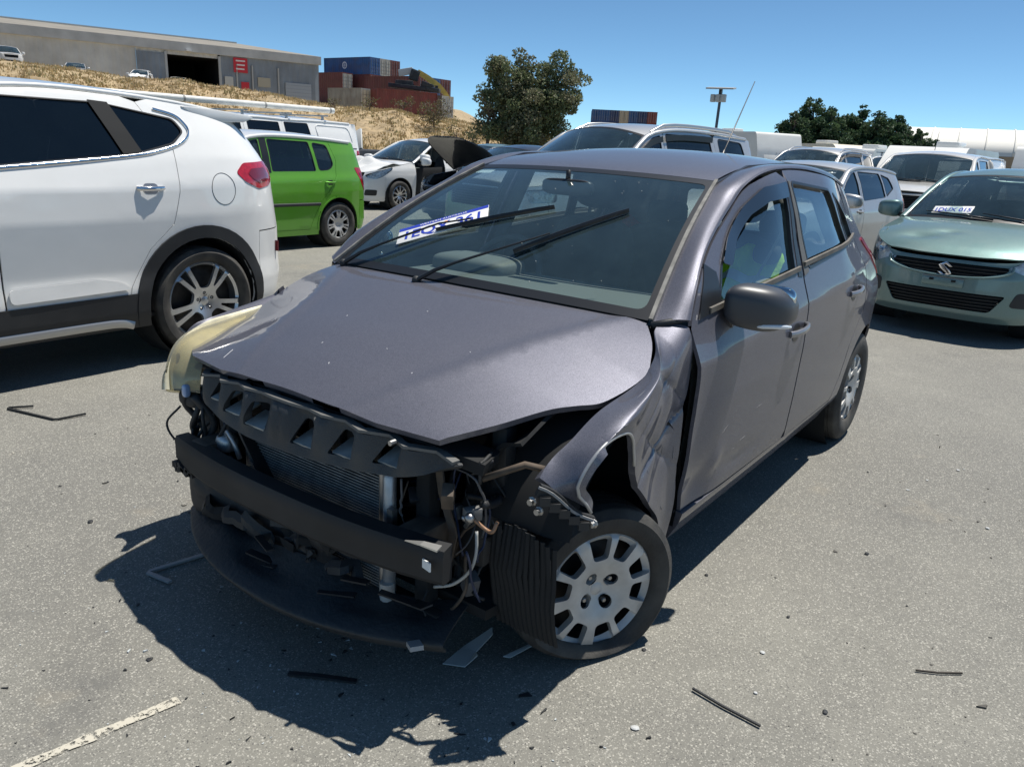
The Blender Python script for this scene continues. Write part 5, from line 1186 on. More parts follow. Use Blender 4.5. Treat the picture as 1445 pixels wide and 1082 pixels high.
# ---- pale green hatch facing us
S = S_hatch(paint=P_TEAL, h=.035, glass=G_TINT, handles_xz=[(-1.22, .86), (-2.10, .90)], hoodx=lambda X, Y, t: -.030*np.exp(-((X-.42)/.07)**2-((Y+.36)/.16)**2)-.016*np.exp(-((X-.30)/.05)**2-((Y+.15)/.10)**2),
    hoodc=[(.85, .70), (.77, .718), (.6, .81), (.3, .905), (0, .965), (-.35, 1.005)], kb=.16,
    headlamp=rnd([(.655, .615), (.745, .665), (.66, .745), (.52, .80), (.22, .915), (.20, .88), (.33, .70), (.45, .60), (.56, .575)], .03),
    grilles=[('upper_grille', [(-.50, .672), (.50, .672), (.47, .625), (.30, .580), (0, .562), (-.30, .580), (-.47, .625)], M_VOID), ('lower_grille', [(-.50, .430), (.50, .430), (.40, .275), (-.40, .275)], M_VOID)])
SWI = Car('pale_green_hatchback', 'pale green hatchback with a dented bonnet facing the grey wreck', 'car', (-6.78, .79, 0), R(-6), S).build(); c = SWI
chr_ = [np.array(c.B.P([c.B.syf(y)], [z])[0])+np.array([.006, 0, 0]) for y, z in ((-.52, .68), (-.49, .62), (-.31, .572), (0, .553), (.31, .572), (.49, .62), (.52, .68))]
sweep_obj('grille_surround', catmull(chr_, 4), oval(.012, .010, 8), P_TEAL, c.root)
P0 = c.B.P([0.], [.61])[0]
em = [(-.058, .030), (.0, .060), (.058, .022), (.030, .022), (.0, .040), (-.018, .030), (.040, -.006), (.058, -.030), (.0, -.060), (-.058, -.022), (-.030, -.022), (.0, -.040), (.018, -.030), (-.040, .006)]
MB().prism(em, .012, lambda a, b, h: (float(P0[0])+.006+h, a, .61+b*1.15)).build('emblem', M_CHROME, c.root, bevel=.002)
MB().box((float(P0[0])+.018, 0, .500), (.02, .34, .075), ry=-.05).build('plate_mount', P_TEAL, c.root, bevel=.008)
for y in (-.09, .09): MB().box((float(P0[0])+.030, y, .515), (.006, .035, .020)).build('plate_slot', M_VOID, c.root)
MB().box((float(P0[0])+.022, 0, .540), (.014, .34, .006)).build('plate_ledge', mat('worn_edge', (.25, .25, .25), .5), c.root)
for y in (-.62, .62):
    P = c.B.P([c.B.syf(y)], [.40])[0]; c.pan('fog_recess', c.B.yf(rnd([(y-.09, .34), (y+.07, .33), (y+.08, .46), (y-.05, .47)], .04)), M_BLACK, (), fold=.004, off=.004, h=.03)
a = c.ws(np.array([-.74, -.13]), np.array([.10, .13])); ex = Vector(a[1]-a[0]).normalized(); b_ = c.ws(np.array([-.4, -.39, -.4]), np.array([.1, .1, .11])); n = Vector(np.cross(b_[1]-b_[0], b_[2]-b_[0])).normalized(); ey = n.cross(ex)
pr = bpy.data.objects.new('number_plate', None); COL.objects.link(pr); pr.matrix_world = Matrix.Translation((-6.78, .79, 0)) @ Matrix.Rotation(R(-6), 4, 'Z') @ basis(Vector((a[0]+a[1])/2)+ey*.045+n*.008, ex, ey)
tag(pr, 'white registration plate tucked under the wiper of the pale green hatchback', 'number plate')
MB().box((0, 0, -.001), (.372, .112, .002)).build('plate_sheet', M_WHITEP, pr, bevel=.0005)
text_mesh('registration', '1DUX 015', .085, mat('plate_blue', (.035, .06, .42), .4), pr, Matrix.Translation((0, -.006, .0008)), .0004, .93, .002)

# ---- silver hatch beyond it
S = S_hatch(paint=P_SILVER, wb=2.65, w=.885, r=.312, rim=.21, h=.06,
    plan=[(.86, 0), (.84, .32), (.74, .58), (.52, .76), (.22, .84), (-.2, .875), (-1.2, .885), (-2.3, .88), (-2.85, .84), (-3.16, .68), (-3.28, .38), (-3.30, 0)],
    top=([(1.0, .74), (.84, .745), (.6, .80), (.3, .87), (0, .92), (-.25, .955), (-.42, .975)], [(-.42, .975), (-.72, 1.13), (-1.0, 1.285), (-1.25, 1.385), (-1.7, 1.42), (-2.3, 1.405), (-2.8, 1.36), (-3.3, 1.33)]),
    xh=-1.18, roofc=[(-.95, 1.385), (-1.15, 1.43), (-1.6, 1.478), (-2.2, 1.47), (-2.7, 1.41), (-3.0, 1.345), (-3.4, 1.33)], xre=-2.85, xrb=-2.98, xB=-1.38,
    reardoor=[(-2.1, .26), (-2.18, .42), (-2.32, .68), (-2.48, .88), (-2.55, 1.1), (-2.45, 1.40)],
    windows=[dict(poly=[(-.68, .995), (-1.34, 1.01), (-1.34, 1.365), (-1.2, 1.335), (-.98, 1.225)], door=0), dict(poly=[(-1.42, 1.012), (-2.15, 1.05), (-2.12, 1.35), (-1.42, 1.37)], door=1), dict(poly=[(-2.19, 1.055), (-2.50, 1.16), (-2.42, 1.30), (-2.16, 1.345)], door=1)],
    taillamp=rnd([(-2.86, 1.02), (-3.02, 1.02), (-3.12, .84), (-2.98, .80), (-2.84, .92)], .03), handles_xz=[(-1.26, .88), (-2.26, .92)])
I30 = Car('silver_hatchback', 'silver hatchback parked beside the pale green hatchback', 'car', (-7.80, -1.80, 0), R(-9), S).build()
MB().sweep([np.array(I30.ws(np.array([u]), np.array([.62]))[0])+np.array([-.03, 0, -.03]) for u in np.linspace(-.5, .9, 6)], oval(.02, .008)).build('sun_strip', mat('pale_strip', (.5, .5, .5), .5), I30.root)

# ---- white hatch with a crumpled bonnet and its front door gone
S = S_hatch(paint=P_WHITE, wb=2.53, r=.312, rim=.215, h=.06, no_front_door=True, wheel='ten',
    hoodx=lambda X, Y, t: .13*np.exp(-((X-.16)/.13)**2)*(.55+.45*np.cos(Y*5+1.0))+.05*np.sin(Y*14+X*9)*np.exp(-((X-.3)/.2)**2)-.06*ss_(.35, .75, X),
    top=([(.95, .78), (.78, .785), (.6, .82), (.3, .89), (0, .94), (-.25, .985), (-.42, 1.0)], [(-.42, 1.0), (-.72, 1.17), (-1.0, 1.325), (-1.25, 1.425), (-1.7, 1.465), (-2.3, 1.45), (-2.8, 1.41), (-3.2, 1.38)]),
    hoodc=[(.85, .76), (.76, .80), (.6, .86), (.3, .93), (0, .99), (-.35, 1.04)], xh=-1.18, roofc=[(-.95, 1.42), (-1.15, 1.47), (-1.6, 1.525), (-2.2, 1.515), (-2.6, 1.46), (-2.85, 1.395), (-3.3, 1.38)],
    headlamp=rnd([(.70, .66), (.74, .72), (.55, .80), (.18, .90), (.20, .84), (.42, .70), (.56, .64)], .03), grilles=[('upper_grille', [(-.48, .77), (.48, .77), (.44, .66), (-.44, .66)], M_VOID), ('lower_grille', [(-.45, .40), (.45, .40), (.36, .28), (-.36, .28)], M_VOID)], wiper=())
JAZ = Car('white_crashed_hatchback', 'white hatchback with a buckled bonnet and missing front door', 'car', (-10.62, -11.32, 0), R(-4), S).build()
c = JAZ
for y in (-.60, .60): c.pan('fog_recess', c.B.yf(rnd([(y-.11, .30), (y+.09, .30), (y+.10, .42), (y-.08, .42)], .03)), M_BLACK, (), fold=.004, off=.005, h=.03)
for k in range(6):
    MB().box((-.75-.10*k, .70-.03*(k % 2), .45+.09*(k % 4)), (.05, .05, .35), rx=.3*(k % 3-1), ry=.25*(k % 2)).build('broken_door_frame', M_TRIM, c.root)
MB().add(*superball((-.70, .83, 1.10), (.08, .13, .085), .6, .6)).build('loose_mirror', P_WHITE, c.root, smooth=3)

# ---- dark car beside it with the bonnet standing open
S = S_hatch(paint=P_NAVY, h=.07, wb=2.6, interior=True)
DRK = Car('dark_hatchback', 'dark grey car with its bonnet propped open beside the white crashed hatchback', 'car', (-9.75, -7.95, 0), R(-8), S).build()
b = DRK.bonnet; pv = Vector((-.36, 0, 1.0)); b.matrix_local = Matrix.Translation(pv) @ Matrix.Rotation(R(-44), 4, 'Y') @ Matrix.Translation(-pv)

# ---- tall wagons behind the wreck
def S_suv(**k):
    d = dict(paint=P_SILVER, wb=2.79, r=.385, rim=.235, ra=.44, w=.94, sill=.36, tw=.25, h=.08, wheel='five', soft=.02,
    plan=[(.86, 0), (.85, .45), (.76, .70), (.50, .86), (.2, .915), (-.3, .935), (-1.4, .94), (-2.6, .935), (-3.3, .90), (-3.62, .78), (-3.74, .45), (-3.76, 0)],
    side=[(.34, .34, .05), (.45, .45, .015), (.70, .72, .0), (1.0, 1.04, .008), (1.14, 1.18, .04), (1.45, 1.47, .12), (1.75, 1.75, .22)],
    front=[(.3, .3, .06), (.5, .5, 0), (.8, .8, .01), (1.0, 1.0, .05), (1.15, 1.15, .15)], rear=[(.35, .35, .04), (.5, .5, 0), (1.0, 1.0, .02), (1.2, 1.2, .05), (1.75, 1.75, .24)],
    top=([(1.0, 1.02), (.8, 1.03), (.4, 1.08), (0, 1.12), (-.35, 1.155), (-.5, 1.17)], [(-.5, 1.17), (-.8, 1.38), (-1.05, 1.56), (-1.3, 1.69), (-1.8, 1.755), (-2.6, 1.75), (-3.3, 1.715), (-3.8, 1.69)]),
    xh=-1.2, hoodc=[(.95, 1.0), (.8, 1.08), (.4, 1.16), (0, 1.19), (-.4, 1.21)], roofc=[(-.95, 1.70), (-1.2, 1.765), (-1.7, 1.82), (-2.6, 1.82), (-3.2, 1.77), (-3.5, 1.71), (-3.9, 1.69)],
    ztail=.8, xrb=-3.45, xfb=.45, xFD=-.46, xB=-1.50, xre=-3.35, ytail=.74, beltin=(1.08, 1.12),
    reardoor=[(-2.30, .46), (-2.36, .60), (-2.46, .80), (-2.56, 1.0), (-2.60, 1.2), (-2.52, 1.70)],
    windows=[dict(poly=[(-.74, 1.19), (-1.45, 1.2), (-1.45, 1.68), (-1.30, 1.645), (-1.02, 1.47)], door=0), dict(poly=[(-1.55, 1.2), (-2.50, 1.215), (-2.45, 1.695), (-1.55, 1.70)], door=1), dict(poly=[(-2.66, 1.22), (-3.32, 1.24), (-3.20, 1.655), (-2.62, 1.69)], door=2, r=.06)],
    rearwin=[(-.6, 1.18), (.6, 1.18), (.56, 1.62), (-.56, 1.62)], headlamp=rnd([(.66, .86), (.70, 1.0), (.35, 1.03), (.35, .88)], .04), taillamp=rnd([(-3.46, 1.2), (-3.66, 1.2), (-3.68, .86), (-3.50, .86)], .03),
    grilles=[('upper_grille', [(-.5, 1.0), (.5, 1.0), (.45, .78), (-.45, .78)], M_VOID), ('lower_grille', [(-.55, .6), (.55, .6), (.5, .5), (-.5, .5)], M_VOID)], handles_xz=[(-1.36, 1.08), (-2.36, 1.10)], mirror=(-.66, 1.2), mirror_size=(.08, .12, .12), glass=G_TINT)
    d.update(k); return d
def roof_rails(c, m, x0=-1.35, x1=-3.2, inset=.06, h=.055, a=.016):
    for sd in (1, -1):
        pts = [np.array(c.B.p(x, float(c.zt(x)), sd))+np.array([0, -sd*inset, h if 0 < i < 8 else .0]) for i, x in enumerate(np.linspace(x0, x1, 9))]
        sweep_obj('roof_rail', pts, oval(a, a*1.2, 10), m, c.root)
SUV = Car('silver_wagon', 'silver four-wheel-drive wagon with roof rails behind the grey wreck', 'car', (-6.12, -3.95, 0), R(-14), S_suv()).build()
roof_rails(SUV, mat('satin_silver_rail', (.55, .55, .54), .3, .8), a=.022)
for sd in (1, -1):
    for x0, x1 in ((-.98, -1.46), (-1.52, -2.48)):
        pts = [np.array(SUV.B.p(x, float(SUV.zt(x))-.09, sd))+np.array([0, sd*.03, 0]) for x in np.linspace(x0, x1, 6)]
        sweep_obj('weather_shield', pts, [(-.004, -.035), (.004, -.035), (.002, .035), (-.006, .035)], M_TRIM, SUV.root)
DSU = Car('dark_wagon', 'dark navy wagon standing behind the silver wagon', 'car', (-9.6, -6.15, 0), R(-10), S_suv(paint=P_NAVY, ws_glass=glass('green_screen', (.50, .62, .60), .03))).build()

# ---- white utes
def S_ute(**k):
    d = S_suv(paint=P_WHITE2, wb=3.08, w=.91, r=.37, wheel='ten',
    plan=[(.90, 0), (.88, .45), (.78, .70), (.5, .84), (.2, .895), (-.3, .91), (-1.4, .91), (-2.8, .91), (-3.8, .90), (-4.18, .86), (-4.30, .60), (-4.32, 0)],
    top=([(1.0, 1.04), (.8, 1.05), (.4, 1.10), (0, 1.135), (-.3, 1.16), (-.46, 1.175)], [(-.46, 1.175), (-.75, 1.37), (-1.0, 1.54), (-1.25, 1.66), (-1.7, 1.705), (-2.4, 1.69), (-3.3, 1.70), (-4.4, 1.68)]),
    roofc=[(-.95, 1.66), (-1.15, 1.72), (-1.6, 1.775), (-2.4, 1.77), (-3.3, 1.775), (-4.0, 1.72), (-4.2, 1.69), (-4.5, 1.68)],
    xrb=-4.05, xre=-4.02, xFD=-.46, xB=-1.40, ytail=.78, reardoor=[(-2.22, .46), (-2.25, .8), (-2.26, 1.1), (-2.26, 1.4), (-2.28, 1.66)],
    windows=[dict(poly=[(-.70, 1.2), (-1.34, 1.2), (-1.34, 1.62), (-1.24, 1.60), (-.98, 1.45)], door=0, r=.03), dict(poly=[(-1.48, 1.2), (-2.20, 1.2), (-2.20, 1.63), (-1.48, 1.635)], door=1)],
    rear=[(.35, .35, .04), (.5, .5, 0), (1.0, 1.0, .02), (1.2, 1.2, .03), (1.75, 1.75, .10)], taillamp=rnd([(-4.08, 1.12), (-4.2, 1.12), (-4.2, .82), (-4.08, .82)], .02), handles_xz=[(-1.28, 1.06), (-2.10, 1.06)])
    d.update(k); return d
CAN = Car('white_canopy_ute', 'white dual-cab ute with a canopy and a pipe on its roof', 'ute', (-6.65, -13.45, 0), 0, S_ute(paint=P_WHITE, glass=G_DARK, windows=[dict(poly=[(-.70, 1.2), (-1.34, 1.2), (-1.34, 1.62), (-1.24, 1.60), (-.98, 1.45)], door=0, r=.03), dict(poly=[(-1.48, 1.2), (-2.20, 1.2), (-2.20, 1.63), (-1.48, 1.635)], door=1), dict(poly=[(-2.32, 1.2), (-2.95, 1.2), (-2.90, 1.64), (-2.32, 1.64)], door=2)])).build()
CAN.root.scale = (1.1, 1.1, 1.04)
for sd in (1, -1):
    loop = rnd([(-3.12, 1.24), (-4.02, 1.24), (-3.95, 1.60), (-3.08, 1.62)], .1, 6); loop = loop+[loop[0]]
    P = [np.array(CAN.B.p(x, z, sd))+np.array([0, sd*.002, 0]) for x, z in loop]; MB().tube(P, .012, 6).build('panel_swage', P_WHITE, CAN.root, smooth=3)
    P = [np.array(CAN.B.p(x, 1.165, sd))+np.array([0, sd*.004, 0]) for x in np.linspace(-2.3, -4.1, 6)]; MB().tube(P, .008, 6).build('canopy_joint', M_TRIM, CAN.root, smooth=3)
for x in (-1.5, -2.5, -3.4):
    z = 1.755; MB().box((x, 0, z+.06), (.04, 1.5, .03)).box((x, .60, z+.005), (.04, .04, .13)).box((x, -.60, z+.005), (.04, .04, .13)).build('roof_bar', M_STEEL, CAN.root)
pp = empty('conduit_pipe', (-10.85, -12.95, 2.02), 0, 'long white capped pipe lying on the roof bars of the white ute', 'pipe')
MB().tube([(0, 0, 0), (5.6, -.12, 0)], .062, 16).build('tube', mat('white_pvc', (.66, .66, .62), .45, noise=.1), pp, smooth=1)
for t in (.02, .33, .66, .98): MB().tube([(5.6*t-.02, -.12*t, 0), (5.6*t+.02, -.12*t, 0)], .067, 16).build('strap', mat('grey_strap', (.25, .25, .24), .6), pp, smooth=1)
UTE = Car('white_ute', 'white dual-cab ute facing us between the silver and pale green hatchbacks', 'ute', (-13.9, -1.12, 0), R(-4), S_ute(glass=G_TINT)).build()
MB().tube([(-1.25, 0, 1.78), (-1.32, .0, 2.12)], [.006, .003], 6).build('aerial', M_TRIM, UTE.root)
MB().tube(catmull([(-2.45, .72, 1.1), (-2.42, .80, 1.45), (-2.46, .66, 1.66), (-2.46, 0, 1.70), (-2.46, -.66, 1.66), (-2.42, -.80, 1.45), (-2.45, -.72, 1.1)], 5), .038, 10).build('sports_bar', P_WHITE2, UTE.root, smooth=3)
# ---------------------------------------------------------------- ground
def asphalt():
    m, n, l, p = nodes_of('weathered_asphalt'); tc = n.new('ShaderNodeTexCoord')
    def noise(sc, det=6, ro=.6):
        q = n.new('ShaderNodeTexNoise'); q.inputs['Scale'].default_value = sc; q.inputs['Detail'].default_value = det; q.inputs['Roughness'].default_value = ro
        l.new(tc.outputs['Object'], q.inputs['Vector']); return q
    def mapr(src, a, b, c, d):
        q = n.new('ShaderNodeMapRange'); q.inputs[1].default_value = a; q.inputs[2].default_value = b; q.inputs[3].default_value = c; q.inputs[4].default_value = d; l.new(src, q.inputs[0]); return q
    def mix(f, a, b, mode='MIX'):
        q = n.new('ShaderNodeMix'); q.data_type = 'RGBA'; q.blend_type = mode
        if isinstance(f, float): q.inputs[0].default_value = f
        else: l.new(f, q.inputs[0])
        for k, v in ((6, a), (7, b)):
            if isinstance(v, tuple): q.inputs[k].default_value = v
            else: l.new(v, q.inputs[k])
        return q.outputs[2]
    nz = noise(3.2, 9, .6); col = mix(mapr(nz.outputs[0], .3, .7, 0, 1).outputs[0], (.185, .180, .158, 1), (.245, .238, .206, 1))
    big = noise(.35, 5, .55); col = mix(mapr(big.outputs[0], .38, .62, 0, .75).outputs[0], col, (.150, .147, .134, 1))
    # stone chips of two sizes worn pale
    warp = noise(40, 2, .5); wv = n.new('ShaderNodeMix'); wv.data_type = 'VECTOR'; wv.inputs[0].default_value = .012; l.new(tc.outputs['Object'], wv.inputs[4]); l.new(warp.outputs['Color'], wv.inputs[5])
    hgt = None
    for sc, thr, colr in ((150, .72, (.42, .405, .355, 1)), (240, .62, (.34, .33, .29, 1)), (180, .80, (.115, .112, .104, 1))):
        v = n.new('ShaderNodeTexVoronoi'); v.inputs['Scale'].default_value = sc; l.new(wv.outputs[1], v.inputs['Vector'])
        sp = n.new('ShaderNodeSeparateColor'); l.new(v.outputs['Color'], sp.inputs[0])
        a = mapr(sp.outputs[0], thr, thr+.08, 0, 1); b = mapr(v.outputs['Distance'], .28, .52, 1, 0)
        k = n.new('ShaderNodeMath'); k.operation = 'MULTIPLY'; l.new(a.outputs[0], k.inputs[0]); l.new(b.outputs[0], k.inputs[1])
        col = mix(k.outputs[0], col, colr)
        if hgt is None: hgt = k
    st = noise(1.3, 6, .7); st2 = mapr(st.outputs[0], .60, .76, 0, .65); col = mix(st2.outputs[0], col, (.10, .099, .096, 1))
    sand = noise(.6, 6, .7); col = mix(mapr(sand.outputs[0], .60, .80, 0, .55).outputs[0], col, (.42, .35, .24, 1))
    l.new(col, p.inputs['Base Color']); p.inputs['Roughness'].default_value = .9
    bn = noise(130, 4, .7); b1 = n.new('ShaderNodeBump'); b1.inputs['Strength'].default_value = .8; b1.inputs['Distance'].default_value = .004; l.new(bn.outputs[0], b1.inputs['Height'])
    l.new(b1.outputs[0], p.inputs['Normal']); return m
M_ASPH = asphalt()
me = bpy.data.meshes.new('ground'); k = 64; me.from_pydata([(0, 0, 0)]+[(3500*math.cos(2*math.pi*i/k), 3500*math.sin(2*math.pi*i/k), 0) for i in range(k)], [], [(0, 1+i, 1+(i+1) % k) for i in range(k)])
tag(link('ground', me, M_ASPH), kind='structure')
def worn_paint(name, col, keep):
    m = bpy.data.materials.new(name); m.use_nodes = True; n = m.node_tree.nodes; l = m.node_tree.links; p = n['Principled BSDF']; out = n['Material Output']
    p.inputs['Base Color'].default_value = tuple(col)+(1,); p.inputs['Roughness'].default_value = .8
    tc = n.new('ShaderNodeTexCoord'); nz = n.new('ShaderNodeTexNoise'); nz.inputs['Scale'].default_value = 70; nz.inputs['Detail'].default_value = 6; nz.inputs['Roughness'].default_value = .75
    l.new(tc.outputs['Object'], nz.inputs['Vector']); mr = n.new('ShaderNodeMapRange'); mr.inputs[1].default_value = keep; mr.inputs[2].default_value = keep+.06; l.new(nz.outputs[0], mr.inputs[0])
    tr = n.new('ShaderNodeBsdfTransparent'); mx = n.new('ShaderNodeMixShader'); l.new(mr.outputs[0], mx.inputs[0]); l.new(tr.outputs[0], mx.inputs[1]); l.new(p.outputs[0], mx.inputs[2]); l.new(mx.outputs[0], out.inputs[0]); return m
for (a, b, w_, kp, cl) in (((.95, .003), (2.6, -.30), .030, .43, (.50, .47, .39)), ((-.145, -1.895), (1.6, -2.30), .07, .58, (.50, .47, .40)), ((-3.0, -1.15), (-.3, -1.86), .06, .60, (.5, .47, .4))):
    d = np.array(b)-np.array(a); L = np.linalg.norm(d); d /= L; nn = np.array([-d[1], d[0]])*w_/2; vs_ = []
    for t in np.linspace(0, L, 40):
        j = 1+.18*math.sin(t*37)+.12*math.sin(t*91+1); q = np.array(a)+d*t; vs_ += [(*(q+nn*j), .004), (*(q-nn*j), .004)]
    me = bpy.data.meshes.new('painted_line'); me.from_pydata(vs_, [], [(2*i, 2*i+1, 2*i+3, 2*i+2) for i in range(39)]); tag(link('painted_line', me, worn_paint('worn_line_paint', cl, kp)), kind='structure')

# ---------------------------------------------------------------- bits lying on the ground
def bit(name, label, cat, build, group=None):
    r = build(); r.name = name; return tag(r, label, cat, group)
M_GBIT = mat('grey_broken_plastic', (.34, .35, .36), .5)
def rods(name, pts, w_, h_, m): return MB().sweep([(x, y, z) for x, y, z in pts], [(-w_, -h_), (w_, -h_), (w_, h_), (-w_, h_)]).build(name, m)
tag(rods('plate_frame_strip', [(.66, -.53, .010), (.675, -.640, .008), (.665, -.645, .008), (.46, -.605, .008)], .007, .004, mat('scuffed_grey_strip', (.26, .27, .28), .5)), 'bent grey plastic strip lying in the shadow before the grey wreck', 'debris')
tag(rods('broken_frame', [(.20, -2.62, .012), (.29, -2.69, .008), (.30, -2.68, .008), (.215, -2.36, .008), (.20, -2.345, .008), (.07, -2.325, .010)], .005, .004, M_BLACK), 'thin black broken frame on the ground by the white SUV shadow', 'debris')
tag(rods('black_rod', [(.008, 1.055, .009), (.022, 1.15, .008), (.030, 1.26, .008)], .003, .003, M_BLACK), 'straight black rubber strip on open asphalt', 'debris')
tag(rods('black_strip', [(.70, .14, .008), (.655, .215, .010), (.60, .31, .008)], .008, .003, M_BLACK), 'short black plastic strip in the shadow of the grey wreck', 'debris')
tag(rods('twig', [(-.52, 1.545, .006), (-.55, 1.60, .007), (-.60, 1.66, .006)], .0022, .0025, mat('dark_twig', (.06, .05, .04), .8)), 'thin dark twig on open asphalt', 'twig')
def shard(name, P, t, m, label):
    ctr_ = np.mean(np.array(P), 0); mb = MB(); n_ = len(P); v = [(x, y, z) for x, y, z in P]+[(x, y, z+t) for x, y, z in P]
    mb.add(v, [tuple(range(n_))[::-1], tuple(range(n_, 2*n_))]+[(i, (i+1) % n_, n_+(i+1) % n_, n_+i) for i in range(n_)]); return tag(mb.build(name, m), label, 'debris')
M_SHARD = mat('pale_broken_plastic', (.50, .51, .50), .35, noise=.2)
shard('plastic_shard', [(.385, .440, .004), (.362, .505, .012), (.318, .515, .03), (.300, .495, .022), (.225, .498, .045), (.205, .480, .05), (.300, .448, .02)], .004, M_SHARD, 'pale torn plastic shard beside the front wheel of the grey wreck')
shard('plastic_sliver', [(.245, .555, .006), (.235, .575, .006), (.150, .610, .025), (.145, .600, .025)], .003, M_SHARD, 'thin pale plastic sliver beside the front wheel of the grey wreck')
rn = random.Random(3)
def pebble(x, y, r_, m, lab):
    mb = MB(); v, f = superball((0, 0, 0), (r_*rn.uniform(.8, 1.6), r_*rn.uniform(.8, 1.3), r_*.35), .9, .9, 4); v = [(a*rn.uniform(.85, 1.1), b*rn.uniform(.85, 1.1), c_) for a, b, c_ in v]
    o = mb.add(v, f).build('litter', m); o.location = (x, y, r_*.5); o.rotation_euler = (0, 0, rn.uniform(0, 3)); return tag(o, lab, 'litter', 'dark crumbs scattered over the asphalt' if 'dark' in lab else 'pale crumbs scattered over the asphalt')
for x, y in ((.55, -1.55), (.20, -1.25), (.78, -1.75), (.40, -1.45), (.95, -1.60), (.10, -.98), (.62, -1.15), (-.07, .86), (-.62, .83), (-1.2, 1.25), (-.55, 1.15), (-.9, 1.45), (.98, -1.20), (.33, -.95), (-.05, -1.7), (-2.1, 1.05), (-.15, 1.38)): pebble(x, y, rn.uniform(.004, .010), M_BLACK, 'small dark crumb lying on the asphalt')
for x, y in ((-2.46, 1.40), (-2.50, 1.42), (-2.2, 1.30), (-.30, 1.15), (.25, 1.0), (-1.8, 1.6), (-.1, 1.2), (-2.0, 1.25)): pebble(x, y, rn.uniform(.004, .009), M_SHARD, 'small pale crumb lying on the asphalt')

def crumbs(name, n_, area, smin, smax, m, seed, label, cat):
    g = np.random.default_rng(seed); mb = MB()
    for k in range(n_):
        x, y = area(g); s_ = g.uniform(smin, smax)*(1 if g.random() < .8 else 2.0); a = np.sort(g.uniform(0, 6.28, 5)); r_ = s_*g.uniform(.4, 1.0, 5); ex = g.uniform(.6, 2.2); th = g.uniform(0, 3.14)
        q = [((r_[i]*ex*math.cos(a[i])), r_[i]*math.sin(a[i])) for i in range(5)]; q = [(x+u*math.cos(th)-v*math.sin(th), y+u*math.sin(th)+v*math.cos(th)) for u, v in q]; t = s_*g.uniform(.1, .35); tl = g.normal(0, .25)
        v = [(u, w_, .001) for u, w_ in q]+[(u, w_, .001+t+abs((u-x)*tl)) for u, w_ in q]; mb.add(v, [(4, 3, 2, 1, 0), (5, 6, 7, 8, 9)]+[(i, (i+1) % 5, 5+(i+1) % 5, 5+i) for i in range(5)])
    return tag(mb.build(name, m), label, cat, kind='stuff')
ring = lambda g: ((lambda a, r_: (.45+r_*math.cos(a), .15+1.25*r_*math.sin(a)))(g.uniform(-1.9, 1.9), abs(g.normal(.45, .28))))
crumbs('plastic_crumbs', 130, ring, .002, .007, M_BLACK, 5, 'black broken plastic crumbs scattered before the grey wreck', 'crumbs')
crumbs('glass_crumbs', 140, ring, .0015, .005, mat('glass_crumb', (.55, .58, .58), .15), 6, 'pale broken glass crumbs scattered before the grey wreck', 'crumbs')
crumbs('yard_grit', 260, lambda g: (g.uniform(-3.2, 1.3), g.choice([g.uniform(.95, 2.4), g.uniform(-2.6, -1.0)])), .0015, .006, mat('dark_grit', (.09, .085, .075), .9), 7, 'dark grit scattered over the yard asphalt', 'grit')

# ---------------------------------------------------------------- embankment with dry grass
def leaf(name, col):
    if name in MATS: return MATS[name]
    m, n, l, p = nodes_of(name); p.inputs['Base Color'].default_value = tuple(col)+(1,); p.inputs['Roughness'].default_value = .6; p.inputs['Specular IOR Level'].default_value = .25
    tr = n.new('ShaderNodeBsdfTranslucent'); tr.inputs[0].default_value = tuple(c_*1.2 for c_ in col)+(1,); mx = n.new('ShaderNodeMixShader'); mx.inputs[0].default_value = .25
    out = n['Material Output']; l.new(p.outputs[0], mx.inputs[1]); l.new(tr.outputs[0], mx.inputs[2]); l.new(mx.outputs[0], out.inputs[0]); MATS[name] = m; return m
CX, CY = 1.8507, 1.6925
AZ = [(-300, 258.1), (0, 248.75), (200, 241.1), (449, 230.1), (600, 222.8), (680, 218.8), (760, 214.8), (850, 210.3), (900, 207.8), (1000, 203.0)]
def bank_h(az):
    return np.interp(az, [196, 204, 208.5, 212.5, 216, 219, 222.8, 230, 241, 248, 262, 275, 285], [0, .3, 1.0, 1.8, 2.4, 2.8, 3.3, 3.9, 4.7, 5.2, 5.5, 3.0, 0])
def bank_z(r, az, x, y):
    f = ss_(41, 66, r+1.5*np.sin(az*.9)+1.0*np.sin(az*2.3)); z = bank_h(az)*f+(r-66).clip(0)*.012*(bank_h(az) > .6)+(r-105).clip(0)*.045*ss_(217, 221, az)
    return z-.05+f*(.18*np.sin(x*.31+y*.13)+.14*np.sin(y*.47-x*.21)+.08*np.sin(x*1.1+y*.9))
rs_ = np.concatenate([np.linspace(38, 70, 44), np.linspace(72, 230, 30)]); az_ = np.linspace(192, 288, 150)
V = []; 
for r_ in rs_:
    x = CX+r_*np.cos(np.radians(az_)); y = CY+r_*np.sin(np.radians(az_)); z = bank_z(np.full_like(az_, r_), az_, x, y); V += list(map(tuple, np.stack([x, y, z], 1)))
na = len(az_); F = [(i*na+j, i*na+j+1, (i+1)*na+j+1, (i+1)*na+j) for i in range(len(rs_)-1) for j in range(na-1)]
me = bpy.data.meshes.new('embankment'); me.from_pydata(V, [], F)
tag(link('embankment', me, mat('dry_sandy_soil', (.33, .245, .14), .95, noise=.45, nscale=2.2, dirt=(.39, .31, .19), dscale=.15, damt=.7, bump=.5, bscale=4), smooth=3), kind='structure')
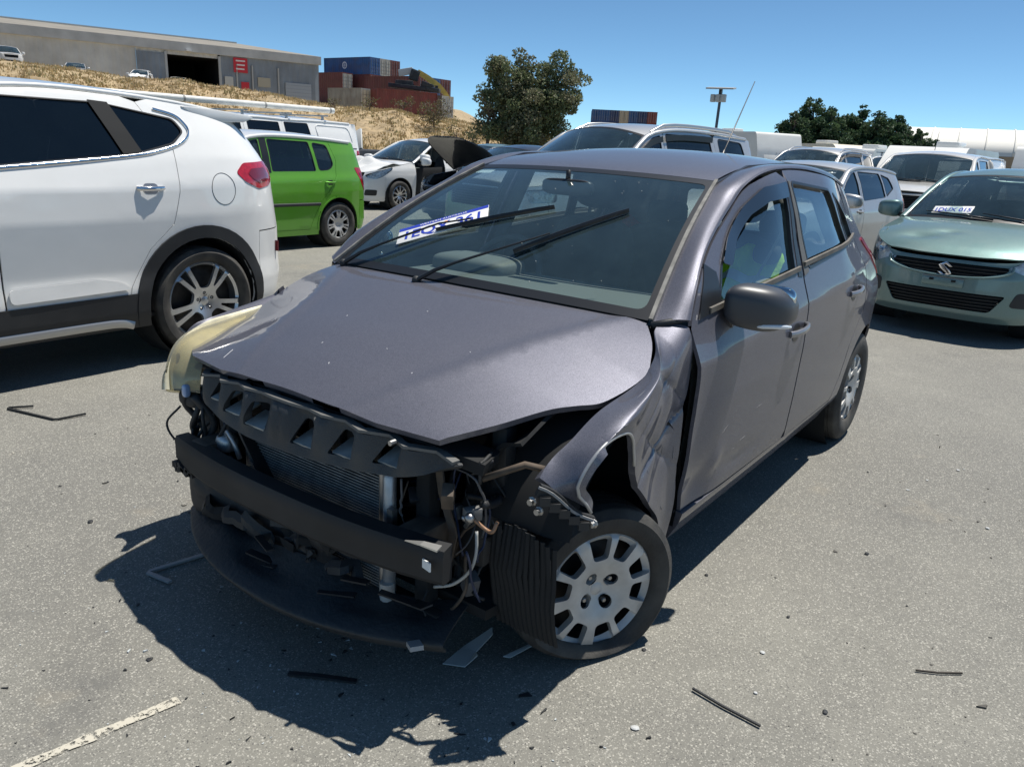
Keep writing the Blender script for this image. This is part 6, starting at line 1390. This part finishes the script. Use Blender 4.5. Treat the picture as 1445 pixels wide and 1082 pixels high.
def grass(name, n_, rlo, rhi, alo, ahi, hmin, hmax, cols, seed):
    g = np.random.default_rng(seed); V = []; F = []; MI = []
    r_ = g.uniform(rlo, rhi, n_); a = g.uniform(alo, ahi, n_); x = CX+r_*np.cos(np.radians(a)); y = CY+r_*np.sin(np.radians(a)); z = bank_z(r_, a, x, y)
    dn = np.sin(x*.45+1)+np.sin(y*.38+x*.15)+g.normal(0, .7, n_)
    for i in range(n_):
        if bank_h(a[i])*1 < .4 or dn[i] < -.9: continue
        mi = int(g.integers(0, len(cols))); hh = g.uniform(hmin, hmax)
        for k in range(6):
            an = g.uniform(0, 6.28); w_ = g.uniform(.03, .08); lx, ly = g.normal(0, .22, 2); bx, by = x[i]+g.normal(0, .16), y[i]+g.normal(0, .16); h2 = hh*g.uniform(.5, 1.1); b = len(V)
            V += [(bx-w_*math.cos(an), by-w_*math.sin(an), z[i]-.05), (bx+w_*math.cos(an), by+w_*math.sin(an), z[i]-.05), (bx+lx*h2, by+ly*h2, z[i]+h2)]; F.append((b, b+1, b+2)); MI.append(mi)
    me = bpy.data.meshes.new(name); me.from_pydata(V, [], F)
    for c_ in cols: me.materials.append(c_)
    me.polygons.foreach_set('material_index', MI); return link(name, me)
GC = [leaf('straw_grass', (.50, .38, .19)), leaf('pale_straw_grass', (.58, .47, .28)), leaf('brown_grass', (.42, .31, .16)), leaf('olive_grass', (.36, .31, .15))]
tag(grass('dry_grass', 20000, 42, 80, 205, 252, .05, .22, GC, 4), 'dry straw-coloured grass covering the embankment', 'grass', kind='stuff')

# ---------------------------------------------------------------- trees and shrubs
def leaves_mesh(name, clumps, per, size, mats, seed, flat=.6, spread=1.0):
    g = np.random.default_rng(seed); V = []; F = []; MI = []
    for (cx, cy, cz, cr) in clumps:
        k = max(6, int(per*(cr/.5)**2)); d = g.normal(0, 1, (k, 3)); d /= np.linalg.norm(d, axis=1)[:, None]; rad = cr*g.uniform(.35, 1, k)**.6*spread
        P = np.array([cx, cy, cz])+d*rad[:, None]*np.array([1, 1, .75]); shade = int(g.integers(0, len(mats)))
        for p in P:
            u = g.normal(0, 1, 3); u /= np.linalg.norm(u); w_ = np.cross(u, g.normal(0, 1, 3)); w_ /= np.linalg.norm(w_)+1e-9; s_ = size*g.uniform(.6, 1.4); b = len(V)
            V += [tuple(p-u*s_), tuple(p+w_*s_*flat), tuple(p+u*s_), tuple(p-w_*s_*flat)]; F.append((b, b+1, b+2, b+3)); MI.append(shade if g.random() < .7 else int(g.integers(0, len(mats))))
    me = bpy.data.meshes.new(name); me.from_pydata(V, [], F)
    for m_ in mats: me.materials.append(m_)
    me.polygons.foreach_set('material_index', MI); return me
GUM = [leaf('gum_leaf', (.150, .180, .085)), leaf('gum_leaf_pale', (.22, .24, .13)), leaf('gum_leaf_dark', (.095, .120, .058)), leaf('gum_twig_grey', (.17, .165, .10))]
PINE = [leaf('pine_leaf', (.058, .105, .050)), leaf('pine_leaf_mid', (.088, .135, .062)), leaf('pine_leaf_dark', (.034, .066, .034))]
BUSH = [leaf('scrub_leaf', (.11, .095, .055)), leaf('scrub_leaf_grey', (.14, .115, .085)), leaf('scrub_leaf_olive', (.13, .13, .045))]
BARK = mat('grey_bark', (.13, .10, .08), .9, noise=.4, nscale=6)
def tree(name, label, loc, lobes, trunk_h, per, size, mats, seed, group=None, limb=7, tr=.16, cat='tree'):
    """lobes: (dx,dy,z,rx,rz) ellipsoids filled with leaf clumps, limbs run into them"""
    g = np.random.default_rng(seed); root = empty(name, loc, 0, label, cat, group); cl = []
    mb = MB(); base = Vector((0, 0, -.2))
    for li, (dx, dy, z, rx, rz) in enumerate(lobes):
        n_ = int(14*rx*rx*rz/1.2)+8
        for i in range(n_):
            d = g.normal(0, 1, 3); d /= np.linalg.norm(d); rr = g.uniform(.25, 1.0)**.5
            p = np.array([dx, dy, z])+d*rr*np.array([rx, rx, rz])*(1+.18*math.sin(5*d[0]+7*d[2]+li)); cl.append((*p, g.uniform(.28, .55)*min(1.2, rx*.8)))
        top = Vector((dx, dy, z)); fork = Vector((dx*.25, dy*.25, trunk_h*.6)); mb.tube(catmull([tuple(base), tuple(fork), tuple(fork.lerp(top, .55)+Vector(tuple(g.normal(0, .15, 3)))), tuple(top)], 4), list(np.linspace(tr, tr*.25, 13)), 7)
        for i in range(limb):
            c_ = cl[-1-int(g.integers(0, n_))]; st_ = fork.lerp(top, g.uniform(.3, .9)); en = Vector(c_[:3]); mid = st_.lerp(en, .5)+Vector((0, 0, -.1)); mb.tube(catmull([tuple(st_), tuple(mid), tuple(en)], 3), list(np.linspace(tr*.35, tr*.08, 7)), 5)
    mb.build('trunk', BARK, root, smooth=3)
    link('crown', leaves_mesh('crown', cl, per, size, mats, seed+1), None, root); return root
tree('gum_tree', 'large grey-green gum tree in front of the far containers', (-35.3, -24.9, 1.2), [(-.8, 1.2, 4.0, 1.35, 1.0), (.9, -.6, 4.0, 1.5, 1.1), (.1, .2, 2.6, 2.0, 1.2), (-.6, 1.7, 2.7, 1.3, 1.0), (.6, -1.6, 2.5, 1.3, .9), (0, 0, 1.1, 2.5, 1.0)], 1.6, 165, .080, GUM, 11, limb=16)
tree('small_gum_tree', 'smaller gum tree leaning at the left of the large gum tree', (-33.7, -26.5, 1.7), [(.1, .0, 2.6, .7, .6), (.2, .5, 1.5, 1.0, .8), (0, 0, .8, 1.3, .7)], 1.2, 70, .08, GUM, 17, tr=.10, limb=9)
for i, (az0, r_, s_, sd) in enumerate(((224.3, 62, 1.0, 1), (222.2, 58, 1.5, 2), (220.6, 55, .9, 3), (219.4, 50, 1.0, 4), (226.6, 60, .8, 5), (218.2, 47, .8, 6), (229.0, 64, .7, 7))):
    x = CX+r_*math.cos(R(az0)); y = CY+r_*math.sin(R(az0)); z = float(bank_z(np.array([r_]), np.array([az0]), np.array([x]), np.array([y]))[0])
    lab = ['grey dry shrub on the embankment below the containers', 'large grey-brown shrub on the embankment beside the gum trees', 'low olive shrub on the embankment'][0 if i in (0, 4, 6) else 1 if i == 1 else 2]
    tree('shrub', lab, (x, y, z), [(0, 0, .7*s_, .9*s_, .6*s_), (.5*s_, .3*s_, .5*s_, .6*s_, .45*s_)], .5, 60, .06, BUSH, 30+sd, 'shrubs on the embankment', limb=10, tr=.05, cat='shrub')
PT_ = [(197.9, 78, 5.3, 1.9), (196.6, 80, 6.6, 2.2), (195.2, 79, 5.8, 2.0), (193.9, 82, 6.2, 2.2), (192.6, 80, 5.7, 2.0), (191.4, 83, 5.6, 2.2), (190.2, 81, 4.6, 1.8), (189.1, 84, 3.7, 1.6)]
for i, (a, r_, h_, w_) in enumerate(PT_):
    w_ *= 1.30; h_ *= 1.04
    x = CX+r_*math.cos(R(a)); y = CY+r_*math.sin(R(a))
    tree('pine_tree', ('tallest dark pine in the row behind the caravans' if i == 1 else 'shortest dark pine at the white hall end of the row' if i == 7 else 'dark green pine tree inside the row behind the caravans'), (x, y, 0), [(.2*math.sin(i*3), .25*math.cos(i*2), h_*.93, w_*.26, h_*.10), (-.3*math.cos(i), .3*math.sin(i*2), h_*.78, w_*.50, h_*.12), (.5*math.sin(i*1.7), .5*math.cos(i*2.3), h_*.62, w_*.68, h_*.13), (-.6*math.sin(i*1.3), -.6*math.cos(i*1.1), h_*.48, w_*.80, h_*.14), (.2, .5*math.sin(i), h_*.30, w_*.95, h_*.16), (.1, -.3, h_*.14, w_*1.0, h_*.14)], h_*.5, 120, .115, PINE, 60+i, 'pines behind the caravans', limb=5, tr=.2)

# ---------------------------------------------------------------- shed on the bank
M_CLAD = mat('grey_ribbed_cladding', (.56, .55, .51), .6, .1, noise=.12, nscale=.8, dirt=(.34, .33, .30), dscale=.25, damt=.5)
M_CLAD2 = mat('blue_grey_cladding', (.22, .245, .27), .55, .2, noise=.15, nscale=.6)
M_ROOF = mat('fawn_roof_sheet', (.27, .245, .20), .6, .1, noise=.12, nscale=.5)
def build_shed():
    A = Vector((-62.4, -74.95, 0)); Bq = Vector((-33.4, -86.2, 0)); d = (Bq-A).normalized(); nrm = Vector((-d.y, d.x, 0)); nrm = nrm if nrm.dot(Vector((CX, CY, 0))-A) > 0 else -nrm
    L = 58.0; zb, ze, zr = 5.0, 9.45, 11.95; root = empty('storage_shed', tuple(A), 0, 'long grey ribbed metal shed with an open doorway on the embankment', 'shed')
    def at(u, h, z): q = d*u+nrm*h; return (q.x, q.y, z)
    def wall(name, u0, u1, z0, z1, m, h=0.0, pitch=.75, dep=.09):
        v = []; n_ = max(2, int((u1-u0)/pitch*2)+1)
        us = np.linspace(u0, u1, n_)
        for i, u in enumerate(us): hh = h+(dep if i % 2 else 0); v += [at(u, hh, z0), at(u, hh, z1)]
        me = bpy.data.meshes.new(name); me.from_pydata(v, [], [(2*i, 2*i+2, 2*i+3, 2*i+1) for i in range(n_-1)]); return link(name, me, m, root)
    dr0, dr1 = 11.2, 16.4
    wall('wall', 0, dr0-.2, zb, ze-.1, M_CLAD2); wall('wall', dr1+3.0, L, zb, ze-.1, M_CLAD); wall('wall', dr0, dr1+3, ze-.55, ze-.1, M_CLAD)
    wall('sliding_door', dr1, dr1+3.0, zb, ze-.5, M_CLAD2, .12, .6)
    def bx(name, u0, u1, h0, h1, z0, z1, m, par=root):
        v = [at(u, h, z) for u in (u0, u1) for h in (h0, h1) for z in (z0, z1)]; return MB().add(v, [(0, 1, 3, 2), (4, 6, 7, 5), (0, 4, 5, 1), (2, 3, 7, 6), (0, 2, 6, 4), (1, 5, 7, 3)]).build(name, m, par)
    bx('doorway_interior', dr0-.2, dr1+.1, -14, -13.8, zb, ze, M_VOID); bx('interior_wall', dr0-.3, dr0-.2, -14, 0, zb, ze, M_VOID); bx('interior_wall', dr1+.0, dr1+.1, -14, 0, zb, ze, M_VOID); bx('interior_ceiling', dr0-.2, dr1, -14, 0, ze-.5, ze-.45, M_VOID)
    bx('fascia', -.3, L, .02, .35, ze-.15, ze+.75, mat('weathered_fascia', (.48, .475, .45), .6, .2, noise=.15, nscale=.7))
    for u in (dr0-.25, dr1): bx('door_post', u, u+.25, .05, .25, zb, ze-.3, mat('pale_steel_post', (.42, .42, .40), .5))
    v = [at(-.3, .35, ze+.75), at(L, .35, ze+.75), at(L, -13, zr), at(6, -13, zr)]; ro = MB().add(v, [(0, 1, 2, 3)]).build('roof', M_ROOF, root)
    v = [at(-.3, .35, ze+.75), at(6, -13, zr), at(-.3, -26, ze+.75)]; MB().add(v, [(0, 1, 2)]).build('roof_hip', M_ROOF, root)
    bx('ridge_cap', 6, L, -13.3, -12.7, zr-.02, zr+.12, mat('pale_ridge', (.6, .6, .57), .5), ro)
    bx('end_wall', -.1, 0, -26, 0, zb, ze+.7, M_CLAD2)
    bx('roller_door', .9, 3.9, .06, .16, zb, zb+2.1, mat('pale_roller_door', (.36, .38, .40), .5, .2))
    for k in range(5): bx('door_slat', .9, 3.9, .16, .19, zb+.3+k*.38, zb+.32+k*.38, M_CLAD2)
    bx('window', 5.6, 7.0, .06, .14, zb+1.4, zb+2.4, mat('yellowed_window', (.40, .36, .27), .4)); bx('notice_board', 9.7, 10.6, .06, .16, zb+1.0, zb+2.2, mat('pale_board', (.5, .5, .46), .6))
    sg = bx('red_sign', 8.1, 9.6, .10, .2, ze-1.75, ze-.25, mat('sign_red', (.55, .02, .03), .5)); wt = mat('sign_white_print', (.72, .66, .64), .6)
    for k in range(3): bx('sign_lettering', 8.35+.05*k, 9.35-.1*(k % 2), .2, .215, ze-.62-.42*k, ze-.47-.42*k, wt, sg)
    bx('red_door', 8.0, 8.85, .06, .18, zb, zb+1.75, mat('sign_red', (.55, .02, .03), .5))
    for u in (4.6, 7.5, 9.2): bx('wall_post', u, u+.14, .06, .2, zb, ze-.9, mat('pale_steel_post', (.42, .42, .40), .5))
    bx('flood_light', 14.0, 14.5, .35, .7, ze-.1, ze+.05, mat('lamp_white', (.75, .75, .75), .4))
    for u in (12.2, 12.9, 13.5): bx('stored_drums', u, u+.55, -3, -2.4, zb, zb+1.3, mat('lilac_drum', (.22, .18, .30), .5))
    return d, nrm
SHD, SHN = build_shed()

# ---------------------------------------------------------------- containers
CONT = {}
def container_mesh(key):
    if 'body' in CONT: return CONT
    L, W, Hh = 12.2, 2.44, 2.85
    v = []; f = []
    def rib(n_, fn, dep):
        b = len(v)
        for i in range(n_+1):
            k = dep if (i % 4) in (1, 2) else 0
            v.append(fn(i/n_, 0.06, k)); v.append(fn(i/n_, 1-.06/Hh, k))
        for i in range(n_): f.append((b+2*i, b+2*i+2, b+2*i+3, b+2*i+1))
    rib(88, lambda t, z, k: (W/2-.03-k, -L*t, z*Hh if z > .5 else z), .05); rib(88, lambda t, z, k: (-W/2+.03+k, -L*t, z*Hh if z > .5 else z), .05)
    rib(18, lambda t, z, k: (-W/2+W*t, -L+.03+k, z*Hh if z > .5 else z), .05)
    m = MB(); m.v = v; m.f = f
    m.add([(-W/2, 0, Hh-.04), (W/2, 0, Hh-.04), (W/2, -L, Hh-.04), (-W/2, -L, Hh-.04)], [(0, 1, 2, 3)])
    for x in (-W/2+.05, W/2-.05):
        for z in (.08, Hh-.06): m.box((x, -L/2, z), (.1, L, .14))
        for y in (-.06, -L+.06): m.box((x, y, Hh/2), (.14, .14, Hh))
    for z in (.08, Hh-.08):
        for y in (-.05, -L+.05): m.box((0, y, z), (W, .1, .16))
    CONT['body'] = m
    dm = MB().box((0, 0, 0), (1.12, .05, 2.55))
    for z in (-.85, -.3, .3, .85): dm.box((0, .03, z), (1.06, .03, .34))
    CONT['door'] = dm; rm = MB()
    for x in (-.3, .3): rm.tube([(x, .07, -1.25), (x, .07, 1.25)], .03, 6)
    CONT['rods'] = rm; return CONT
CM = {}
def cpaint(n_, c_): return mat('container_'+n_, c_, .6, .1, noise=.18, nscale=.9, dirt=(.16, .10, .07), dscale=.7, damt=.35)
CCOL = dict(blue=cpaint('blue', (.02, .085, .24)), maroon=cpaint('maroon', (.13, .035, .032)), grey=cpaint('grey', (.36, .36, .33)), cream=cpaint('cream', (.45, .40, .30)), red=cpaint('red', (.20, .05, .04)), navy=cpaint('navy', (.02, .045, .13)))
def container(x, y, z, col, label, rz=0, door='same', length=1.0):
    c_ = container_mesh(0); r_ = empty('shipping_container', (x, y, z), rz, label, 'container', 'stacked shipping containers'); r_.scale = (1, length, 1)
    for nm, key, m_ in (('container_body', 'body', CCOL[col]),):
        if (key, col) not in CM: o = c_[key].build(nm, m_, r_, fix=False); CM[(key, col)] = o.data
        else: link(nm, CM[(key, col)], None, r_)
    dc = col if door == 'same' else door
    for sx in (-.6, .6):
        if ('door', dc) not in CM: o = c_['door'].build('door', CCOL[dc], r_); CM[('door', dc)] = o.data
        else: o = link('door', CM[('door', dc)], None, r_)
        o.location = (sx, -.03, 1.42)
        if 'rods' not in CM: o2 = c_['rods'].build('lock_rods', M_STEEL, o); CM['rods'] = o2.data
        else: link('lock_rods', CM['rods'], None, o)
    return r_
EX, EY, H_ = -101.0, -107.0, 2.87; Z0 = 6.6
bc = container(EX-1.2, EY, Z0+2*H_, 'blue', 'blue shipping container with a round white logo on top of the stack')
P = MB().lathe([(0, 0), (.62, 0), (.62, -.03)], 'X', 24, (1.24, -6.6, 1.55)); P.build('logo_disc', mat('logo_white', (.62, .64, .68), .6), bc)
MB().lathe([(0, 0), (.40, 0), (.40, -.02)], 'X', 20, (1.255, -6.6, 1.55)).build('logo_centre', CCOL['blue'], bc); MB().box((1.26, -6.6, 1.55), (.01, .62, .14)).box((1.26, -6.6, 1.55), (.01, .14, .62)).build('logo_mark', mat('logo_white', (.62, .64, .68), .6), bc)
container(EX-3.7, EY, Z0+2*H_, 'grey', 'pale grey shipping container on the top row beside the blue one'); container(EX-6.2, EY, Z0+2*H_, 'maroon', 'maroon shipping container at the end of the top row')
container(EX+2.6, EY-3.0, Z0+H_, 'maroon', 'maroon shipping container with a pale end on the second row', door='grey')
for k, (col, lab) in enumerate((('maroon', 'maroon shipping container directly under the blue one'), ('navy', 'navy shipping container in the middle of the second row'), ('maroon', 'maroon shipping container at the far end of the second row'))): container(EX-1.2-2.5*k, EY, Z0+H_, col, lab)
container(EX+2.6, EY-3.0, Z0, 'maroon', 'maroon shipping container at the bottom of the left stack'); container(EX-1.2, EY, Z0, 'maroon', 'maroon shipping container at the bottom under the blue one')
container(-76.0, -81.0, 5.0, 'grey', 'weathered grey shipping container standing low beside the shed', door='cream', length=.55)
container(-80.5, -80.3, 5.0, 'grey', 'short grey shipping container with an open dark end', length=.5)
container(-83.5, -75.9, 5.0, 'red', 'rust red shipping container lying along the bank under the wrecked truck', rz=R(68), length=.72)
container(-85.5, -75.0, 4.8, 'grey', 'pale grey shipping container at the right end of the bank', length=.5)
for lv, cols in ((1, ('maroon', 'blue', 'maroon')), (0, ('navy', 'maroon', 'grey'))):
    for k, col in enumerate(cols): container(-93.0-2.5*k, -86.5, 5.3+lv*H_, col, f'{col} shipping container, {"upper" if lv else "lower"} row of the stack beyond the wrecked truck, '+('first', 'second', 'third')[k]+' along')
for k, col in enumerate(('blue', 'blue', 'navy', 'cream', 'blue', 'navy', 'red')):
    az0 = 210.9-.64*k; r_ = 214; x = CX+r_*math.cos(R(az0)); y = CY+r_*math.sin(R(az0))
    for lv in (-1, 0, 1): container(x, y, 5.9+lv*H_, col, f'{col} container in the far row behind the gum tree, '+('bottom', 'middle', 'top')[lv+1]+' level, '+('first', 'second', 'third', 'fourth', 'fifth', 'sixth', 'seventh')[k]+' from the tree', rz=R(-58))
# wrecked truck on top of the low containers
wt_ = empty('wrecked_truck', (-81.5, -77.6, 7.9), R(30), 'crushed dark truck with a bent yellow boom on top of the low containers', 'truck')
MB().box((0, 0, .5), (7.0, 2.2, .5), ry=.06).box((-1.5, .2, 1.0), (2.4, 2.0, .8), rz=.2).box((1.8, -.1, .9), (1.6, 1.8, .7), ry=.3).build('chassis', mat('burnt_dark_metal', (.03, .035, .04), .7, noise=.5, nscale=2), wt_, bevel=.05)
MB().box((-1.4, .9, 2.6), (2.0, .3, .9), ry=-.2).build('cab_panel', mat('dirty_white_panel', (.55, .55, .52), .6), wt_, bevel=.04)
MB().box((-.2, .8, 2.2), (1.2, 1.2, 1.4), ry=.3, rz=.3).build('cab', mat('burnt_dark_metal', (.03, .035, .04), .7), wt_, bevel=.06)
wt_.rotation_euler = (0, 0, R(125)); yl = mat('faded_yellow_boom', (.62, .44, .09), .5, noise=.25, nscale=1.2)
Wm = (Matrix.Translation((-81.5, -77.6, 7.9)) @ Matrix.Rotation(R(125), 4, 'Z')).inverted(); bp = [Wm @ Vector(q) for q in ((-82.4, -77.9, 10.6), (-83.6, -77.2, 9.9), (-84.9, -76.2, 8.9), (-85.5, -75.5, 8.0), (-85.9, -75.1, 7.3))]
MB().sweep(bp, [(-.2, -.38), (.2, -.38), (.2, .38), (-.2, .38)], scale=[.8, 1, 1, .85, .6]).build('boom', yl, wt_)
for k in range(6): MB().box((-2.6+k*1.1, .9+.1*(k % 2), .55+.12*(k % 3)), (.5, .35, .4), rz=.4*k, ry=.3*k).build('wreckage', mat('dirty_white_panel', (.55, .55, .52), .6) if k in (1, 4) else mat('burnt_dark_metal', (.03, .035, .04), .7), wt_, bevel=.03)

# ---------------------------------------------------------------- solar light mast, far hall, caravans, vans
sl_ = empty('solar_light_mast', (-26.0, -10.0, 0), 0, 'solar light mast with a flat panel and lamp heads above the parked cars', 'light mast')
MB().tube([(0, 0, 0), (-.02, .05, 3.45)], .05, 10).build('mast', mat('dark_mast', (.08, .09, .11), .5), sl_, smooth=1)
MB().box((0, .05, 3.78), (.75, .95, .05), ry=.10, rz=.25).build('solar_panel', mat('pale_panel_back', (.42, .40, .36), .5), sl_)
MB().box((0, .05, 3.62), (.1, .1, .3)).build('mount', M_TRIM, sl_)
for y in (-.22, -.02, .18): MB().box((.10, y+.05, 3.44), (.16, .15, .26), rz=.2*y).build('lamp_head', mat('pale_lamp_head', (.50, .49, .45), .4), sl_, bevel=.02)
hl_ = empty('arched_hall', (-118, -20, 0), 0, 'long white arched fabric hall behind the pines', 'hall')
arc = [(9*math.cos(t), 3.2+3.4*math.sin(t)) for t in np.linspace(0, math.pi, 17)]
v = [(a, y, z) for y in (-1, 26) for a, z in arc]; MB().add(v, [(i, i+1, 18+i, 17+i) for i in range(16)]).build('roof_skin', mat('white_fabric', (.74, .72, .66), .7, noise=.06, nscale=.2), hl_, smooth=3)
for y in np.linspace(-1, 26, 10): MB().tube([(a*1.004, y, z*1.004) for a, z in arc], .10, 6).build('roof_rib', mat('white_fabric', (.74, .72, .66), .7), hl_, smooth=3)
MB().box((9, 12.5, 1.6), (.1, 27, 3.2)).build('side_wall', mat('tan_wall', (.34, .25, .16), .7), hl_)
gv = [(a, 26, z) for a, z in arc]+[(-9, 26, 0), (9, 26, 0)]; MB().add(gv, [tuple(range(19))]).build('gable', mat('tan_wall', (.34, .25, .16), .7), hl_)
hl_.rotation_euler = (0, 0, R(8))
M_VAN = mat('caravan_white', (.74, .73, .69), .4, coat=.3, noise=.05, nscale=2)
def caravan(loc, rz, L, W, Hh, label, tone, nose=.5, stripe=None, name='caravan', band=None):
    r_ = empty(name, loc, rz, label, name.replace('_', ' ') if name != 'panel_van' else 'van', 'caravans and vans parked beyond the cars')
    pr = [(-L/2, .45), (L/2-.1, .45), (L/2, .9), (L/2-nose*.35, Hh*.72), (L/2-nose, Hh), (-L/2+.15, Hh), (-L/2, Hh-.15)]; pr = rnd(pr, .12, 4)
    MB().prism(pr, W, lambda a, b, h: (a, h-W/2, b)).build('shell', tone, r_, smooth=.5)
    for sy in (1, -1):
        for x0, x1 in ((-L*.36, -L*.16), (.02*L, .22*L)): MB().box(((x0+x1)/2, sy*(W/2+.008), Hh*.64), (x1-x0, .02, Hh*.20)).build('window', G_DARK if False else mat('black_window', (.012, .014, .018), .1, coat=.6), r_, bevel=.008)
        if band: MB().box((-.02*L, sy*(W/2+.006), Hh*.36), (L*.86, .014, Hh*.20)).build('lower_band', band, r_)
        if stripe: MB().add([(-L*.42, sy*(W/2+.012), Hh*.56), (L*.46, sy*(W/2+.012), Hh*.30), (L*.46, sy*(W/2+.012), Hh*.38), (-L*.42, sy*(W/2+.012), Hh*.62)], [(0, 1, 2, 3)]).build('swoosh', stripe, r_)
    MB().box((L/2-nose*.30+.03, 0, Hh*.60), (.03, W*.72, Hh*.20), ry=-.32).build('front_window', M_VAN if stripe else mat('black_window', (.012, .014, .018), .1, coat=.6), r_, bevel=.008)
    MB().box((-.1*L, .1, Hh+.09), (.9, .6, .2)).build('roof_unit', M_VAN, r_, bevel=.05)
    for sy in (1, -1):
        for x in ((-.12*L,) if name == 'caravan' else (L*.30, -L*.30)): wheel(r_, 'ten', .33, .2, .2, (x, sy*(W/2-.13), .33), sy)
    MB().box((0, 0, .42), (L*.9, W*.8, .10)).build('chassis', M_VOID, r_)
    return r_
BLU = mat('blue_swoosh', (.02, .22, .48), .4); DKB = mat('dark_side_panel', (.05, .055, .065), .35, coat=.4)
cv1 = caravan((-34.0, -12.2, 0), R(58), 6.2, 2.35, 2.55, 'white caravan with a blue swoosh and dark sides', M_VAN, .35, BLU, band=DKB)
text_mesh('maker_badge', '- - -', .3, mat('badge_grey', (.25, .25, .26), .5), cv1, basis((2.98, 0, 1.75), (0, 1, 0), (-.3, 0, 1)), .01)
caravan((-36.6, -8.7, 0), R(50), 6.0, 2.3, 2.25, 'cream pop-top camper with a sloping nose beside the white caravan', mat('caravan_cream', (.68, .62, .49), .5, noise=.06, nscale=2), 1.3, None)
caravan((-29.6, -5.6, 0), R(-8), 5.0, 2.2, 1.98, 'low white camper trailer with an air conditioner on its roof', M_VAN, .4, None)
caravan((-23.5, -2.2, 0), R(-4), 5.4, 1.95, 2.00, 'white panel van with roof bars behind the white ute', M_VAN, 1.2, None, 'panel_van')
caravan((-24.5, .75, 0), R(-2), 5.2, 2.0, 2.10, 'white camper van with a black rear window beside the panel van', M_VAN, .5, None, 'panel_van')
caravan((-27.5, 2.6, 0), R(4), 5.6, 2.1, 2.2, 'grey-white van parked furthest along the caravan row', mat('van_grey_white', (.50, .50, .50), .4, coat=.3), .9, None, 'panel_van')
# vehicles up by the shed and behind the crashed hatch
def place_copy(src, name, label, loc, rz, cat, sc=1.0):
    o = copy_tree(src); o.name = name; o.location = loc; o.rotation_euler = (0, 0, rz); o.scale = (sc, sc, sc); o['label'] = label; o['category'] = cat
    if 'group' in o: del o['group']
    return o
place_copy(UTE.root, 'far_ute', 'white ute with a rack parked high beside the ribbed shed', (-27.6, -70.6, 5.35), R(75), 'ute')
place_copy(I30.root, 'far_car', 'pale car half hidden by grass in front of the shed', (-32.5, -70.5, 4.95), R(60), 'car')
place_copy(JAZ.root, 'far_white_car', 'small white car half hidden by grass before the shed wall', (-37.5, -69.5, 4.85), R(50), 'car')
place_copy(UTE.root, 'doorway_ute', 'white ute standing in the dark shed doorway', (-47.2, -79.0, 4.95), R(62), 'ute')
place_copy(SWI.root, 'hidden_white_car', 'car showing only its roof behind the white crashed hatchback', (-15.5, -13.2, 0), R(-6), 'car')
place_copy(UTE.root, 'second_white_ute', 'white ute partly hidden behind the pale green hatchback roof', (-20.0, 1.55, 0), R(-3), 'ute')
place_copy(SUV.root, 'second_silver_wagon', 'silver wagon showing only its roof behind the silver hatchback', (-17.8, -4.6, 0), R(-8), 'car')
place_copy(CAN.root, 'second_canopy_ute', 'white canopy ute standing behind the silver hatchback and white ute', (-21.5, -3.2, 0), R(-6), 'ute')
dk = empty('scrap_pile', (-13.2, -15.4, 0), R(20), 'pile of dark wrecked panels behind the white canopy ute', 'scrap')
for k in range(9): MB().box((.3*k-1.2, .2*math.sin(k*2), .8+.12*(k % 4)), (1.3, .06, .7), rz=.5*k, ry=.5*math.sin(k*1.7), rx=.6*math.cos(k)).build('scrap_panel', M_BLACK if k % 3 else mat('dirty_white_panel', (.55, .55, .52), .6), dk, bevel=.01)
MB().box((0, 0, .7), (3.6, 1.7, .9)).build('tray', M_BLACK, dk, bevel=.04)
